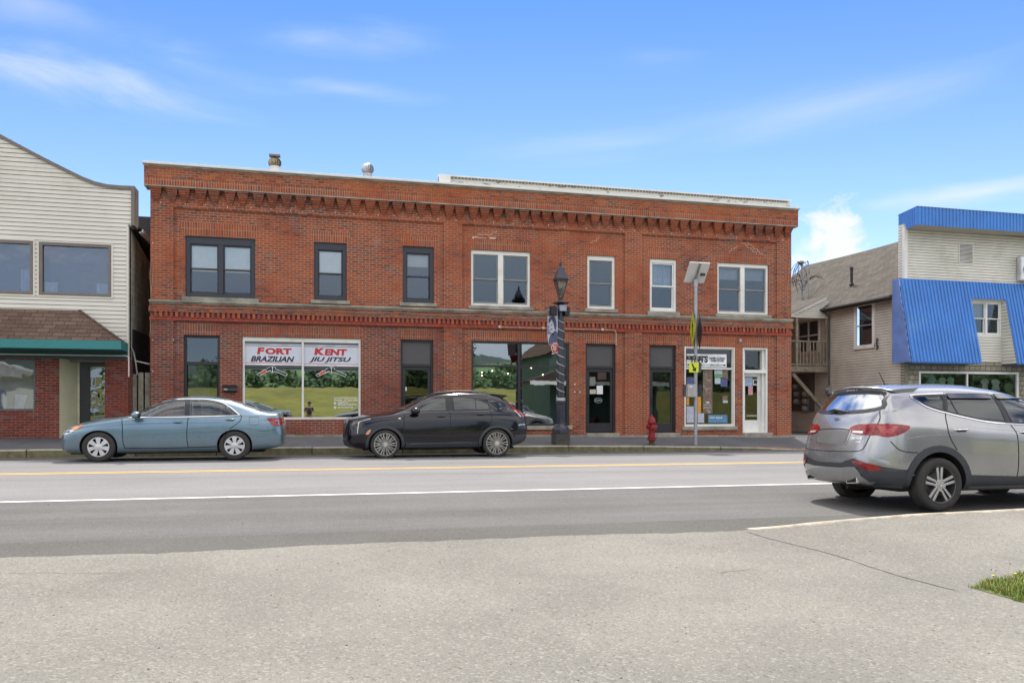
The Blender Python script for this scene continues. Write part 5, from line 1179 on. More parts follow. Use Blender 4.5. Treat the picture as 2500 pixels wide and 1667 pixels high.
# roof pipe
def roofpt(px, py):
    lo, hi = 21.0, 26.0
    for _ in range(50):
        X = (lo+hi)/2; Y, z = VX(px, py, X); zp = ezz+(ZRg-ezz)*(X-ex)/(XRg-ex)
        if z > zp: lo = X
        else: hi = X
    return (X, Y, z)
p = roofpt(2079, 694); m = MB(); m.lathe([(.10, -.05), (.10, .02), (.058, .05), (.058, .62), (.075, .62), (.075, .74), (.0, .74)], p, 14); m.build('vent_pipe', simple('vent_black', (.02, .02, .022), .6), bs_, smooth=True)
# service masts with tangled wires
t = thing('service_mast', 'two grey service masts with curled black wires on the roof edge', 'service mast', roofpt(1962, 728))
MG = simple('mast_grey', (.33, .33, .34), .5, .5); WIRE = simple('wire_dark', (.014, .014, .016), .5)
base = roofpt(1958, 729); b2 = roofpt(1973, 727)
topz = U(1957, 641, base[1])[1]; m = MB(); m.tube([base, (base[0], base[1], topz)], .045, 10); m.build('mast', MG, t, smooth=True)
topz2 = U(1974, 640, b2[1])[1]; m = MB(); m.tube([b2, (b2[0], b2[1], topz2), (b2[0]-.08, b2[1], topz2+.06), (b2[0]-.16, b2[1], topz2)], .032, 10); m.build('mast', MG, t, smooth=True)
m = MB(); m.sphere((base[0]-.08, base[1], topz+.02), .13, 8, 0, (1.35, 1, .75)); m.tube([(base[0]-.08, base[1], topz-.05), (base[0]+.02, base[1], topz-.15)], .06, 8); m.build('weather_head', MG, t, smooth=True)
m = MB(); random.seed(5)
for k in range(9):
    a = random.uniform(.15, .55); d0 = random.choice((-1, -1, -1, 1)); cxx = base[0]+random.uniform(-.15, .1); pts = []
    for i in range(14):
        s_t = i/13; pts.append((cxx+d0*(a*math.sin(s_t*math.pi)+.12*s_t*random.uniform(.7, 1.3)), base[1]-.05+.1*math.sin(k), topz-.02-s_t*(.7+.6*random.random()*.4+.3*(k % 3))+ .1*math.sin(s_t*9)))
    m.tube(pts, .013, 5)
for k in range(4): m.tube([(base[0], base[1]-.05, topz-.9-.1*k), (base[0]+.5, base[1]-.05, topz-.75+.05*k), (base[0]+.85+.1*k, base[1]-.05, topz-.45-.09*k)], .012, 5)
m.tube([(base[0]-.05, base[1]-.05, topz-.85), (base[0]-.9, base[1]-.1, topz-1.0), (base[0]-2, base[1]-.2, topz-1.1)], .016, 5)
m.build('wires', WIRE, t, smooth=True)
# ------------------------------------------------------------------ vehicles
def paint(name, c, metal=.35, rough=.28, dk=1.0):
    b = NB(name); p = b.pos(obj=True); n = b.noise(p, 2.2, 5, .6); k = b.mix(1.0, c, _comb(b, b.ramp(n, .3, .7, .93, 1.05)), 'MULTIPLY')
    d = b.noise(p, 7, 8, .7); low = b.n('ShaderNodeSeparateXYZ'); b.l(b.n('ShaderNodeTexCoord').outputs['Object'], low.inputs[0])
    dirt = b.math('MULTIPLY', b.ramp(low.outputs[2], .62, .22), b.ramp(d, .35, .7, .15*dk, .6*dk)); k = b.mix(dirt, k, (.16, .145, .12))
    b.bsdf(k, b.math('ADD', rough, b.math('MULTIPLY', dirt, .4)), metal, None, spec=.5 if metal else .3, coat=1.0 if metal else .6); return b.m
CGL = {}
def car_glass(name, tint, refl):
    b = NB(name); lw = b.n('ShaderNodeFresnel'); lw.inputs[0].default_value = 1.5; f = b.math('ADD', b.math('MULTIPLY', lw.outputs[0], 1.6), refl, True)
    gl = b.n('ShaderNodeBsdfGlossy'); gl.inputs['Roughness'].default_value = .015; gl.inputs['Color'].default_value = (.9, .94, .96, 1); tr = b.n('ShaderNodeBsdfTransparent'); tr.inputs[0].default_value = (*tint, 1)
    m = b.n('ShaderNodeMixShader'); b.l(f, m.inputs[0]); b.l(tr.outputs[0], m.inputs[1]); b.l(gl.outputs[0], m.inputs[2]); b.l(m.outputs[0], b.o.inputs[0]); return b.m
RUB = simple('tyre_rubber', (.045, .043, .040), .85, var=.2, scale=8, obj=True, spec=.3)
PLAS = simple('black_plastic', (.040, .043, .050), .6, var=.12, scale=5, obj=True)
WELL = simple('wheel_well', (.010, .010, .011), .9)
SEAL = simple('window_seal', (.012, .012, .013), .4)
CHR = simple('chrome', (.80, .80, .80), .12, 1.0, var=.03)
ALLOY = simple('alloy_silver', (.52, .52, .53), .32, .8, var=.06, obj=True); HUBC = simple('hubcap_silver', (.60, .60, .61), .38, .5, var=.06, obj=True)
ALB = simple('alloy_bright', (.62, .61, .59), .25, .7, var=.04); ALD = simple('alloy_black', (.015, .015, .017), .3, var=.1)
INT = simple('car_interior', (.035, .035, .038), .85, var=.2, scale=4, obj=True); INTG = simple('car_interior_grey', (.17, .165, .155), .85, var=.2, scale=4, obj=True)
LRED = simple('lamp_red', (.26, .008, .006), .10, 0, var=.45, scale=14, coat=.35, obj=True, Emission_Color=(.5, .01, .01, 1), Emission_Strength=0.0); LDK = simple('lamp_dark_red', (.12, .008, .01), .12, coat=1.0)
LCL = simple('lamp_clear', (.62, .63, .62), .08, .3, coat=1.0); LAM = simple('lamp_amber', (.70, .22, .03), .12, coat=1.0); GAP = simple('panel_gap', (.010, .010, .012), .8)
def inside(poly, x, y):
    r = False; n = len(poly); j = n-1
    for i in range(n):
        xi, yi = poly[i]; xj, yj = poly[j]
        if (yi > y) != (yj > y) and x < (xj-xi)*(y-yi)/(yj-yi)+xi: r = not r
        j = i
    return r
def smooth_poly(poly, n=3, closed=True):
    P = [Vector(p) for p in poly]; out = []; k = len(P)
    for i in range(k if closed else k-1):
        p0, p1, p2, p3 = (P[(i-1) % k], P[i], P[(i+1) % k], P[(i+2) % k]) if closed else (P[max(0, i-1)], P[i], P[i+1], P[min(k-1, i+2)])
        for t in range(n):
            t /= n; out.append(tuple(.5*((2*p1)+(p2-p0)*t+(2*p0-5*p1+4*p2-p3)*t*t+(3*p1-p0-3*p2+p3)*t**3)))
    if not closed: out.append(tuple(P[-1]))
    return out
def inset(poly, d):
    a = sum(poly[i][0]*poly[(i+1) % len(poly)][1]-poly[(i+1) % len(poly)][0]*poly[i][1] for i in range(len(poly))); s = 1 if a > 0 else -1; n = len(poly); out = []
    for i in range(n):
        p0, p1, p2 = Vector(poly[i-1]), Vector(poly[i]), Vector(poly[(i+1) % n]); e1 = (p1-p0); e2 = (p2-p1)
        if e1.length < 1e-7 or e2.length < 1e-7: out.append(tuple(p1)); continue
        e1.normalize(); e2.normalize(); n1 = Vector((-e1.y, e1.x))*s; n2 = Vector((-e2.y, e2.x))*s; b = (n1+n2)
        if b.length < 1e-6: out.append(tuple(p1)); continue
        b.normalize(); out.append(tuple(p1+b*d/max(.4, b.dot(n1))))
    return out
class Car:
    def __init__(s, name, label, keys, xs, front, rear, pmat, fb=.06, rb=.05, lv=3, crease=()):
        s.root = thing(name, label, 'car'); s.pm = pmat
        J = 8; rows = []
        def pt(c, x):
            L_ = keys[c]; z = lerp_list([(-a, b) for a, b, w in L_], -x); w = lerp_list([(-a, w) for a, b, w in L_], -x); return z, w
        def row(fn):
            r = []; z2, w2 = fn(2)[1:]; x2 = fn(2)[0]; r.append((x2, 0, z2-.0)); r.append((x2, .6*w2, z2))
            for c in range(2, 9): x, z, w = fn(c); r.append((x, w, z))
            x8, z8, w8 = fn(8); zt = fn(10)[1]; xt = fn(10)[0]; r.append((x8+(xt-x8)*.6, .6*w8, z8+(zt-z8)*.75)); r.append((xt, 0, zt)); return r
        rows.append(row(lambda c: front[c]))
        for x in xs: rows.append(row(lambda c: (x, *pt(c, x))))
        rows.append(row(lambda c: rear[c]))
        bm = bmesh.new(); V = [[bm.verts.new(p) for p in r] for r in rows]; n = len(rows)
        cl = bm.edges.layers.float.new('crease_edge')
        for i in range(n-1):
            for j in range(10): bm.faces.new((V[i][j], V[i][j+1], V[i+1][j+1], V[i+1][j]))
        for (ri, bulge, sg) in ((0, fb, 1), (n-1, rb, -1)):
            src = ri; grid = {}
            for k in range(3):
                for c in range(2, 9):
                    if k == 0: grid[k, c] = V[src][c]
                    elif c == 2: grid[k, c] = V[src][1] if k == 1 else V[src][0]
                    elif c == 8: grid[k, c] = V[src][9] if k == 1 else V[src][10]
                    else:
                        p = rows[src][c]; t = (.6, 0)[k-1]; bl = bulge[c-2] if isinstance(bulge, (list, tuple)) else bulge
                        grid[k, c] = bm.verts.new((p[0]+sg*bl*(1-t*t), p[1]*t, p[2]+(.0)))
            for k in (1, 2):
                for cc, idx in ((2, 2-k), (8, 8+k)):
                    bl = (bulge[cc-2] if isinstance(bulge, (list, tuple)) else bulge); V[src][idx].co.x += sg*bl*(1-(.36 if k == 1 else 0))
            for k in range(2):
                for c in range(2, 8):
                    f = (grid[k, c], grid[k, c+1], grid[k+1, c+1], grid[k+1, c]); bm.faces.new(f if sg < 0 else f[::-1])
        bm.edges.ensure_lookup_table()
        for (j, v) in crease:
            for i in range(n-1):
                e = bm.edges.get((V[i][j], V[i+1][j]))
                if e: e[cl] = v
        geom = bmesh.ops.duplicate(bm, geom=bm.verts[:]+bm.edges[:]+bm.faces[:])['geom']
        for v in [g for g in geom if isinstance(g, bmesh.types.BMVert)]: v.co.y *= -1
        bmesh.ops.reverse_faces(bm, faces=[g for g in geom if isinstance(g, bmesh.types.BMFace)])
        bmesh.ops.remove_doubles(bm, verts=bm.verts[:], dist=1e-5); bmesh.ops.recalc_face_normals(bm, faces=bm.faces[:])
        if sum(f.normal.dot(f.calc_center_median()-Vector((0, 0, .7)))*f.calc_area() for f in bm.faces) < 0: bmesh.ops.reverse_faces(bm, faces=bm.faces[:])
        me = bpy.data.meshes.new('cage'); bm.to_mesh(me); bm.free()
        o = bpy.data.objects.new('cage', me); COL.objects.link(o); md = o.modifiers.new('s', 'SUBSURF'); md.levels = lv; md.render_levels = lv
        bpy.context.view_layer.update(); s.me = bpy.data.meshes.new_from_object(o.evaluated_get(bpy.context.evaluated_depsgraph_get()))
        bpy.data.objects.remove(o); s.cut = []; s.wins = []; s.ends = []; s.refresh()
    def refresh(s):
        s.bvh = BVHTree.FromPolygons([v.co.copy() for v in s.me.vertices], [tuple(p.vertices) for p in s.me.polygons])
    def hit(s, mode, a, b):
        for k in range(14):
            h = s._hit(mode, a*(1-.012*k) if mode in ('F', 'B') else a, b-.012*k if mode != 'T' else b)
            if h: return h
        q = s.bvh.find_nearest(Vector((a, 0, b))); return q[0], q[1]
    def _hit(s, mode, a, b):
        if mode in ('L', 'R'):
            sg = 1 if mode == 'L' else -1; h = s.bvh.ray_cast(Vector((a, 3*sg, b)), Vector((0, -sg, 0)))
        elif mode in ('F', 'B'):
            sg = 1 if mode == 'F' else -1; h = s.bvh.ray_cast(Vector((4*sg, a, b)), Vector((-sg, 0, 0)))
        else: h = s.bvh.ray_cast(Vector((a, b, 4)), Vector((0, 0, -1)))
        if h[0] is None: return None
        return h[0], h[1]
    def patch(s, name, poly, mode, mat, off=.004, parent=None, step=.07, hole=None, lim=None, build=True, smooth=60, mb=None, mi=0):
        """polygon (x,z) for L/R, (y,z) for F/B, (x,y) for T, laid on the body surface"""
        P = []; n = len(poly)
        for i in range(n):
            a, b = Vector(poly[i]), Vector(poly[(i+1) % n]); k = max(1, int((b-a).length/step))
            for t in range(k): P.append(a.lerp(b, t/k))
        vs = list(P); ed = [(i, (i+1) % len(P)) for i in range(len(P))]; polys = [poly]
        if hole:
            b0 = len(vs); Q = []
            for i in range(len(hole)):
                a, b = Vector(hole[i]), Vector(hole[(i+1) % len(hole)]); k = max(1, int((b-a).length/step))
                for t in range(k): Q.append(a.lerp(b, t/k))
            vs += Q; ed += [(b0+i, b0+(i+1) % len(Q)) for i in range(len(Q))]
        x0, x1 = min(p.x for p in P), max(p.x for p in P); y0, y1 = min(p.y for p in P), max(p.y for p in P)
        x = x0+step*.5
        while x < x1:
            y = y0+step*.5
            while y < y1:
                if inside(poly, x, y) and not (hole and inside(hole, x, y)): vs.append(Vector((x, y)))
                y += step
            x += step
        rv, re, rf, *_r = geometry.delaunay_2d_cdt([Vector((v.x, v.y)) for v in vs], ed, [], 0, 1e-5)
        m = mb or MB(); base = len(m.v); idx = {}
        for f in rf:
            cx_ = sum(rv[i].x for i in f)/3; cy_ = sum(rv[i].y for i in f)/3
            if not inside(poly, cx_, cy_) or (hole and inside(hole, cx_, cy_)): continue
            ids = []; ok = True
            for i in f:
                if i not in idx:
                    h = s._hit(mode, rv[i].x, rv[i].y)
                    if h is None or (lim and not lim(h[0])): idx[i] = None
                    else: m.v.append(tuple(h[0]+h[1]*off)); idx[i] = len(m.v)-1
                if idx[i] is None: ok = False; break
                ids.append(idx[i])
            if not ok: continue
            a, b, c = (Vector(m.v[q]) for q in ids); nn = (b-a).cross(c-a); d = {'L': (0, 1, 0), 'R': (0, -1, 0), 'F': (1, 0, 0), 'B': (-1, 0, 0), 'T': (0, 0, 1)}[mode]
            if nn.dot(Vector(d)) < 0: ids = ids[::-1]
            m.f.append(tuple(ids)); m.mi.append(mi)
        if mb is None and m.f: return m.build(name, mat, parent or s.root, local=True, smooth=smooth)
    def stroke(s, name, pts, mode, w, mat, off=.0035, parent=None, closed=False, sm=4, mb=None, mi=0, lift=0):
        P = smooth_poly(pts, sm, closed) if sm else pts; m = mb or MB(); b = len(m.v); k = 0; n = len(P); ok = []
        for i in range(n):
            p = Vector(P[i]); q = Vector(P[(i+1) % n] if closed or i < n-1 else P[i]); r = Vector(P[i-1] if closed or i > 0 else P[i]); t = (q-r)
            if t.length < 1e-8: ok.append(None); continue
            t.normalize(); nn = Vector((-t.y, t.x))*w/2; h1 = s._hit(mode, *(p+nn)); h2 = s._hit(mode, *(p-nn))
            if h1 is None or h2 is None or (h1[0]-h2[0]).length > max(.08, 4*w): ok.append(None); continue
            m.v += [tuple(h1[0]+h1[1]*off), tuple(h2[0]+h2[1]*off)]; ok.append(len(m.v)-2)
        for i in range(n if closed else n-1):
            a, c = ok[i], ok[(i+1) % n]
            if a is not None and c is not None: m.f.append((a, a+1, c+1, c)); m.mi.append(mi)
        if mb is None and m.f: return m.build(name, mat, parent or s.root, local=True)
    def window(s, poly, mode, glass, trim=SEAL, tw=.028, name='window', chrome=None, off=.004, sm=0, parent=None):
        if sm: poly = smooth_poly(poly, sm)
        s.cut.append((mode, inset(poly, tw*.55))); o = s.patch(name, poly, mode, glass, off, parent)
        s.patch('window_seal', poly, mode, trim, off+.003, o, hole=inset(poly, tw), step=.05)
        if chrome: s.stroke('chrome_trim', poly, mode, .018, chrome, off+.006, o, closed=True, sm=0)
        return o
    def finish(s, arches, rA, wellmat=WELL, depth=.34, half=.95):
        o = bpy.data.objects.new('body', s.me); COL.objects.link(o); o.parent = s.root; OFF[o] = Vector((0, 0, 0))
        s.me.materials.clear(); s.me.materials.append(s.pm); s.me.materials.append(wellmat)
        for x, z in arches:
            for sg in (1, -1):
                m = MB(); m.lathe([(.0, half-depth), (rA, half-depth), (rA, half+.3), (.0, half+.3)], (x, 0, z), 40, 'y')
                if sg < 0: m.v = [(a, -b, c) for a, b, c in m.v]; m.f = [f[::-1] for f in m.f]
                c = m.build('cutter', [s.pm, wellmat]); c.data.polygons.foreach_set('material_index', [1]*len(c.data.polygons))
                bm = bmesh.new(); bm.from_mesh(c.data); bmesh.ops.remove_doubles(bm, verts=bm.verts[:], dist=1e-5); bmesh.ops.recalc_face_normals(bm, faces=bm.faces[:]); bm.to_mesh(c.data); bm.free()
                md = o.modifiers.new('b', 'BOOLEAN'); md.object = c; md.operation = 'DIFFERENCE'; md.solver = 'EXACT'
                bpy.context.view_layer.update(); me = bpy.data.meshes.new_from_object(o.evaluated_get(bpy.context.evaluated_depsgraph_get()))
                o.modifiers.clear(); o.data = me; bpy.data.objects.remove(c)
        me = o.data; me.name = 'body'; bm = bmesh.new(); bm.from_mesh(me); kill = []
        for f in bm.faces:
            c = f.calc_center_median()
            for mode, poly in s.cut:
                if mode in ('L', 'R'):
                    if (c.y > 0) == (mode == 'L') and abs(f.normal.y) > .2 and inside(poly, c.x, c.z) : kill.append(f); break
                elif (c.x > 0) == (mode == 'F') and abs(f.normal.x) > .15 and inside(poly, c.y, c.z) and abs(c.x) > .0: kill.append(f); break
        bmesh.ops.delete(bm, geom=kill, context='FACES'); bm.to_mesh(me); bm.free()
        me.polygons.foreach_set('use_smooth', [True]*len(me.polygons)); me.set_sharp_from_angle(angle=R(38)); s.body = o; return o
    def mirror_pair(s, fn):
        for md in ('L', 'R'): fn(md, 1 if md == 'L' else -1)
def spoke(mb, ang, r0, r1, w0, w1, y, d, m=0, off=0.0, off1=None):
    c, s_ = math.cos(ang), math.sin(ang); off1 = off if off1 is None else off1
    def P(r, w, yy): return (r*c-w*s_, yy, r*s_+w*c)
    a = [P(r0, -w0+off, y), P(r0, w0+off, y), P(r1, w1+off1, y), P(r1, -w1+off1, y)]; b = [(p[0], p[1]-d, p[2]) for p in a]
    n = len(mb.v); mb.add(a+b, [(0, 1, 2, 3), (7, 6, 5, 4), (0, 4, 5, 1), (1, 5, 6, 2), (2, 6, 7, 3), (3, 7, 4, 0)], m)
def wheel(root, x, y, Rr, rim, tw, style, sg, mats):
    """axis along y; outer face at y (towards sg)"""
    def fin(mb, name, mt, par, **k):
        mb.v = [(a+x, y+sg*b, c+Rr) for a, b, c in mb.v]
        if sg < 0: mb.f = [f[::-1] for f in mb.f]
        return mb.build(name, mt, par, local=True, **k)
    t = MB(); t.lathe([(rim*.97, -tw), (rim*1.04, -tw), (Rr*.96, -tw+.01), (Rr, -tw+.04), (Rr, -.045), (Rr*.975, -.012), (Rr*.90, .004), (rim*1.10, .002), (rim*1.03, -.008), (rim*.985, -.012), (rim*.97, -.04)], (0, 0, 0), 56, 'y')
    T = fin(t, 'tyre', RUB, root, smooth=50)
    t = MB(); t.lathe([(rim*1.0, -.008), (rim*.99, -.002), (rim*.955, -.006), (rim*.93, -.03), (rim*.88, -.15), (rim*.80, -.18), (.0, -.185)], (0, 0, 0), 48, 'y', 0)
    fin(t, 'rim', mats[0] if style != 'hub' else WELL, T, smooth=40)
    t = MB(); t.lathe([(rim*.62, -.12), (rim*.62, -.10), (.0, -.10)], (0, 0, 0), 32, 'y'); fin(t, 'brake_disc', simple('brake_disc', (.14, .135, .13), .45, .8), T, smooth=30)
    t = MB()
    if style == 'hub':
        t.lathe([(rim*1.01, -.006), (rim*1.0, .004), (rim*.92, .004), (rim*.90, -.004), (rim*.9, -.02)], (0, 0, 0), 56, 'y')
        for k in range(7): spoke(t, math.pi*2*(k+.5)/7+.2, rim*.22, rim*.93, rim*.115, rim*.25, .002, .02)
        t.lathe([(rim*.36, -.004), (rim*.32, .010), (rim*.18, .014), (rim*.15, .018), (.0, .019)], (0, 0, 0), 32, 'y')
        fin(t, 'hubcap', mats[1], T, smooth=30, bevel=.0)
    elif style == 'mesh':
        for k in range(10):
            a = math.pi*2*k/10; spoke(t, a, rim*.13, rim*.97, .0045, .006, -.006, .03, off=.006, off1=.028); spoke(t, a, rim*.13, rim*.97, .0045, .006, -.006, .03, off=-.006, off1=-.028)
            for q in (1, -1): spoke(t, a, rim*.45, rim*.97, .0025, .003, -.012, .02, off=q*.018, off1=q*.052)
        t.lathe([(rim*.20, -.02), (rim*.17, -.002), (.0, -.001)], (0, 0, 0), 24, 'y'); t.lathe([(rim*1.005, -.006), (rim*1.0, .003), (rim*.965, .003), (rim*.955, -.006)], (0, 0, 0), 56, 'y')
        fin(t, 'spokes', mats[1], T, smooth=30)
    else:
        for k in range(5):
            a = math.pi*2*k/5+math.pi/2
            for q in (1, -1): spoke(t, a, rim*.15, rim*.97, rim*.062, rim*.075, -.012, .035, off=q*rim*.085, off1=q*rim*.15)
        t.lathe([(rim*.27, -.03), (rim*.25, -.012), (rim*.20, -.010), (.0, -.014)], (0, 0, 0), 32, 'y')
        fin(t, 'spokes', mats[1], T, smooth=30, bevel=.004)
        t = MB()
        for k in range(5): a = math.pi*2*(k+.5)/5+math.pi/2; t.lathe([(.010, -.02), (.010, .0), (.0, .0)], (rim*.30*math.cos(a), -.004, rim*.30*math.sin(a)), 8, 'y')
        t.lathe([(rim*.12, -.012), (rim*.10, .0), (.0, .001)], (0, 0, 0), 20, 'y'); fin(t, 'wheel_nuts', CHR, T, smooth=30)
    return T
def seatset(c, xf, xr, mat, zs=.45, w=.26, hz=1.05, lean=.12):
    for x, rr in ((xf, 0), (xr, 1)):
        for y in ((.38, -.38) if not rr else (.40, 0, -.40)):
            m = MB(); m.prism([(x+.28, zs), (x-.20, zs), (x-.20-lean*1.2, hz-.17), (x-.08-lean*1.2, hz-.15), (x-.04, zs+.16), (x+.28, zs+.15)], y-w*(1 if not rr else .75), y+w*(1 if not rr else .75)); m.build('seat', mat, c.root, local=True, bevel=.03)
            m = MB(); m.box(x-.19-lean*1.3, x-.09-lean*1.3, y-.12, y+.12, hz-.13, hz+.06); m.build('headrest', mat, c.root, local=True, bevel=.03)
    m = MB(); m.prism([(xf+.55, zs), (xf+.95, zs), (xf+.95, zs+.48), (xf+.62, zs+.50)], -.66, .66); m.build('dashboard', mat, c.root, local=True, bevel=.03)
    m = MB(); m.box(xr-.4, xf+.95, -.72, .72, zs-.12, zs-.08); m.build('cabin_floor', INT, c.root, local=True)
    m = MB(); a = Vector((xf+.52, .38, zs+.52)); pts = [(a.x+.06*math.sin(t*.524)*0-.07*math.cos(t*math.pi/8), a.y+.18*math.sin(t*math.pi/8), a.z+.16*math.cos(t*math.pi/8)*.95) for t in range(17)]; m.tube(pts, .014, 6, cap=False); m.build('steering_wheel', INT, c.root, local=True, smooth=True)
def mirror_part(c, x, z, w, mat, sg, size=(.10, .13, .085)):
    m = MB(); b = c.hit('L' if sg > 0 else 'R', x, z)[0]; yb = abs(b.y)
    m.sphere((x+.01, sg*(yb+.17), z+.035), 1, 8, 0, size); m.tube([(x+.05, sg*(yb-.03), z-.03), (x+.02, sg*(yb+.10), z+.0)], [.035, .03], 8); o = m.build('door_mirror', mat, c.root, local=True, smooth=50)
    m = MB(); m.sphere((x-.03, sg*(yb+.17), z+.035), 1, 8, 0, (.068, size[1]*.86, size[2]*.84)); m.build('mirror_glass', SEAL, o, local=True, smooth=50)
def handle_part(c, x, z, l, mat, md, d=.03):
    h0 = c.hit(md, x-l/2, z)[0]; h1 = c.hit(md, x+l/2, z)[0]; sg = 1 if md == 'L' else -1; m = MB()
    m.tube([h0, h0.lerp(h1, .2)+Vector((0, sg*d, .002)), h0.lerp(h1, .5)+Vector((0, sg*(d+.008), .004)), h0.lerp(h1, .8)+Vector((0, sg*d, .002)), h1], [.008, .014, .015, .014, .008], 8); m.build('door_handle', mat, c.root, local=True, smooth=50)
    q = c.patch('handle_cup', [(x-l*.30, z-.03), (x+l*.30, z-.03), (x+l*.32, z+.02), (x-l*.32, z+.02)], md, SEAL if mat is not None else GAP, .002)

# ---------------- sedan
def make_sedan():
    K = {2: [(2.3, .20, .74), (1.9, .17, .82), (1.39, .17, .82), (-1.39, .18, .82), (-2.0, .22, .80), (-2.4, .27, .74)],
         3: [(2.2, .30, .86), (1.9, .28, .895), (0, .27, .90), (-1.9, .30, .90), (-2.3, .38, .83)],
         4: [(2.2, .50, .885), (1.9, .52, .915), (1.2, .55, .925), (-1.4, .58, .925), (-2.0, .60, .905), (-2.3, .62, .85)],
         5: [(2.2, .64, .865), (1.9, .70, .905), (1.39, .78, .915), (.8, .83, .905), (-1.4, .87, .915), (-2.0, .90, .88), (-2.3, .90, .82)],
         6: [(2.2, .72, .79), (1.9, .79, .835), (1.39, .87, .86), (.8, .945, .86), (0, .975, .86), (-1.2, .99, .86), (-1.6, 1.02, .83), (-2.0, 1.035, .80), (-2.25, 1.03, .75)],
         7: [(2.2, .755, .68), (1.9, .83, .74), (1.39, .905, .76), (1.0, .955, .77), (.78, .985, .785), (.4, 1.10, .775), (.05, 1.21, .745), (-.35, 1.235, .74), (-.85, 1.235, .735), (-1.2, 1.20, .73), (-1.6, 1.125, .74), (-1.95, 1.07, .73), (-2.25, 1.055, .69)],
         8: [(2.2, .775, .54), (1.9, .855, .60), (1.39, .935, .62), (1.0, .985, .66), (.78, 1.02, .68), (.4, 1.225, .655), (.05, 1.385, .605), (-.35, 1.435, .59), (-.85, 1.425, .585), (-1.2, 1.375, .585), (-1.6, 1.235, .62), (-1.95, 1.105, .65), (-2.25, 1.08, .60)],
         10: [(2.2, .80, 0), (1.9, .885, 0), (1.39, .965, 0), (1.0, 1.01, 0), (.78, 1.045, 0), (.4, 1.265, 0), (.05, 1.43, 0), (-.35, 1.485, 0), (-.85, 1.475, 0), (-1.2, 1.42, 0), (-1.6, 1.27, 0), (-1.95, 1.125, 0), (-2.25, 1.10, 0)]}
    NS = lambda x: x if x < 1.39 else 1.39+(x-1.39)*.80
    K = {q: [(NS(e[0]),)+tuple(e[1:]) for e in v] for q, v in K.items()}
    fr = {2: (2.33, .22, .62), 3: (2.35, .32, .68), 4: (2.36, .48, .71), 5: (2.34, .60, .70), 6: (2.31, .66, .64), 7: (2.30, .695, .55), 8: (2.29, .715, .42), 10: (2.29, .73, 0)}
    fr = {q: (NS(e[0]), e[1], e[2]) for q, e in fr.items()}
    rr = {2: (-2.40, .29, .68), 3: (-2.43, .38, .74), 4: (-2.44, .58, .77), 5: (-2.40, .86, .75), 6: (-2.36, 1.0, .69), 7: (-2.35, 1.05, .62), 8: (-2.35, 1.085, .52), 10: (-2.35, 1.11, 0)}
    P = paint('paint_blue', (.135, .215, .275), .55, .26, .7)
    c = Car('parked_sedan', 'dusty light blue four-door sedan with silver wheel covers parked left of the black car', K, [2.03, 1.80, 1.39, 1.0, .78, .4, .05, -.35, -.85, -1.2, -1.6, -1.95, -2.22], fr, rr, P, .09, .05, crease=((6, .35), (5, .3)))
    g = car_glass('sedan_glass', (.62, .70, .68), .04)
    fw = [(.84, .985), (.45, 1.17), (.22, 1.275), (.05, 1.335), (-.10, 1.365), (-.335, 1.375), (-.365, .995), (.50, .985)]
    rw = [(-.445, 1.375), (-.75, 1.37), (-.98, 1.335), (-1.13, 1.28), (-1.28, 1.18), (-1.45, 1.035), (-1.35, 1.02), (-.455, 1.0)]
    def side(md, sg):
        o1 = c.window(fw, md, g, tw=.022); o2 = c.window(rw, md, g, tw=.022); m = MB()
        c.stroke('', [(-.395, .985), (-.385, 1.385)], md, .10, None, .0085, sm=3, mb=m); m.build('door_pillar', SEAL, c.root, local=True)
        m = MB(); c.stroke('', [(.86, .975), (.45, 1.185), (.22, 1.29), (.05, 1.352), (-.12, 1.385), (-.4, 1.395), (-.75, 1.39), (-.98, 1.353), (-1.14, 1.295), (-1.30, 1.19), (-1.49, 1.025)], md, .014, None, .010, sm=4, mb=m)
        c.stroke('', [(.86, .975), (.4, .982), (-.4, .992), (-1.49, 1.017)], md, .016, None, .010, sm=4, mb=m); m.build('chrome_trim', CHR, c.root, local=True)
        m = MB(); G_ = lambda p, w=.016: c.stroke('', p, md, w, None, .0035, mb=m)
        G_([(.94, .955), (.915, .80), (.91, .60), (.895, .40), (.86, .30)]); G_([(-.415, .985), (-.40, .80), (-.39, .60), (-.40, .42), (-.42, .30)]); G_([(.86, .30), (.2, .29), (-.42, .30), (-1.02, .32), (-1.13, .39), (-1.20, .56), (-1.30, .72), (-1.48, .87), (-1.53, .98), (-1.49, 1.03)])
        G_([(-1.88, .66), (-2.05, .665), (-2.28, .69)], .007); G_([(1.86, .66), (1.95, .665), (2.06, .66)], .007)
        G_([(-1.70, .80), (-1.70, .97), (-1.73, .985), (-1.87, .985), (-1.90, .96), (-1.90, .82), (-1.87, .80), (-1.72, .80)], .006); m.build('panel_gaps', GAP, c.root, local=True)
        G2 = MB(); c.stroke('', [(-1.17, 1.02), (-1.19, 1.25)], md, .018, None, .008, sm=2, mb=G2); G2.build('window_divider', SEAL, c.root, local=True)
        handle_part(c, -.20, .875, .21, P, md); handle_part(c, -1.29, .925, .21, P, md); mirror_part(c, .62, 1.0, .1, P, sg)
        c.patch('tail_light', smooth_poly([(-2.07, .955), (-2.20, .955), (-2.38, .94), (-2.40, .80), (-2.30, .76), (-2.19, .80), (-2.12, .885)], 3), md, LRED, .005)
        c.patch('headlight', smooth_poly([(NS(a_), b_) for a_, b_ in ((2.24, .60), (2.30, .70), (2.10, .765), (1.92, .80), (1.78, .815), (1.88, .75), (2.02, .67))], 3), md, LCL, .005); c.patch('turn_signal', smooth_poly([(NS(a_), b_) for a_, b_ in ((2.06, .725), (1.92, .79), (1.78, .812), (1.86, .75), (1.97, .70))], 3), md, LAM, .008)
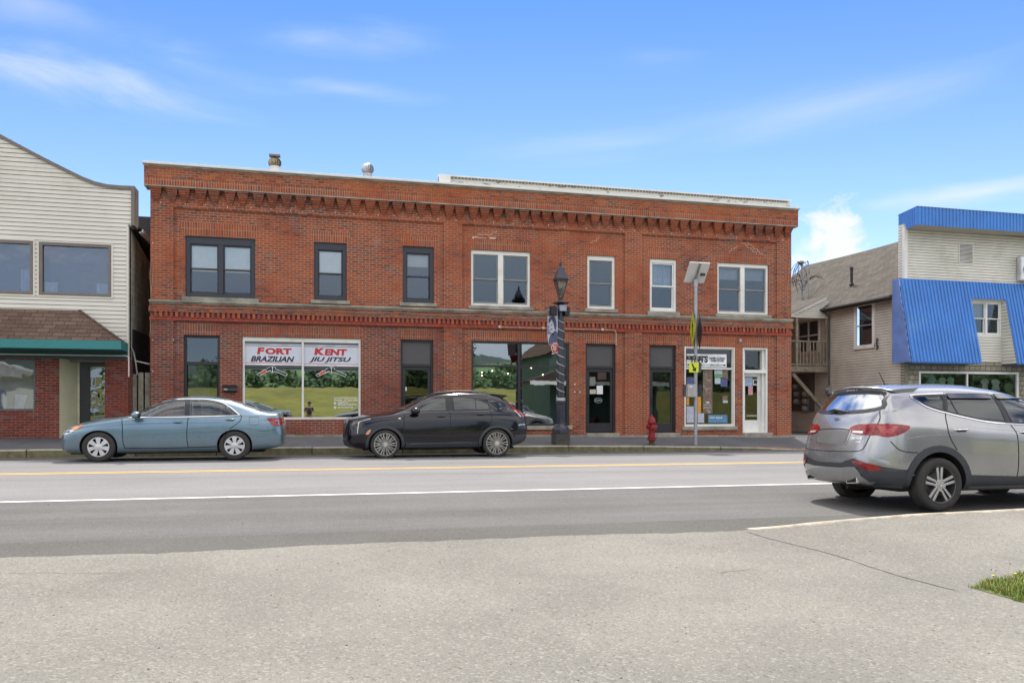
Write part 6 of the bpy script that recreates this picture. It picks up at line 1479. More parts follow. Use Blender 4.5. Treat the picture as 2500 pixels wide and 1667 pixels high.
        for xx in (1.3875, -1.3875):
            m = MB(); c.stroke('', [(xx+.395*math.cos(t*math.pi/14), .335+.375*math.sin(t*math.pi/14)) for t in range(0, 15)], md, .018, None, .004, sm=0, mb=m); m.build('arch_lip', P, c.root, local=True)
    c.mirror_pair(side)
    c.window([(-.70, 1.02), (-.56, 1.37), (.56, 1.37), (.70, 1.02)], 'F', g, tw=.03, name='windscreen'); c.window([(-.64, 1.13), (-.50, 1.38), (.50, 1.38), (.64, 1.13)], 'B', g, tw=.03, name='rear_window')
    for a in (1, -1): c.patch('tail_light', [(a*.42, .82), (a*.74, .80), (a*.74, .96), (a*.50, .95)], 'B', LRED, .006); c.patch('headlight', [(a*.45, .58), (a*.70, .58), (a*.70, .70), (a*.50, .66)], 'F', LCL, .006)
    c.patch('grille', [(-.38, .52), (.38, .52), (.42, .66), (-.42, .66)], 'F', ALD, .006); c.patch('lower_grille', [(-.6, .26), (.6, .26), (.5, .38), (-.5, .38)], 'F', PLAS, .006); c.patch('bumper_strip', [(-.6, .70), (.6, .70), (.6, .74), (-.6, .74)], 'B', CHR, .006)
    c.patch('number_plate', [(-.15, .78), (.15, .78), (.15, .93), (-.15, .93)], 'B', simple('plate_white', (.6, .6, .6), .5), .01)
    c.finish([(1.3875, .335), (-1.3875, .335)], .375, half=.92)
    m = MB(); m.box(-2.0, 2.0, -.6, .6, .16, .22); m.build('underbody', WELL, c.root, local=True)
    for x in (1.3875, -1.3875):
        for sg in (1, -1): wheel(c.root, x, sg*.905, .333, .215, .20, 'hub', sg, (WELL, HUBC))
    seatset(c, .05, -.85, INTG, zs=.42, hz=1.18)
    return c
# ---------------- dark crossover
def make_cross():
    K = {2: [(2.2, .26, .72), (1.8, .22, .82), (1.39, .21, .84), (-1.39, .22, .84), (-1.9, .28, .80), (-2.2, .34, .74)],
         3: [(2.1, .36, .86), (1.8, .34, .90), (0, .33, .92), (-1.8, .36, .91), (-2.1, .44, .84)],
         4: [(2.1, .56, .90), (1.8, .58, .925), (1.2, .60, .935), (-1.3, .62, .935), (-1.9, .68, .92), (-2.1, .72, .87)],
         5: [(2.1, .80, .86), (1.8, .90, .90), (1.39, .97, .92), (.8, 1.00, .915), (-1.3, 1.03, .925), (-1.9, 1.04, .89), (-2.1, 1.02, .84)],
         6: [(2.1, .94, .79), (1.8, 1.0, .84), (1.39, 1.03, .86), (.9, 1.10, .86), (0, 1.125, .865), (-1.0, 1.145, .86), (-1.5, 1.16, .84), (-1.9, 1.14, .80), (-2.05, 1.12, .76)],
         7: [(2.1, .97, .68), (1.8, 1.03, .75), (1.39, 1.07, .76), (.95, 1.15, .77), (.6, 1.28, .775), (.25, 1.40, .75), (-.3, 1.42, .745), (-1.0, 1.41, .74), (-1.4, 1.37, .73), (-1.75, 1.27, .71), (-2.0, 1.16, .69)],
         8: [(2.1, .985, .54), (1.8, 1.05, .61), (1.39, 1.095, .64), (.95, 1.18, .67), (.6, 1.37, .65), (.25, 1.55, .615), (-.3, 1.62, .61), (-.9, 1.615, .61), (-1.3, 1.58, .61), (-1.65, 1.50, .60), (-1.85, 1.30, .60), (-2.0, 1.18, .60)],
         10: [(2.1, 1.0, 0), (1.8, 1.08, 0), (1.39, 1.125, 0), (.95, 1.205, 0), (.6, 1.405, 0), (.25, 1.59, 0), (-.3, 1.655, 0), (-.9, 1.655, 0), (-1.3, 1.625, 0), (-1.65, 1.55, 0), (-1.85, 1.34, 0), (-2.0, 1.20, 0)]}
    fr = {2: (2.24, .28, .64), 3: (2.27, .36, .72), 4: (2.29, .56, .76), 5: (2.27, .80, .72), 6: (2.24, .925, .66), 7: (2.225, .955, .56), 8: (2.21, .97, .44), 10: (2.21, .985, 0)}
    rr = {2: (-2.18, .36, .68), 3: (-2.22, .46, .76), 4: (-2.26, .70, .80), 5: (-2.20, 1.0, .77), 6: (-2.12, 1.13, .71), 7: (-2.09, 1.15, .65), 8: (-2.06, 1.17, .56), 10: (-2.05, 1.18, 0)}
    P = paint('paint_black', (.003, .003, .008), .0, .14, .0)
    c = Car('parked_crossover', 'glossy black crossover with bright multi-spoke wheels parked at the kerb', K, [2.08, 1.8, 1.39, .95, .6, .25, -.3, -.9, -1.3, -1.65, -1.85, -2.0], fr, rr, P, .08, .05, crease=((6, .45), (4, .75)))
    g = car_glass('cross_glass', (.08, .09, .11), .02)
    gf = car_glass('cross_glass_front', (.40, .43, .44), .02)
    fw = [(.80, 1.135), (.55, 1.31), (.27, 1.455), (.08, 1.50), (-.13, 1.51), (-.13, 1.155), (.5, 1.14)]
    rw = [(-.29, 1.515), (-.60, 1.515), (-.86, 1.48), (-1.03, 1.42), (-1.20, 1.34), (-1.24, 1.19), (-.30, 1.165)]
    qw = [(-1.12, 1.455), (-1.42, 1.43), (-1.62, 1.31), (-1.72, 1.20), (-1.45, 1.215)]
    def side(md, sg):
        c.window(fw, md, gf, tw=.02); c.window(rw, md, g, tw=.02); c.window(qw, md, g, tw=.018)
        m = MB(); c.stroke('', [(-.21, 1.14), (-.21, 1.52)], md, .16, None, .009, sm=3, mb=m); m.build('door_pillar', SEAL, c.root, local=True)
        m = MB(); c.stroke('', [(-.87, 1.18), (-.87, 1.48)], md, .016, None, .009, sm=2, mb=m); m.build('window_divider', SEAL, c.root, local=True)
        m = MB(); c.stroke('', [(-1.20, 1.36), (-1.30, 1.27), (-1.42, 1.19)], md, .018, None, .011, sm=3, mb=m); c.stroke('', [(.95, 1.115), (.3, 1.128), (-.5, 1.14), (-1.3, 1.155)], md, .012, None, .010, sm=4, mb=m); m.build('chrome_trim', simple('dark_chrome', (.16, .16, .18), .25, .9), c.root, local=True)
        m = MB(); G_ = lambda p, w=.014: c.stroke('', p, md, w, None, .0035, mb=m)
        G_([(.92, 1.10), (.94, .9), (.93, .7), (.90, .5), (.86, .36)]); G_([(-.20, 1.16), (-.21, .9), (-.21, .6), (-.215, .36)]); G_([(-1.24, 1.16), (-1.26, 1.0), (-1.22, .88), (-1.02, .74), (-.93, .55), (-.90, .40)]); G_([(.86, .50), (0, .515), (-.90, .52)], .007); m.build('panel_gaps', GAP, c.root, local=True)
        c.patch('side_cladding', [(.90, .40), (.90, .27), (-.92, .27), (-.92, .40), (-.2, .385)], md, PLAS, .006); m = MB(); c.stroke('', [(.78, .33), (.70, .36), (0, .372), (-.62, .385), (-.74, .35)], md, .03, None, .014, sm=4, mb=m); m.build('sill_strip', simple('sill_grey', (.12, .12, .125), .35, .5), c.root, local=True)
        handle_part(c, .02, 1.025, .24, P, md); handle_part(c, -.98, 1.075, .24, P, md); mirror_part(c, .66, 1.13, .1, P, sg, (.12, .13, .085))
        for xx in (1.39, -1.39):
            pts = [(xx+.47*math.cos(t*math.pi/20), .35+.455*math.sin(t*math.pi/20)) for t in range(-1, 22)]; pin = [(xx+.40*math.cos(t*math.pi/20), .35+.385*math.sin(t*math.pi/20)) for t in range(21, -2, -1)]
            c.patch('wheel_arch_trim', pts+pin, md, PLAS, .010, step=.05)
        m = MB(); c.stroke('', [(2.05, .62), (2.03, .80), (1.99, .90), (1.84, .945), (1.74, .965)], md, .015, None, .008, mb=m); m.build('daytime_lamp', LCL, c.root, local=True)
        c.patch('headlight', [(2.19, .82), (2.02, .86), (1.92, .93), (2.14, .89)], md, simple('lamp_smoked', (.05, .05, .055), .08, coat=1.0), .006)
        c.patch('turn_signal', smooth_poly([(1.86, .60), (1.80, .69), (1.73, .71), (1.79, .60)], 3), md, LAM, .006)
        m = MB(); h = c.hit(md, 1.04, .975)[0]; m.sphere(h, .022, 6, 0, (1.6, .5, .8)); m.build('side_badge', CHR, c.root, local=True, smooth=True)
        c.patch('tail_light', smooth_poly([(-1.72, 1.36), (-1.80, 1.34), (-2.0, 1.17), (-2.13, 1.05), (-2.10, 1.0), (-2.0, 1.07), (-1.86, 1.20)], 3), md, LRED, .006); m = MB(); c.stroke('', [(-1.88, 1.17), (-1.97, 1.07), (-2.03, 1.0)], md, .018, None, .010, mb=m); m.build('reverse_lamp', LCL, c.root, local=True)
        m = MB(); c.stroke('', [(-1.95, .80), (-2.05, .815), (-2.14, .81)], md, .012, None, .010, sm=3, mb=m); m.build('bumper_accent', CHR, c.root, local=True)
        c.patch('lower_bumper', [(-1.86, .56), (-2.3, .58), (-2.3, .36), (-1.80, .30)], md, PLAS, .005)
        m = MB(); pr = [(.25, 1.565), (.1, 1.605), (-.4, 1.655), (-.9, 1.655), (-1.15, 1.635), (-1.25, 1.60)]; m.tube([(a, sg*.60, b) for a, b in pr], [.008, .018, .018, .018, .014, .008], 8); m.build('roof_rail', SEAL, c.root, local=True, smooth=True)
    c.mirror_pair(side)
    c.window([(-.70, 1.20), (-.55, 1.51), (.55, 1.51), (.70, 1.20)], 'F', gf, tw=.03, name='windscreen'); c.window([(-.60, 1.20), (-.50, 1.44), (.50, 1.44), (.60, 1.20)], 'B', g, tw=.03, name='rear_window')
    c.patch('grille', [(-.48, .50), (.48, .50), (.60, .86), (-.60, .86)], 'F', ALD, .008); c.patch('number_plate', [(-.15, .45), (.15, .45), (.15, .60), (-.15, .60)], 'F', simple('plate_white', (.6, .6, .6), .5), .03)
    c.patch('lower_grille', [(-.72, .28), (.72, .28), (.70, .44), (-.70, .44)], 'F', PLAS, .010)
    m = MB(); m.prism([(-1.30, 1.60), (-1.72, 1.565), (-1.76, 1.545), (-1.62, 1.48), (-1.30, 1.54)], -.56, .56); m.build('roof_spoiler', P, c.root, local=True, bevel=.012)
    c.finish([(1.39, .35), (-1.39, .35)], .405, half=.93)
    m = MB(); m.box(-1.9, 1.9, -.6, .6, .20, .26); m.build('underbody', WELL, c.root, local=True)
    for x in (1.39, -1.39):
        for sg in (1, -1): wheel(c.root, x, sg*.925, .352, .272, .22, 'mesh', sg, (ALD, ALB))
    seatset(c, .10, -.80, INT, zs=.55, hz=1.30)
    return c
# ---------------- silver SUV seen from behind
def make_suv():
    K = {2: [(2.2, .26, .74), (1.8, .24, .84), (-1.35, .26, .86), (-1.9, .30, .84), (-2.2, .36, .80)],
         3: [(2.1, .38, .87), (1.8, .36, .91), (0, .36, .925), (-1.8, .40, .92), (-2.1, .46, .89)],
         4: [(2.1, .60, .91), (1.8, .62, .935), (1.2, .64, .94), (0, .66, .935), (-1.3, .74, .94), (-1.8, .72, .94), (-2.1, .70, .91)],
         5: [(2.1, .84, .87), (1.8, .94, .91), (1.39, 1.00, .93), (.8, 1.04, .925), (0, 1.07, .93), (-1.0, 1.14, .935), (-1.5, 1.17, .93), (-1.9, 1.17, .905), (-2.1, 1.16, .86)],
         6: [(2.1, .94, .78), (1.8, 1.02, .84), (1.39, 1.07, .87), (.9, 1.14, .87), (.2, 1.18, .87), (-.3, 1.215, .87), (-1.0, 1.31, .86), (-1.4, 1.39, .835), (-1.7, 1.44, .80), (-1.95, 1.42, .82), (-2.1, 1.36, .80)],
         7: [(2.1, .975, .66), (1.8, 1.05, .74), (1.39, 1.11, .77), (.95, 1.20, .78), (.6, 1.38, .79), (.25, 1.46, .785), (-.3, 1.47, .785), (-1.0, 1.50, .775), (-1.4, 1.54, .755), (-1.7, 1.575, .75), (-1.9, 1.53, .73)],
         8: [(2.1, 1.0, .52), (1.8, 1.08, .60), (1.39, 1.14, .64), (.95, 1.24, .67), (.6, 1.50, .67), (.25, 1.64, .675), (-.3, 1.70, .68), (-.9, 1.715, .68), (-1.4, 1.71, .67), (-1.75, 1.685, .65)],
         10: [(2.1, 1.02, 0), (1.8, 1.11, 0), (1.39, 1.17, 0), (.95, 1.27, 0), (.6, 1.55, 0), (.25, 1.73, 0), (-.3, 1.81, 0), (-.9, 1.825, 0), (-1.4, 1.81, 0), (-1.75, 1.785, 0)]}
    fr = {2: (2.22, .30, .64), 3: (2.26, .40, .72), 4: (2.28, .60, .76), 5: (2.26, .84, .72), 6: (2.21, .93, .64), 7: (2.19, .96, .54), 8: (2.17, .98, .42), 10: (2.17, 1.0, 0)}
    rr = {2: (-2.32, .36, .70), 3: (-2.37, .46, .765), 4: (-2.40, .70, .79), 5: (-2.28, 1.12, .775), 6: (-2.16, 1.36, .77), 7: (-2.03, 1.52, .71), 8: (-1.88, 1.70, .60), 10: (-1.93, 1.765, 0)}
    P = paint('paint_silver', (.35, .35, .355), .7, .25, .6)
    c = Car('parked_suv', 'silver grey SUV seen from behind at the right, parked along the near kerb', K, [2.08, 1.8, 1.39, .95, .6, .25, -.3, -.9, -1.4, -1.75, -1.95], fr, rr, P, .08, [.07, .08, .09, .11, .09, .07, .03], crease=((6, .5), (5, .3)))
    g = car_glass('suv_glass', (.05, .05, .05), .01); gf = car_glass('suv_glass_front', (.45, .55, .50), .02); gb = car_glass('suv_glass_rear', (.06, .06, .07), .42)
    qw = [(-1.60, 1.587), (-1.55, 1.61), (-1.06, 1.63), (-1.15, 1.385), (-1.39, 1.45), (-1.52, 1.525)]
    rw = [(-1.03, 1.635), (-.20, 1.63), (-.10, 1.23), (-.62, 1.275), (-1.12, 1.375)]
    fw = [(-.14, 1.63), (.15, 1.60), (.45, 1.50), (.80, 1.25), (.70, 1.18), (0, 1.22), (-.03, 1.225)]
    def side(md, sg):
        c.window(qw, md, g, tw=.02); c.window(rw, md, g, tw=.02); c.window(fw, md, gf, tw=.02)
        c.stroke('door_pillar', [(-.085, 1.21), (-.17, 1.63)], md, .085, SEAL, .009, sm=3); c.stroke('door_pillar', [(-1.13, 1.37), (-1.045, 1.635)], md, .035, SEAL, .009, sm=3)
        m = MB(); c.stroke('', [(-.93, 1.345), (-.97, 1.48), (-.98, 1.63)], md, .012, None, .009, sm=2, mb=m); m.build('window_divider', SEAL, c.root, local=True)
        m = MB(); c.stroke('', [(.7, 1.165), (0, 1.205), (-.3, 1.22), (-.62, 1.262), (-1.12, 1.362), (-1.39, 1.437), (-1.53, 1.517), (-1.615, 1.59), (-1.56, 1.622), (-1.06, 1.645)], md, .013, None, .011, sm=4, mb=m); m.build('chrome_trim', CHR, c.root, local=True)
        m = MB()
        for a, b in ((-1.0, -.24), (-.15, .40)):
            n0 = len(m.v)
            for i in range(9):
                x = a+(b-a)*i/8; h1 = c.hit(md, x, 1.655)[0]; h2 = c.hit(md, x, 1.58)[0]; e = .012 if 0 < i < 8 else .004; m.v += [tuple(h1+Vector((0, sg*.006, 0))), tuple(h2+Vector((0, sg*(e+.02), 0)))]
            for i in range(8): m.f.append((n0+2*i, n0+2*i+1, n0+2*i+3, n0+2*i+2)); m.mi.append(0)
        m.build('rain_deflector', simple('smoked_plastic', (.02, .02, .022), .12, coat=.6), c.root, local=True, smooth=60)
        m = MB(); G_ = lambda p, w=.012: c.stroke('', p, md, w, None, .0035, mb=m)
        G_([(-1.14, 1.37), (-1.17, 1.30), (-1.185, 1.2), (-1.18, 1.08), (-1.12, .95), (-1.05, .85)]); G_([(-.06, 1.19), (.0, 1.05), (.01, .8), (.0, .55), (-.04, .36)]); G_([(-2.08, .98), (-1.98, .87), (-1.85, .83), (-1.70, .82)]); G_([(.9, 1.12), (.95, .9), (.93, .6), (.88, .4)]); m.build('panel_gaps', GAP, c.root, local=True)
        handle_part(c, -.96, 1.13, .25, CHR, md, .035); handle_part(c, .18, 1.09, .25, CHR, md, .035); mirror_part(c, .62, 1.16, .1, P, sg, (.12, .13, .09))
        c.patch('tail_light', smooth_poly([(-2.34, 1.205), (-2.2, 1.215), (-2.0, 1.215), (-1.83, 1.195), (-1.79, 1.175), (-1.84, 1.125), (-1.95, 1.07), (-2.10, 1.035), (-2.22, 1.06), (-2.34, 1.09)], 2), md, LRED, .008, lim=lambda h: h.x > -2.33)
        c.patch('lamp_cluster', [(-2.20, 1.20), (-1.95, 1.195), (-2.05, 1.08), (-2.18, 1.10)], md, simple('lamp_orange_red', (.36, .016, .006), .12, coat=1.0), .011)
        c.patch('side_cladding', [(-.90, .50), (-.90, .24), (.92, .24), (.92, .50), (0, .46)], md, PLAS, .008); c.patch('side_cladding', [(-2.42, .60), (-2.2, .565), (-1.80, .56), (-1.80, .26), (-2.42, .28)], md, PLAS, .010)
        for xx in (1.35, -1.35):
            pts = [(xx+.55*math.cos(t*math.pi/20), .37+.545*math.sin(t*math.pi/20)) for t in range(-3, 24)]; pin = [(xx+.455*math.cos(t*math.pi/20), .37+.455*math.sin(t*math.pi/20)) for t in range(23, -4, -1)]
            c.patch('wheel_arch_trim', pts+pin, md, PLAS, .014, step=.05)
    c.mirror_pair(side)
    c.window([(-.72, 1.28), (-.60, 1.62), (.60, 1.62), (.72, 1.28)], 'F', gf, tw=.03, name='windscreen')
    c.window(smooth_poly([(-.735, 1.43), (-.675, 1.56), (-.60, 1.67), (0, 1.70), (.60, 1.67), (.675, 1.56), (.735, 1.43), (.45, 1.375), (0, 1.365), (-.45, 1.375)], 2), 'B', gb, tw=.05, name='rear_window')
    B_ = lambda nm, poly, mat, off=.006, **k: c.patch(nm, poly, 'B', mat, off, **k)
    for a in (1, -1):
        B_('tail_light', smooth_poly([(a*.34, 1.15), (a*.44, 1.205), (a*.62, 1.215), (a*.90, 1.215), (a*.90, 1.07), (a*.62, 1.065), (a*.42, 1.085)], 3), LRED, .009, lim=lambda h: h.x < -2.05)
        B_('reverse_lamp', [(a*.42, 1.095), (a*.60, 1.085), (a*.60, 1.115), (a*.42, 1.12)], LCL, .013)
        B_('reflector', [(a*.50, .70), (a*.60, .71), (a*.78, .66), (a*.835, .58), (a*.72, .58), (a*.60, .62)], LRED, .016, lim=lambda h: h.x < -2.15); B_('reflector_dark', [(a*.52, .685), (a*.62, .665), (a*.72, .62), (a*.66, .60), (a*.57, .63)], LDK, .019)
    B_('bumper_trim', [(-.92, .585), (-.78, .66), (-.55, .73), (-.30, .665), (.30, .665), (.55, .73), (.78, .66), (.92, .585), (.92, .28), (-.92, .28)], PLAS, .007)
    B_('bumper_band', [(-.95, .68), (-.72, .77), (-.50, .815), (.50, .815), (.72, .77), (.95, .68), (.95, .60), (.80, .675), (.58, .748), (.35, .685), (-.35, .685), (-.58, .748), (-.80, .675), (-.95, .60)], P, .014)
    B_('skid_plate', smooth_poly([(-.56, .62), (-.30, .60), (.30, .60), (.56, .62), (.64, .50), (.72, .39), (.55, .41), (.35, .40), (-.35, .40), (-.55, .41), (-.72, .39), (-.64, .50)], 2), P, .018)
    for a in (1, -1):
        m = MB(); h = c.hit('B', a*.46, .44)[0]; m.prism([(a*.46-.12, .39), (a*.46+.11, .37), (a*.46+.12, .425), (a*.46+.04, .475), (a*.46-.115, .48)], h.x+.12, h.x-.012, ax='x'); o = m.build('exhaust_tip', CHR, c.root, local=True, bevel=.008); m = MB(); m.prism([(a*.46-.10, .402), (a*.46+.092, .385), (a*.46+.10, .42), (a*.46+.03, .463), (a*.46-.097, .466)], h.x-.014, h.x-.008, ax='x'); m.build('exhaust_hole', WELL, o, local=True)
    m = MB(); G_ = lambda p, w=.010, cl=False: c.stroke('', p, 'B', w, None, .0045, mb=m, closed=cl)
    for a in (1, -1): G_([(a*.70, 1.40), (a*.745, 1.30), (a*.74, 1.2), (a*.70, 1.05), (a*.665, .90), (a*.60, .845), (a*.40, .83), (a*.0, .825)])
    G_([(-.38, 1.13), (-.2, 1.145), (0, 1.15), (.2, 1.145), (.38, 1.13)], .014); m.build('hatch_gap', GAP, c.root, local=True)
    m = MB()
    for p, w in (([(-.38, 1.13), (-.36, .99), (-.31, .93), (0, .915), (.31, .93), (.36, .99), (.38, 1.13)], .012),): c.stroke('', p, 'B', w, None, .009, mb=m)
    m.build('plate_surround', P, c.root, local=True)
    B_('plate_recess', [(-.355, 1.12), (-.335, .99), (-.30, .945), (0, .93), (.30, .945), (.335, .99), (.355, 1.12), (0, 1.135)], simple('plate_recess', (.22, .215, .21), .45, .5, var=.1), .005)
    # emblem, lettering, wiper, spoiler, aerial
    h = c.hit('B', 0, 1.285)[0]
    m = MB(); ell = [(.058*math.cos(t*math.pi/14), .036*math.sin(t*math.pi/14)) for t in range(28)]
    for i in range(28):
        a, b = ell[i], ell[(i+1) % 28]; m.quad((h.x-.012, a[0]*1, h.z+a[1]), (h.x-.012, b[0], h.z+b[1]), (h.x-.012, b[0]*.84, h.z+b[1]*.78), (h.x-.012, a[0]*.84, h.z+a[1]*.78))
    for P0, P1, w in (((.030, -.024), (.012, .026), .008), ((-.012, -.026), (-.030, .024), .008), ((.022, -.006), (-.022, .006), .006)):
        dx, dz = P1[0]-P0[0], P1[1]-P0[1]; l = math.hypot(dx, dz); nx, nz_ = -dz/l*w, dx/l*w; m.quad((h.x-.013, P0[0]+nx, h.z+P0[1]+nz_), (h.x-.013, P1[0]+nx, h.z+P1[1]+nz_), (h.x-.013, P1[0]-nx, h.z+P1[1]-nz_), (h.x-.013, P0[0]-nx, h.z+P0[1]-nz_))
    m.build('emblem', CHR, c.root, local=True)
    def btext(txt, y, z, w, hh, mat, dx=.010, **k):
        vs, fs = text_mesh(txt, w, hh, **k); m = MB(); out_ = []
        for a, b_, cc in vs:
            hq = c.hit('B', y-a, z+cc)[0]; out_.append((hq.x-dx, y-a, z+cc))
        m.add(out_, fs); m.build('lettering', mat, c.root, local=True)
    btext('SANTA FE', -.44, 1.005, .17, .030, CHR, bold=.03); btext('AWD', -.52, .955, .085, .025, CHR, bold=.03); btext('SPORT', .17, 1.708, .26, .022, VP, dx=.016, bold=.04, sp=1.2); btext('HYUNDAI', .60, .975, .14, .024, CHR, bold=.03)
    m = MB(); a = c.hit('B', .26, 1.40)[0]; b = c.hit('B', -.18, 1.395)[0]; m.tube([a+Vector((-.03, 0, .015)), a.lerp(b, .35)+Vector((-.05, 0, .03)), b+Vector((-.025, 0, .0))], [.014, .024, .006], 8); m.sphere(a.lerp(b, .28)+Vector((-.03, 0, .01)), .035, 8, 0, (.8, 1.6, .8)); m.build('rear_wiper', SEAL, c.root, local=True, smooth=50)
    m = MB(); pf = [(-1.60, 1.80), (-1.90, 1.782), (-2.03, 1.765), (-2.035, 1.752), (-1.93, 1.735), (-1.70, 1.74)]
    n0 = len(m.v); ysp = [-.66, -.55, -.3, 0, .3, .55, .66]
    for yy in ysp:
        q = (yy/.66)**2
        for a, b in pf: m.v.append((a+.10*q+(.06 if abs(yy) > .6 else 0), yy, b-.055*q-(.02 if abs(yy) > .6 else 0)))
    k = len(pf)
    for i in range(len(ysp)-1):
        for j in range(k): m.f.append((n0+i*k+j, n0+i*k+(j+1) % k, n0+(i+1)*k+(j+1) % k, n0+(i+1)*k+j)); m.mi.append(0)
    m.f.append(tuple(n0+j for j in range(k))); m.f.append(tuple(n0+(len(ysp)-1)*k+j for j in range(k))[::-1]); m.mi += [0, 0]
    m.build('roof_spoiler', P, c.root, local=True, smooth=40, bevel=.004)
    B_('brake_light', [(-.13, 1.722), (.13, 1.722), (.13, 1.735), (-.13, 1.735)], LRED, .02)
    for a in (): B_('spoiler_wing', [(a*.63, 1.69), (a*.70, 1.58), (a*.78, 1.45), (a*.80, 1.45), (a*.74, 1.58), (a*.67, 1.69)], SEAL, .012)
    h = c.hit('T', -1.45, -.0)[0]; m = MB(); m.sphere(h, .03, 6, 0, (2.2, 1, .7)); m.tube([h+Vector((0, 0, .01)), h+Vector((-.10, 0, .20))], [.008, .004], 6); m.build('aerial', SEAL, c.root, local=True, smooth=True)
    # decal bird on the corner of the rear window
    h = c.hit('B', -.60, 1.58)[0]; m = MB(); m.add([(h.x-.02, -.56, 1.60), (h.x-.02, -.60, 1.64), (h.x-.02, -.605, 1.60), (h.x-.02, -.66, 1.605), (h.x-.02, -.62, 1.575), (h.x-.02, -.64, 1.55), (h.x-.02, -.58, 1.565)], [(0, 1, 2), (2, 3, 4), (0, 2, 4, 6), (4, 5, 6)]); m.build('bird_decal', VP, c.root, local=True)
    for y in (.30, -.30):
        m = MB(); m.tube([(x, y, c.hit('T', x, y)[0].z+.004) for x in (.1, -.3, -.8, -1.2, -1.5)], .006, 5); m.build('roof_rib', P, c.root, local=True)
    c.finish([(1.35, .37), (-1.35, .37)], .462, half=.945)
    m = MB(); m.box(-1.75, 2.0, -.62, .62, .26, .32); m.build('underbody', WELL, c.root, local=True)
    m = MB(); m.tube([(-1.9, .3, .27), (-1.3, .25, .25), (0, .2, .25)], .04, 8); m.build('exhaust_pipe', simple('rusty_pipe', (.10, .07, .05), .8, .3), c.root, local=True)
    for x in (1.35, -1.35):
        for sg in (1, -1): wheel(c.root, x, sg*.955, .372, .258, .24, 'five', sg, (simple('rim_dark', (.12, .12, .125), .4, .7), ALLOY))
    seatset(c, .15, -.75, INT, zs=.62, hz=1.42)
    return c
c1 = make_sedan(); ax = UX(239.9, 19.2); bx = UX(572.6, 19.2)
c1.root.location = ((ax+bx)/2, 19.2+.91, zr((ax+bx)/2, 20.1)+.012); c1.root.rotation_euler = (0, 0, math.pi); c1.root.scale = (1.025, 1, 1.0)
c2 = make_cross(); ax = UX(940.4, 19.4); bx = UX(1213.9, 19.4)
c2.root.location = ((ax+bx)/2, 19.4+.925, zr((ax+bx)/2, 20.3)+.0); c2.root.rotation_euler = (0, 0, math.pi)
c3 = make_suv(); c3.root.location = (8.475+1.35, 9.2+.935, zr(9.8, 9.7)); c3.root.rotation_euler = (R(-1.2), 0, 0)
# ------------------------------------------------------------------ street furniture
LB = simple('lamp_black', (.028, .028, .045), .42, .2, var=.15, scale=4, coat=.3)
lx, ly = 7.22, 22.45; lz = zsw(lx, ly)
Zl = lambda py: U(1369, py, ly)[1]
t = thing('street_lamp', 'old-style black street lamp wrapped in string lights on a square base', 'street lamp', (lx, ly, lz))
m = MB(); zt_ = Zl(1059.5); m.box(lx-.225, lx+.225, ly-.225, ly+.225, lz-.05, zt_); m.build('plinth', simple('mossy_plinth', (.07, .068, .055), .9, var=.3, scale=5, bd=.01, dirt=(.13, .12, .08)), t, bevel=.015)
zb1, zb2_ = Zl(1043), Zl(982); m = MB(); m.lathe([(.245, zt_), (.25, zb1-.04), (.235, zb1), (.17, zb1+.06), (.135, zb1+.10), (.128, zb2_-.05), (.15, zb2_-.03), (.15, zb2_), (.125, zb2_+.02)], (lx, ly, 0), 8, 'z', a0=R(22.5)); m.build('base', LB, t, smooth=25)
ztop = Zl(740); m = MB(); m.lathe([(.118, zb2_+.02), (.09, ztop-.05), (.12, ztop-.03), (.12, ztop), (.07, ztop+.03)], (lx, ly, 0), 20); m.build('pole', LB, t, smooth=30)
m = MB(); m.lathe([(.10, Zl(742)), (.24, Zl(741)), (.25, Zl(740)), (.10, Zl(738)), (.075, Zl(733)), (.05, Zl(731)), (.06, Zl(729))], (lx, ly, 0), 20); m.build('collar', LB, t, smooth=30)
za, zb_, zc_, zd = Zl(730), Zl(685), Zl(681), Zl(653)
m = MB()
for k in range(4):
    a = math.pi/4+k*math.pi/2; c_, s_2 = math.cos(a), math.sin(a); m.tube([(lx+.06*c_, ly+.06*s_2, za), (lx+.23*c_, ly+.23*s_2, zb_)], .014, 6)
m.lathe([(.0, za-.01), (.075, za), (.085, za+.03)], (lx, ly, 0), 4, 'z', a0=math.pi/4); m.lathe([(.20, zb_), (.255, zb_+.0), (.27, zc_), (.24, zc_+.02)], (lx, ly, 0), 4, 'z', a0=math.pi/4)
m.lathe([(.26, zc_), (.20, zc_+.10), (.09, zd), (.06, zd+.02), (.035, zd+.05), (.055, zd+.08), (.03, zd+.11), (.045, zd+.14), (.012, zd+.18), (.004, zd+.24)], (lx, ly, 0), 4, 'z', a0=math.pi/4); lan = m.build('lantern', LB, t, smooth=20)
m = MB(); m.lathe([(.065, za+.01), (.215, zb_-.005)], (lx, ly, 0), 4, 'z', a0=math.pi/4); m.build('lantern_glass', glass_mat('lantern_glass', .12, (.75, .74, .68), .12), lan)
m = MB(); m.lathe([(.0, za+.10), (.05, za+.12), (.055, za+.26), (.09, za+.27), (.09, za+.29), (.0, za+.29)], (lx, ly, 0), 14); m.sphere((lx, ly, za+.40), .075, 8, 1, (1, 1, 1.4)); m.build('lantern_bulb', [LB, simple('bulb_milk', (.75, .74, .68), .4)], lan, smooth=40)
sb, sh = U(1361.5, 749), 0
m = MB(); x0, zz0 = U(1362, 761, ly); x1, zz1 = U(1378, 747, ly); m.box(x0, x1, ly-.22, ly-.09, zz0, zz1); m.build('junction_box', simple('box_grey', (.28, .29, .36), .45), t, bevel=.008)
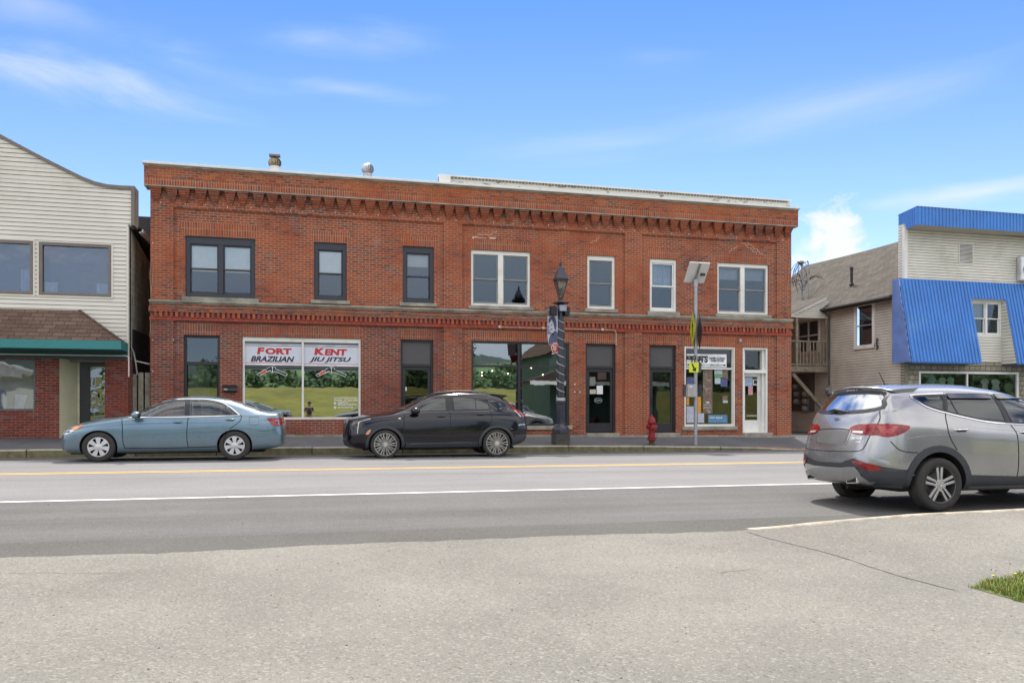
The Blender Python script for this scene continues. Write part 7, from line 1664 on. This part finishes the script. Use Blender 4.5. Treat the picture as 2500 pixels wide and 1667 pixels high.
for (a, b, c_, d_) in ((1343, 748, 1358, 771), (1377.5, 750, 1389, 771)):
    x0, zz1 = U(a, b, ly-.1); x1, zz0 = U(c_, d_, ly-.1); m = MB(); m.box(x0, x1, ly-.20, ly+.06, zz0, zz1); tag(m.build('loudspeaker', simple('speaker_black', (.012, .012, .014), .6), bevel=.012), ('left' if a < 1360 else 'right')+' black box loudspeaker clamped to the street lamp pole', 'loudspeaker', 'loudspeakers on the street lamp')
m = MB(); m.tube([(lx-.16, ly-.15, Zl(757)), (lx+.24, ly-.10, Zl(757))], .018, 6); m.build('speaker_bar', LB, t)
# string lights spiralling down
m = MB(); pts = []; z0_, z1_ = Zl(772), Zl(972); turns = 9.5
for i in range(220):
    f = i/219; z = z0_+(z1_-z0_)*f; a = f*turns*2*math.pi+1; rr = .098+.032*f*.6+.006; pts.append((lx+rr*math.cos(a), ly+rr*math.sin(a), z+.03*math.sin(a)))
m.tube(pts, .008, 5); tag(m.build('string_lights', simple('string_white', (.62, .60, .58), .5), smooth=True), 'pale string lights spiralling down the street lamp pole', 'string lights')
m = MB(); zz = Zl(978); 
for k in range(3): m.lathe([(.135, zz+k*.03), (.142, zz+k*.03+.01), (.135, zz+k*.03+.02)], (lx, ly, 0), 16)
tag(m.build('wire_loop', simple('string_white', (.6, .6, .6), .5), smooth=True), 'coiled light wire tied around the lamp pole above its base', 'wire')
# banner with arms
t = thing('street_banner', 'narrow portrait banner with a red badge hanging from the street lamp', 'banner', (lx-.2, ly, Zl(870)))
yb = ly-.02
m = MB(); zA = Zl(745.5)
m.tube([(lx-.02, yb, Zl(742)), (lx-.30, yb-.02, Zl(750)), (lx-.50, yb-.04, Zl(757))], .012, 6); m.build('banner_arm', LB, t, smooth=True)
BN = [simple('banner_white', (.45, .45, .53), .7, var=.08), simple('banner_navy', (.055, .07, .14), .7, var=.3, scale=12), simple('banner_grey', (.20, .22, .32), .7, var=.15, scale=12), simple('banner_dark', (.02, .022, .035), .7), simple('banner_red', (.42, .03, .03), .6), simple('banner_cream', (.70, .62, .52), .6), simple('banner_blue_grey', (.075, .09, .16), .7, var=.2, scale=12)]
bo, bsc = (1330, 740), 12.06; m = MB()
def bq(pts, mi, dy=0): decal(m, pts, bo, bsc, yb-.012-dy*.0015, mi)
P0 = [(118, 160), (250, 90), (350, 75), (380, 90), (385, 1130), (330, 1240), (120, 1240), (100, 1180), (75, 900), (85, 420), (100, 220)]
Pm = [U(bo[0]+a/bsc, bo[1]+b/bsc, yb) for a, b in P0]; m.prism(Pm, yb-.008, yb+.008, 0)
bq([(118, 150), (250, 85), (350, 70), (350, 110), (250, 125), (120, 180)], 5, 1)
for k in range(3): bq([(95, 215+k*55), (150, 250+k*55), (158, 285+k*55), (92, 250+k*55)], 3, 1)
bq([(300, 380), (385, 375), (385, 830), (330, 815), (290, 700)], 0, 1); bq([(115, 600), (105, 500), (150, 420), (230, 390), (300, 420), (340, 520), (350, 650), (330, 790), (290, 760), (260, 600), (200, 480), (150, 560)], 1, 2)
bq([(120, 640), (180, 520), (235, 600), (270, 720), (265, 850), (205, 895), (165, 850), (130, 760)], 0, 3); bq([(85, 650), (125, 640), (140, 780), (170, 870), (90, 890)], 2, 2)
bq([(165, 665), (218, 615), (225, 632), (175, 680)], 3, 4); bq([(122, 690), (148, 682), (148, 705), (125, 712)], 3, 4); bq([(160, 780), (215, 735), (222, 750), (195, 790), (165, 800)], 3, 4)
bq([(185, 880), (265, 850), (300, 800), (385, 870), (385, 1150), (250, 1160), (150, 1230), (105, 1230), (120, 1080)], 6, 2); bq([(75, 880), (180, 870), (175, 890), (80, 905)], 3, 4); bq([(200, 890), (270, 860), (270, 960), (235, 960)], 3, 4)
m.build('banner_cloth', BN, t)
m = MB(); m.v = []; bq2 = lambda pts, mi, dy: decal(m, pts, bo, bsc, yb-.022-dy*.0015, mi)
Pm = [U(bo[0]+a/bsc, bo[1]+b/bsc, yb-.02) for a, b in [(150, 1280), (250, 1150), (400, 1200), (395, 1440), (210, 1510), (225, 1440), (175, 1300)]]; m.prism(Pm, yb-.022, yb-.014, 4)
bq2([(180, 1290), (265, 1165), (395, 1205), (392, 1225), (270, 1190), (195, 1300), (240, 1440), (225, 1450)], 5, 1); bq2([(205, 1490), (395, 1430), (395, 1450), (205, 1512)], 5, 1)
m.build('badge', BN, t)
for i, (w_, a, b, c_, d_) in enumerate((('FORT', 240, 1240, 345, 1300), ('KENT', 240, 1315, 345, 1375), ('ME', 265, 1385, 330, 1415))):
    x0, z0_ = U(bo[0]+a/bsc, bo[1]+d_/bsc, yb-.02); x1, z1_ = U(bo[0]+c_/bsc, bo[1]+b/bsc, yb-.02); m = MB(); add_text(m, w_, x0, yb-.027, z0_, x1-x0, z1_-z0_, bold=.05); m.build('lettering', BN[5], t)

# crossing beacon post
px_, py_ = 11.63, 22.5; pz = zsw(px_, py_); Zp = lambda py: U(1698, py, py_)[1]
GP = simple('galvanised_post', (.36, .37, .39), .45, .5, var=.15, scale=4)
YG = simple('sign_lime', (.62, .70, .02), .5, var=.04); BLK = simple('sign_black', (.015, .015, .015), .5); SBK = simple('sign_back', (.11, .115, .13), .5, .4, var=.15)
t = thing('crossing_sign_post', 'galvanised post with lime pedestrian signs, control box and solar panel', 'sign post', (px_, py_, pz))
m = MB(); m.tube([(px_, py_, pz-.05), (px_, py_, Zp(693))], .056, 18); m.tube([(px_, py_, Zp(700)), (px_, py_, Zp(683))], .072, 18); m.build('pole', GP, t, smooth=True)
def diamond(cx_, cy_, cz_, s_, yaw, face, back, sym, nm):
    m = MB(); q = s_*.7071; r = .05; pts = []
    for k in range(4):
        a = k*math.pi/2; b0 = Vector((math.cos(a), math.sin(a)))*q; 
        for t_ in (-1, 0, 1): 
            aa = a+t_*.06; pts.append((math.cos(aa)*q*(1 if t_ == 0 else .965)*.985, math.sin(aa)*q*(1 if t_ == 0 else .965)*.985))
    m.prism(pts, -.002, .002, 0); n0 = len(m.v); m.add([(x, .0026, z) for x, z in pts], [tuple(range(len(pts)))], 1)
    M = Matrix.Translation((cx_, cy_, cz_)) @ Matrix.Rotation(yaw, 4, 'Z'); m.xf(M); o = m.build(nm, [face, back], t)
    m = MB(); 
    for pp in sym: m.add([(x*s_, -.006, z*s_) for x, z in (pp if sum(pp[i][0]*pp[(i+1) % len(pp)][1]-pp[(i+1) % len(pp)][0]*pp[i][1] for i in range(len(pp))) > 0 else pp[::-1])], [tuple(range(len(pp)))])
    bo_ = [(a*.93, b*.93) for a, b in pts]; bi_ = [(a*.90, b*.90) for a, b in pts]
    for i in range(len(pts)):
        j = (i+1) % len(pts); m.quad((bi_[i][0], -.005, bi_[i][1]), (bo_[i][0], -.005, bo_[i][1]), (bo_[j][0], -.005, bo_[j][1]), (bi_[j][0], -.005, bi_[j][1]))
    m.xf(M); m.build('pictogram', BLK, o); return o
MAN = [[(.05*math.cos(k*.785)+.02, .33+.05*math.sin(k*.785)) for k in range(8)], [(-.05, .26), (.07, .26), (.09, .0), (-.04, .0)], [(.06, .26), (.16, .10), (.13, .07), (.05, .18)], [(-.05, .26), (-.16, .12), (-.13, .08), (-.03, .18)], [(-.04, .02), (.03, .02), (-.10, -.34), (-.17, -.34)], [(.02, .02), (.09, .02), (.17, -.32), (.10, -.34)]]
th_ = math.atan(px_/py_)
zc_ = (Zp(766)+Zp(846))/2; S_ = .80
# yellow sign: plane almost along the line of sight, its face towards the left traffic
a1 = U(1692, 805, py_-.10); 
diamond(px_-.10, py_+.0, (Zp(766)+Zp(842))/2, S_, -R(108), YG, SBK, MAN, 'warning_sign')
diamond(px_+.15, py_+.02, (Zp(769)+Zp(849))/2, S_, R(71.5), SBK, SBK, [], 'warning_sign')
for z in (zc_+.25, zc_-.25): m = MB(); m.box(px_-.08, px_+.09, py_-.02, py_+.02, z-.02, z+.02); m.build('clamp', GP, t)
# arrow plaques
def plaque(pxa, pya, pxb, pyb, yaw, sgn_, Y):
    x0, z1_ = U(pxa, pya, Y); x1, z0_ = U(pxb, pyb, Y); w, h = (x1-x0), (z1_-z0_); m = MB(); m.box(-w/2, w/2, -.003, .003, -h/2, h/2, 0)
    AR_ = [(-.28*w, .36*h), (-.12*w, .40*h), (.10*w, -.06*h), (.26*w, .04*h), (.22*w, -.42*h), (-.22*w, -.30*h), (-.06*w, -.16*h)]
    if sgn_ < 0: AR_ = [(-a, b) for a, b in AR_]
    M = Matrix.Translation(((x0+x1)/2, Y, (z0_+z1_)/2)) @ Matrix.Rotation(yaw, 4, 'Z'); m.xf(M); o = m.build('arrow_plaque', YG if sgn_ > 0 else SBK, t)
    if sgn_ > 0:
        m = MB(); P_ = AR_; aa = sum(P_[i][0]*P_[(i+1) % 7][1]-P_[(i+1) % 7][0]*P_[i][1] for i in range(7)); P_ = P_ if aa > 0 else P_[::-1]
        m.add([(a, -.005, b) for a, b in P_], [tuple(range(7))]); m.xf(M); m.build('pictogram', BLK, o)
plaque(1682.5, 884.5, 1705.5, 909, 0, 1, py_-.12); plaque(1704, 885, 1712, 909, -R(12), -1, py_+.08)
# flashing light bars
for (a, b, c_, d_, yy) in ((1676, 868.5, 1699, 878.5, py_-.10), (1699, 869, 1716, 880, py_+.02)):
    x0, z1_ = U(a, b, yy); x1, z0_ = U(c_, d_, yy); m = MB(); m.box(x0, x1, yy-.04, yy+.04, z0_, z1_); o = m.build('flashing_beacon', BLK, t, bevel=.008)
    m = MB()
    for f in (.22, .72): xx = x0+(x1-x0)*f; m.box(xx-.035, xx+.035, yy-.046, yy-.041, z0_+.03, z1_-.03)
    m.build('beacon_lens', simple('beacon_lens', (.20, .18, .16), .2), o)
for (a, b, c_, d_, yy, mt_) in ((1676.8, 938, 1698.5, 969, py_-.14, simple('cabinet_grey', (.40, .39, .36), .5)), (1669, 938.5, 1677, 968, py_-.02, SBK)):
    x0, z1_ = U(a, b, yy); x1, z0_ = U(c_, d_, yy); m = MB(); m.box(x0, x1, yy-.06, yy+.08, z0_, z1_); o = m.build('control_box', mt_, t, bevel=.008)
m = MB(); x, z = U(1687, 944, py_-.2); m.box(x-.03, x+.03, py_-.206, py_-.201, z-.02, z+.02); m.build('box_label', VP, t)
m = MB(); m.tube([(px_-.02, py_+.06, Zp(985)), (px_-.03, py_+.06, Zp(940))], .012, 6); x, z = U(1705, 965, py_+.05); m.box(x+.0, x+.09, py_+.0, py_+.08, z-.05, z+.30, 0); m.build('push_button_bracket', GP, t) if False else None
# solar panel seen from its underside
TL, TR, BR, BL = (547, 122), (692, 125), (655, 272), (508, 268)
o5 = lambda p, Y: (U(1500+p[0]/2.975, 600+p[1]/2.975, Y)[0], Y, U(1500+p[0]/2.975, 600+p[1]/2.975, Y)[1])
yt_, yb_ = py_-.30, py_+.12
q = [Vector(o5(TL, yt_)), Vector(o5(TR, yt_)), Vector(o5(BR, yb_)), Vector(o5(BL, yb_))]
w_ = (q[1].x-q[0].x+q[2].x-q[3].x)/2; cxm = sum(v.x for v in q)/4; zt2_, zb3 = (q[0].z+q[1].z)/2, (q[2].z+q[3].z)/2
q = [Vector((cxm-w_/2, yt_, zt2_)), Vector((cxm+w_/2, yt_, zt2_)), Vector((cxm+w_/2, yb_, zb3)), Vector((cxm-w_/2, yb_, zb3))]
nn = (q[1]-q[0]).cross(q[3]-q[0]).normalized(); nn = nn if nn.y > 0 else -nn
m = MB(); m.add([tuple(v) for v in q]+[tuple(v+nn*.035) for v in q], [(0, 1, 2, 3), (7, 6, 5, 4), (0, 4, 5, 1), (1, 5, 6, 2), (2, 6, 7, 3), (3, 7, 4, 0)]); o = m.build('solar_panel', simple('panel_back', (.62, .61, .58), .5, var=.05), t, bevel=.004)
m = MB(); m.add([tuple(v+nn*.036) for v in q], [(3, 2, 1, 0)]); m.build('solar_cells', simple('solar_cells', (.01, .015, .05), .15), o)
m = MB(); a = q[0].lerp(q[1], .5); b = q[3].lerp(q[2], .5); m.tube([a-nn*.03, b-nn*.03], .03, 4); e = a.lerp(b, .55)-nn*.03; m.tube([(px_, py_, Zp(692)), (e.x, e.y, e.z)], .035, 8); m.build('panel_strut', simple('strut_grey', (.25, .25, .25), .5, .4), o)
x = q[0].lerp(q[1], .78).lerp(q[3].lerp(q[2], .78), .55)-nn*.03; m = MB(); m.box(x.x-.07, x.x+.07, x.y-.04, x.y+.03, x.z-.035, x.z+.035); m.build('panel_junction', BLK, o, bevel=.005)

# fire hydrant
hx, hy = 10.16, 22.5; hz = zsw(hx, hy); HR = simple('hydrant_red', (.24, .010, .014), .5, var=.3, scale=14, bd=.002, dirt=(.22, .02, .018)); k_ = (U(1591, 1011.8, hy)[1]-hz)/.88
t = thing('fire_hydrant', 'weathered red fire hydrant on the sidewalk in front of the black glazed door', 'fire hydrant', (hx, hy, hz))
def HL(prof, nm, c=(0, 0, 0), n=20, ax='z', mt_=HR, par=None):
    m = MB(); m.lathe([(r, h*k_ if ax == 'z' else h) for r, h in prof], (c[0], c[1], c[2]*k_), n, ax); m.v = [(a+hx, b+hy, z_+hz) for a, b, z_ in m.v]; return m.build(nm, mt_, par or t, smooth=35)
HL([(.12, -.05), (.12, .02), (.085, .03), (.085, .12)], 'stem', mt_=simple('hydrant_rust', (.09, .05, .04), .8, var=.4, scale=12))
body = HL([(.085, .12), (.125, .125), (.14, .14), (.14, .16), (.125, .175), (.135, .19), (.135, .205), (.10, .215), (.098, .30), (.096, .58), (.105, .60), (.12, .62), (.12, .64)], 'barrel')
for k in range(8): a = k*math.pi/4; HL([(.0, .128), (.016, .13), (.016, .215), (.0, .217)], 'flange_bolt', (.122*math.cos(a), .122*math.sin(a), 0), 6, par=body)
HL([(.12, .64), (.135, .65), (.135, .675), (.115, .69), (.105, .74), (.085, .79), (.05, .82), (.03, .825), (.028, .86), (.02, .88), (.0, .88)], 'bonnet')
for sx in (-1, 1): m = MB(); m.lathe([(.05, .08*sx), (.055, .12*sx), (.072, .125*sx), (.072, .155*sx), (.05, .16*sx), (.025, .162*sx), (.025, .185*sx), (.0, .185*sx)], (hx, hy, hz+.52*k_), 16, 'x'); m.build('side_nozzle', HR, t, smooth=35)
m = MB(); m.lathe([(.07, -.08), (.075, -.13), (.095, -.135), (.095, -.17), (.06, -.18), (.03, -.182), (.03, -.21), (.0, -.21)], (hx, hy, hz+.50*k_), 18, 'y'); m.build('pumper_nozzle', HR, t, smooth=35)
m = MB()
for sx in (-1, 1): m.tube([(hx+sx*.155, hy-.02, hz+.47*k_), (hx+sx*.165, hy-.05, hz+.30*k_), (hx+sx*.13, hy-.07, hz+.20*k_), (hx+sx*.10, hy-.05, hz+.22*k_)], .006, 5)
m.build('cap_chain', simple('chain_dark', (.08, .03, .03), .7), t, smooth=True)
# weeds at the wall foot
m = MB()
for px in (727, 732, 738, 1345, 1352, 1700, 1712):
    x, _ = U(px, 1060); y = D-.05
    for k in range(14):
        a = random.uniform(0, 6.28); h = random.uniform(.04, .16); l = random.uniform(.02, .08); w = .006; z = zbase(x); m.add([(x-w, y, z), (x+w, y, z), (x+math.cos(a)*l, y-abs(math.sin(a))*l*.5, z+h)], [(0, 1, 2)])
m.build('weeds', simple('weed_green', (.10, .15, .04), .8), label='small weeds growing at the foot of the brick front', cat='weeds', kind='stuff')

# ------------------------------------------------------------------ the photographer, behind the camera, seen only as a reflection
def skin_mesh(verts, edges, radii, name, mat, par, root=0, lv=2):
    me = bpy.data.meshes.new(name); me.from_pydata(verts, edges, []); o = bpy.data.objects.new(name, me); COL.objects.link(o)
    o.modifiers.new('s', 'SKIN'); sm = o.modifiers.new('u', 'SUBSURF'); sm.levels = lv; sm.render_levels = lv
    for i, r in enumerate(radii): d = me.skin_vertices[0].data[i]; d.radius = r if isinstance(r, tuple) else (r, r); d.use_root = (i == root)
    bpy.context.view_layer.update(); nm = bpy.data.meshes.new_from_object(o.evaluated_get(bpy.context.evaluated_depsgraph_get())); bpy.data.objects.remove(o)
    q = bpy.data.objects.new(name, nm); COL.objects.link(q); q.parent = par; nm.materials.clear(); nm.materials.append(mat); nm.polygons.foreach_set('use_smooth', [True]*len(nm.polygons)); return q
pt_ = thing('person', 'person in dark shirt and khaki trousers holding a camera, mirrored in the shop window', 'person', (-.02, -.42, -.2))
SK = simple('skin', (.42, .22, .15), .6); SHIRT = simple('shirt_dark', (.03, .035, .04), .85); PANT = simple('trousers_khaki', (.30, .26, .19), .85); HAIR = simple('hair_dark', (.03, .02, .015), .7)
V_ = [(0, 0, .95), (0, 0, 1.10), (0, 0, 1.25), (0, -.01, 1.40), (0, 0, 1.50), (0, .01, 1.58), (0, .02, 1.66), (0, .02, 1.74),
      (.09, 0, .90), (.10, .02, .50), (.11, -.02, .10), (.11, .10, .05), (-.09, 0, .90), (-.10, .02, .50), (-.11, -.02, .10), (-.11, .10, .05),
      (.18, 0, 1.42), (.26, .02, 1.16), (.12, .24, 1.26), (.07, .30, 1.31), (-.18, 0, 1.42), (-.26, .02, 1.16), (-.12, .24, 1.26), (-.07, .30, 1.31)]
E_ = [(0, 1), (1, 2), (2, 3), (3, 4), (4, 5), (5, 6), (6, 7), (0, 8), (8, 9), (9, 10), (10, 11), (0, 12), (12, 13), (13, 14), (14, 15), (3, 16), (16, 17), (17, 18), (18, 19), (3, 20), (20, 21), (21, 22), (22, 23)]
Rd = [(.15, .11), (.14, .11), (.15, .12), (.15, .11), .055, .075, .095, .06, .09, .062, .045, .04, .09, .062, .045, .04, .07, .045, .03, .025, .07, .045, .03, .025]
V_ += [(0, .10, 1.655), (.085, .02, 1.66), (-.085, .02, 1.66)]; E_ += [(6, 24), (6, 25), (6, 26)]; Rd += [.016, .018, .018]
for h_, sg_ in ((19, 1), (23, -1)):
    hx_, hy_, hz_ = V_[h_]
    for k_f in range(4):
        n_ = len(V_); zz_ = hz_+.03-.02*k_f; V_ += [(hx_-sg_*.012, hy_+.035, zz_), (hx_-sg_*.035, hy_+.045-.004*k_f, zz_), (hx_-sg_*.052, hy_+.03-.004*k_f, zz_-.002)]; E_ += [(h_, n_), (n_, n_+1), (n_+1, n_+2)]; Rd += [.010, .0085, .007]
    n_ = len(V_); V_ += [(hx_-sg_*.005, hy_-.01, hz_+.045), (hx_-sg_*.03, hy_+.0, hz_+.055)]; E_ += [(h_, n_), (n_, n_+1)]; Rd += [.011, .009]
skin_mesh(V_, E_, Rd, 'body', SK, pt_)
m = MB(); m.sphere((.032, .108, 1.685), .012, 5); m.sphere((-.032, .108, 1.685), .012, 5); m.build('eyes', BLK, pt_, local=True)
m = MB(); m.box(-.024, .024, .098, .110, 1.612, 1.620); m.build('mouth', simple('lips', (.30, .10, .08), .6), pt_, local=True)
skin_mesh([(0, 0, .93), (0, 0, 1.10), (0, 0, 1.25), (0, -.01, 1.40), (.18, 0, 1.42), (.25, .015, 1.22), (-.18, 0, 1.42), (-.25, .015, 1.22)], [(0, 1), (1, 2), (2, 3), (3, 4), (4, 5), (3, 6), (6, 7)], [(.17, .13), (.16, .125), (.17, .135), (.16, .12), .085, .07, .085, .07], 'shirt', SHIRT, pt_)
skin_mesh([(0, 0, .97), (.09, 0, .88), (.10, .02, .50), (.11, -.02, .06), (-.09, 0, .88), (-.10, .02, .50), (-.11, -.02, .06)], [(0, 1), (1, 2), (2, 3), (0, 4), (4, 5), (5, 6)], [(.17, .13), .105, .085, .075, .105, .085, .075], 'trousers', PANT, pt_)
m = MB(); m.sphere((0, .005, 1.715), .105, 8, 0, (1, 1.12, .9)); m.build('hair', HAIR, pt_, local=True, smooth=True)
m = MB(); m.box(-.07, .07, .31, .36, 1.27, 1.37); m.lathe([(.032, .36), (.032, .40), (.0, .40)], (0, 0, 1.32), 14, 'y'); m.v = [(a-.02, b-.42, c-.2) for a, b, c in m.v]; tag(m.build('handheld_camera', BLK, bevel=.006), 'small black camera held by the reflected person', 'camera')

# ------------------------------------------------------------------ what stands across the street, mirrored in the windows
def recol(root, repl, lbl, x, y, rz):
    c = copy_tree(root); c.location = (x, y, -.2); c.rotation_euler = (0, 0, rz); tag(c, lbl, 'car', 'cars parked behind the viewer, mirrored in the windows')
    def go(o):
        if o.type == 'MESH':
            for i, sl in enumerate(o.material_slots):
                if sl.material and sl.material.name.startswith('paint_'): sl.link = 'OBJECT'; sl.material = repl
        for ch in o.children: go(ch)
    go(c); return c
recol(c1.root, paint('paint_white', (.70, .70, .68), .0, .3), 'white sedan mirrored in the left pane of the lettered shop window', -3.9, -6.5, R(200))
recol(c1.root, paint('paint_green', (.06, .10, .09), .4, .3), 'dark green sedan mirrored low in the left pane of the lettered shop window', -6.6, -3.4, R(190))
recol(c2.root, paint('paint_slate', (.10, .12, .15), .4, .3), 'dark crossover mirrored in the wide dark window', 13.2, -4.5, R(168))
recol(c1.root, paint('paint_navy', (.03, .05, .08), .4, .3), 'dark blue sedan mirrored low in the right pane of the lettered shop window', 4.6, -4.0, R(12))
GRN = simple('green_clapboard', (.07, .13, .10), .8, var=.12, scale=2)
t = thing('green_house', 'green clapboard house across the street, mirrored in the wide dark window', 'house', (23, -10, -.2))
hx0, hx1, hyf, hyb = 18.0, 27.0, -9.0, -18.0
m = MB(); z = -.2
m2 = MB(); clap_front(m2, [(-hx1, -.3), (-hx0, -.3), (-hx0, 5.6), (-(hx0+hx1)/2, 9.2), (-hx1, 5.6)], -hyf, .16, []); m2.v = [(-a, -b, c) for a, b, c in m2.v]; m2.build('wall', [GRN, GRN], t)
m = MB(); m.quad((hx0, hyf, -.3), (hx0, hyb, -.3), (hx0, hyb, 5.6), (hx0, hyf, 5.6)); m.quad((hx1, hyf, -.3), (hx1, hyb, -.3), (hx1, hyb, 5.6), (hx1, hyf, 5.6)); m.build('side_wall', GRN, t)
m = MB(); xm = (hx0+hx1)/2
for a, b in ((hx0-.4, xm), (hx1+.4, xm)): m.quad((a, hyf+.5, 5.35), (b, hyf+.5, 9.35), (b, hyb, 9.35), (a, hyb, 5.35))
m.build('roof', SHB, t)
m = MB(); m.prism([(hx0-2.2, 3.0), (hx1, 3.0), (hx1, 3.25), (xm, 4.1), (hx0+.2, 4.1), (hx0-2.2, 3.25)], hyf, hyf+2.2); m.build('porch_roof', simple('porch_shingle', (.06, .045, .04), .9), t)
m = MB(); m.box(hx0-2.2, hx1, hyf+2.2, hyf+2.25, 2.9, 3.2); m.build('porch_fascia', WHITE, t)
for x in (20.2, 23.5): m = MB(); ring(m, x, x+.9, 4.3, 5.6, .09, hyf+.0, hyf+.05); m.build('window', WHITE, t)
t = thing('white_garage', 'long white garage across the street, mirrored in the left shop window', 'garage', (-32, -22, -.2))
m = MB(); m.box(-44, -21, -30, -22, -.2, 3.6); m.build('wall', WHITE, t)
m = MB(); m.prism([(-44.5, 3.6), (-20.4, 3.6), (-20.4, 3.9), (-30, 6.2), (-44.5, 6.2)], -30.4, -21.4); m.build('roof', simple('garage_roof', (.45, .45, .44), .7), t)
for x in (-41, -36, -31, -26): m = MB(); m.box(x, x+2.6, -22.0, -21.95, .3, 2.7); m.build('garage_door', simple('garage_door', (.20, .25, .36), .6), t)
# woods and single trees behind the field
m = MB(); n = 60
for i in range(n+1):
    x = -200+i*400/n; hh = 8.2+1.2*math.sin(x*.05)+.7*math.sin(x*.17+1); m.v += [(x, -92, 3), (x, -95, hh-1.5), (x, -99, hh), (x, -130, hh+1)]
for i in range(n):
    for j in range(3): m.f.append((i*4+j, (i+1)*4+j, (i+1)*4+j+1, i*4+j+1)); m.mi.append(0)
m.build('hillside', simple('hillside_green', (.13, .22, .11), .95, var=.5, scale=.35), smooth=60, kind='structure')
LEAF = [simple('leaf_dark', (.085, .15, .085), .8, var=.4, scale=.6), simple('leaf_mid', (.12, .20, .10), .8, var=.4, scale=.6), simple('leaf_light', (.16, .24, .11), .8, var=.3, scale=.6)]
BARK = simple('bark', (.12, .10, .08), .9)
def crown(mb, cx_, cy_, z0_, h, r, n, ls):
    cl = [(random.gauss(0, .42), random.gauss(0, .42), random.random()) for _ in range(max(6, n//45))]
    for k in range(n):
        a, b, c_ = random.choice(cl); f = c_; env = math.sin(math.pi*min(1, .12+f*.88))**.7; x = cx_+(a*env+random.gauss(0, .16))*r; y = cy_+(b*env+random.gauss(0, .16))*r; z = z0_+(f+random.gauss(0, .06))*h
        u1 = Vector((random.gauss(0, 1), random.gauss(0, 1), random.gauss(0, 1))).normalized(); u2 = u1.cross(Vector((random.gauss(0, 1), random.gauss(0, 1), random.gauss(0, 1)))).normalized(); s_ = ls*random.uniform(.5, 1.2)
        p = Vector((x, y, z)); mi = 0 if c_ < .4 else (1 if random.random() < .7 else 2); mb.add([tuple(p+u1*s_), tuple(p+u2*s_), tuple(p-u1*s_*.8), tuple(p-u2*s_)], [(0, 1, 2, 3)], mi)
random.seed(11); m = MB()
for i in range(58):
    x = -95+i*4.0+random.uniform(-1.5, 1.5); y = -64-random.uniform(0, 16); crown(m, x, y, zfield(x, y)-.5, random.uniform(3.0, 5.0), random.uniform(2.2, 3.2), 620, .30)
for i in range(75):
    x = -110+i*3.4+random.uniform(-1.5, 1.5); y = -84-random.uniform(0, 8); crown(m, x, y, zfield(x, y)-1, random.uniform(4.0, 5.6), random.uniform(3.0, 4.0), 420, .42)
m.build('woods', LEAF, label='wood of mixed green trees beyond the field', cat='wood', kind='stuff')
for i, (x, y, h) in enumerate(((15.0, -30, 8), (-14, -26, 6))):
    t = thing('broadleaf_tree', ('tall' if i == 0 else 'short')+' leafy tree standing on the field across the street', 'tree', (x, y, 0))
    m = MB(); m.tube([(x, y, -.5), (x+.1, y, h*.4), (x-.1, y, h*.75)], [.28, .2, .08], 8)
    for k in range(5): a = k*1.3; m.tube([(x, y, h*(.3+.08*k)), (x+math.cos(a)*h*.16, y+math.sin(a)*h*.16, h*(.5+.08*k))], [.10, .03], 6)
    m.build('trunk', BARK, t, smooth=True); m = MB(); crown(m, x, y, h*.2, h*.8, h*.17, 2600, .20); m.build('crown', LEAF, t)
HILL = simple('far_hill', (.05, .085, .075), .95, var=.3, scale=.02)
m = MB(); n = 80
for i in range(n+1):
    x = -700+i*1400/n; hgt = 40+8*math.sin(x*.006+1)+6*math.sin(x*.021); m.v += [(x, -480, -2), (x, -560, hgt*.7), (x, -640, hgt), (x, -760, hgt*.9)]
for i in range(n):
    for j in range(3): m.f.append((i*4+j, (i+1)*4+j, (i+1)*4+j+1, i*4+j+1)); m.mi.append(0)
m.build('hills', HILL, smooth=60, kind='structure')
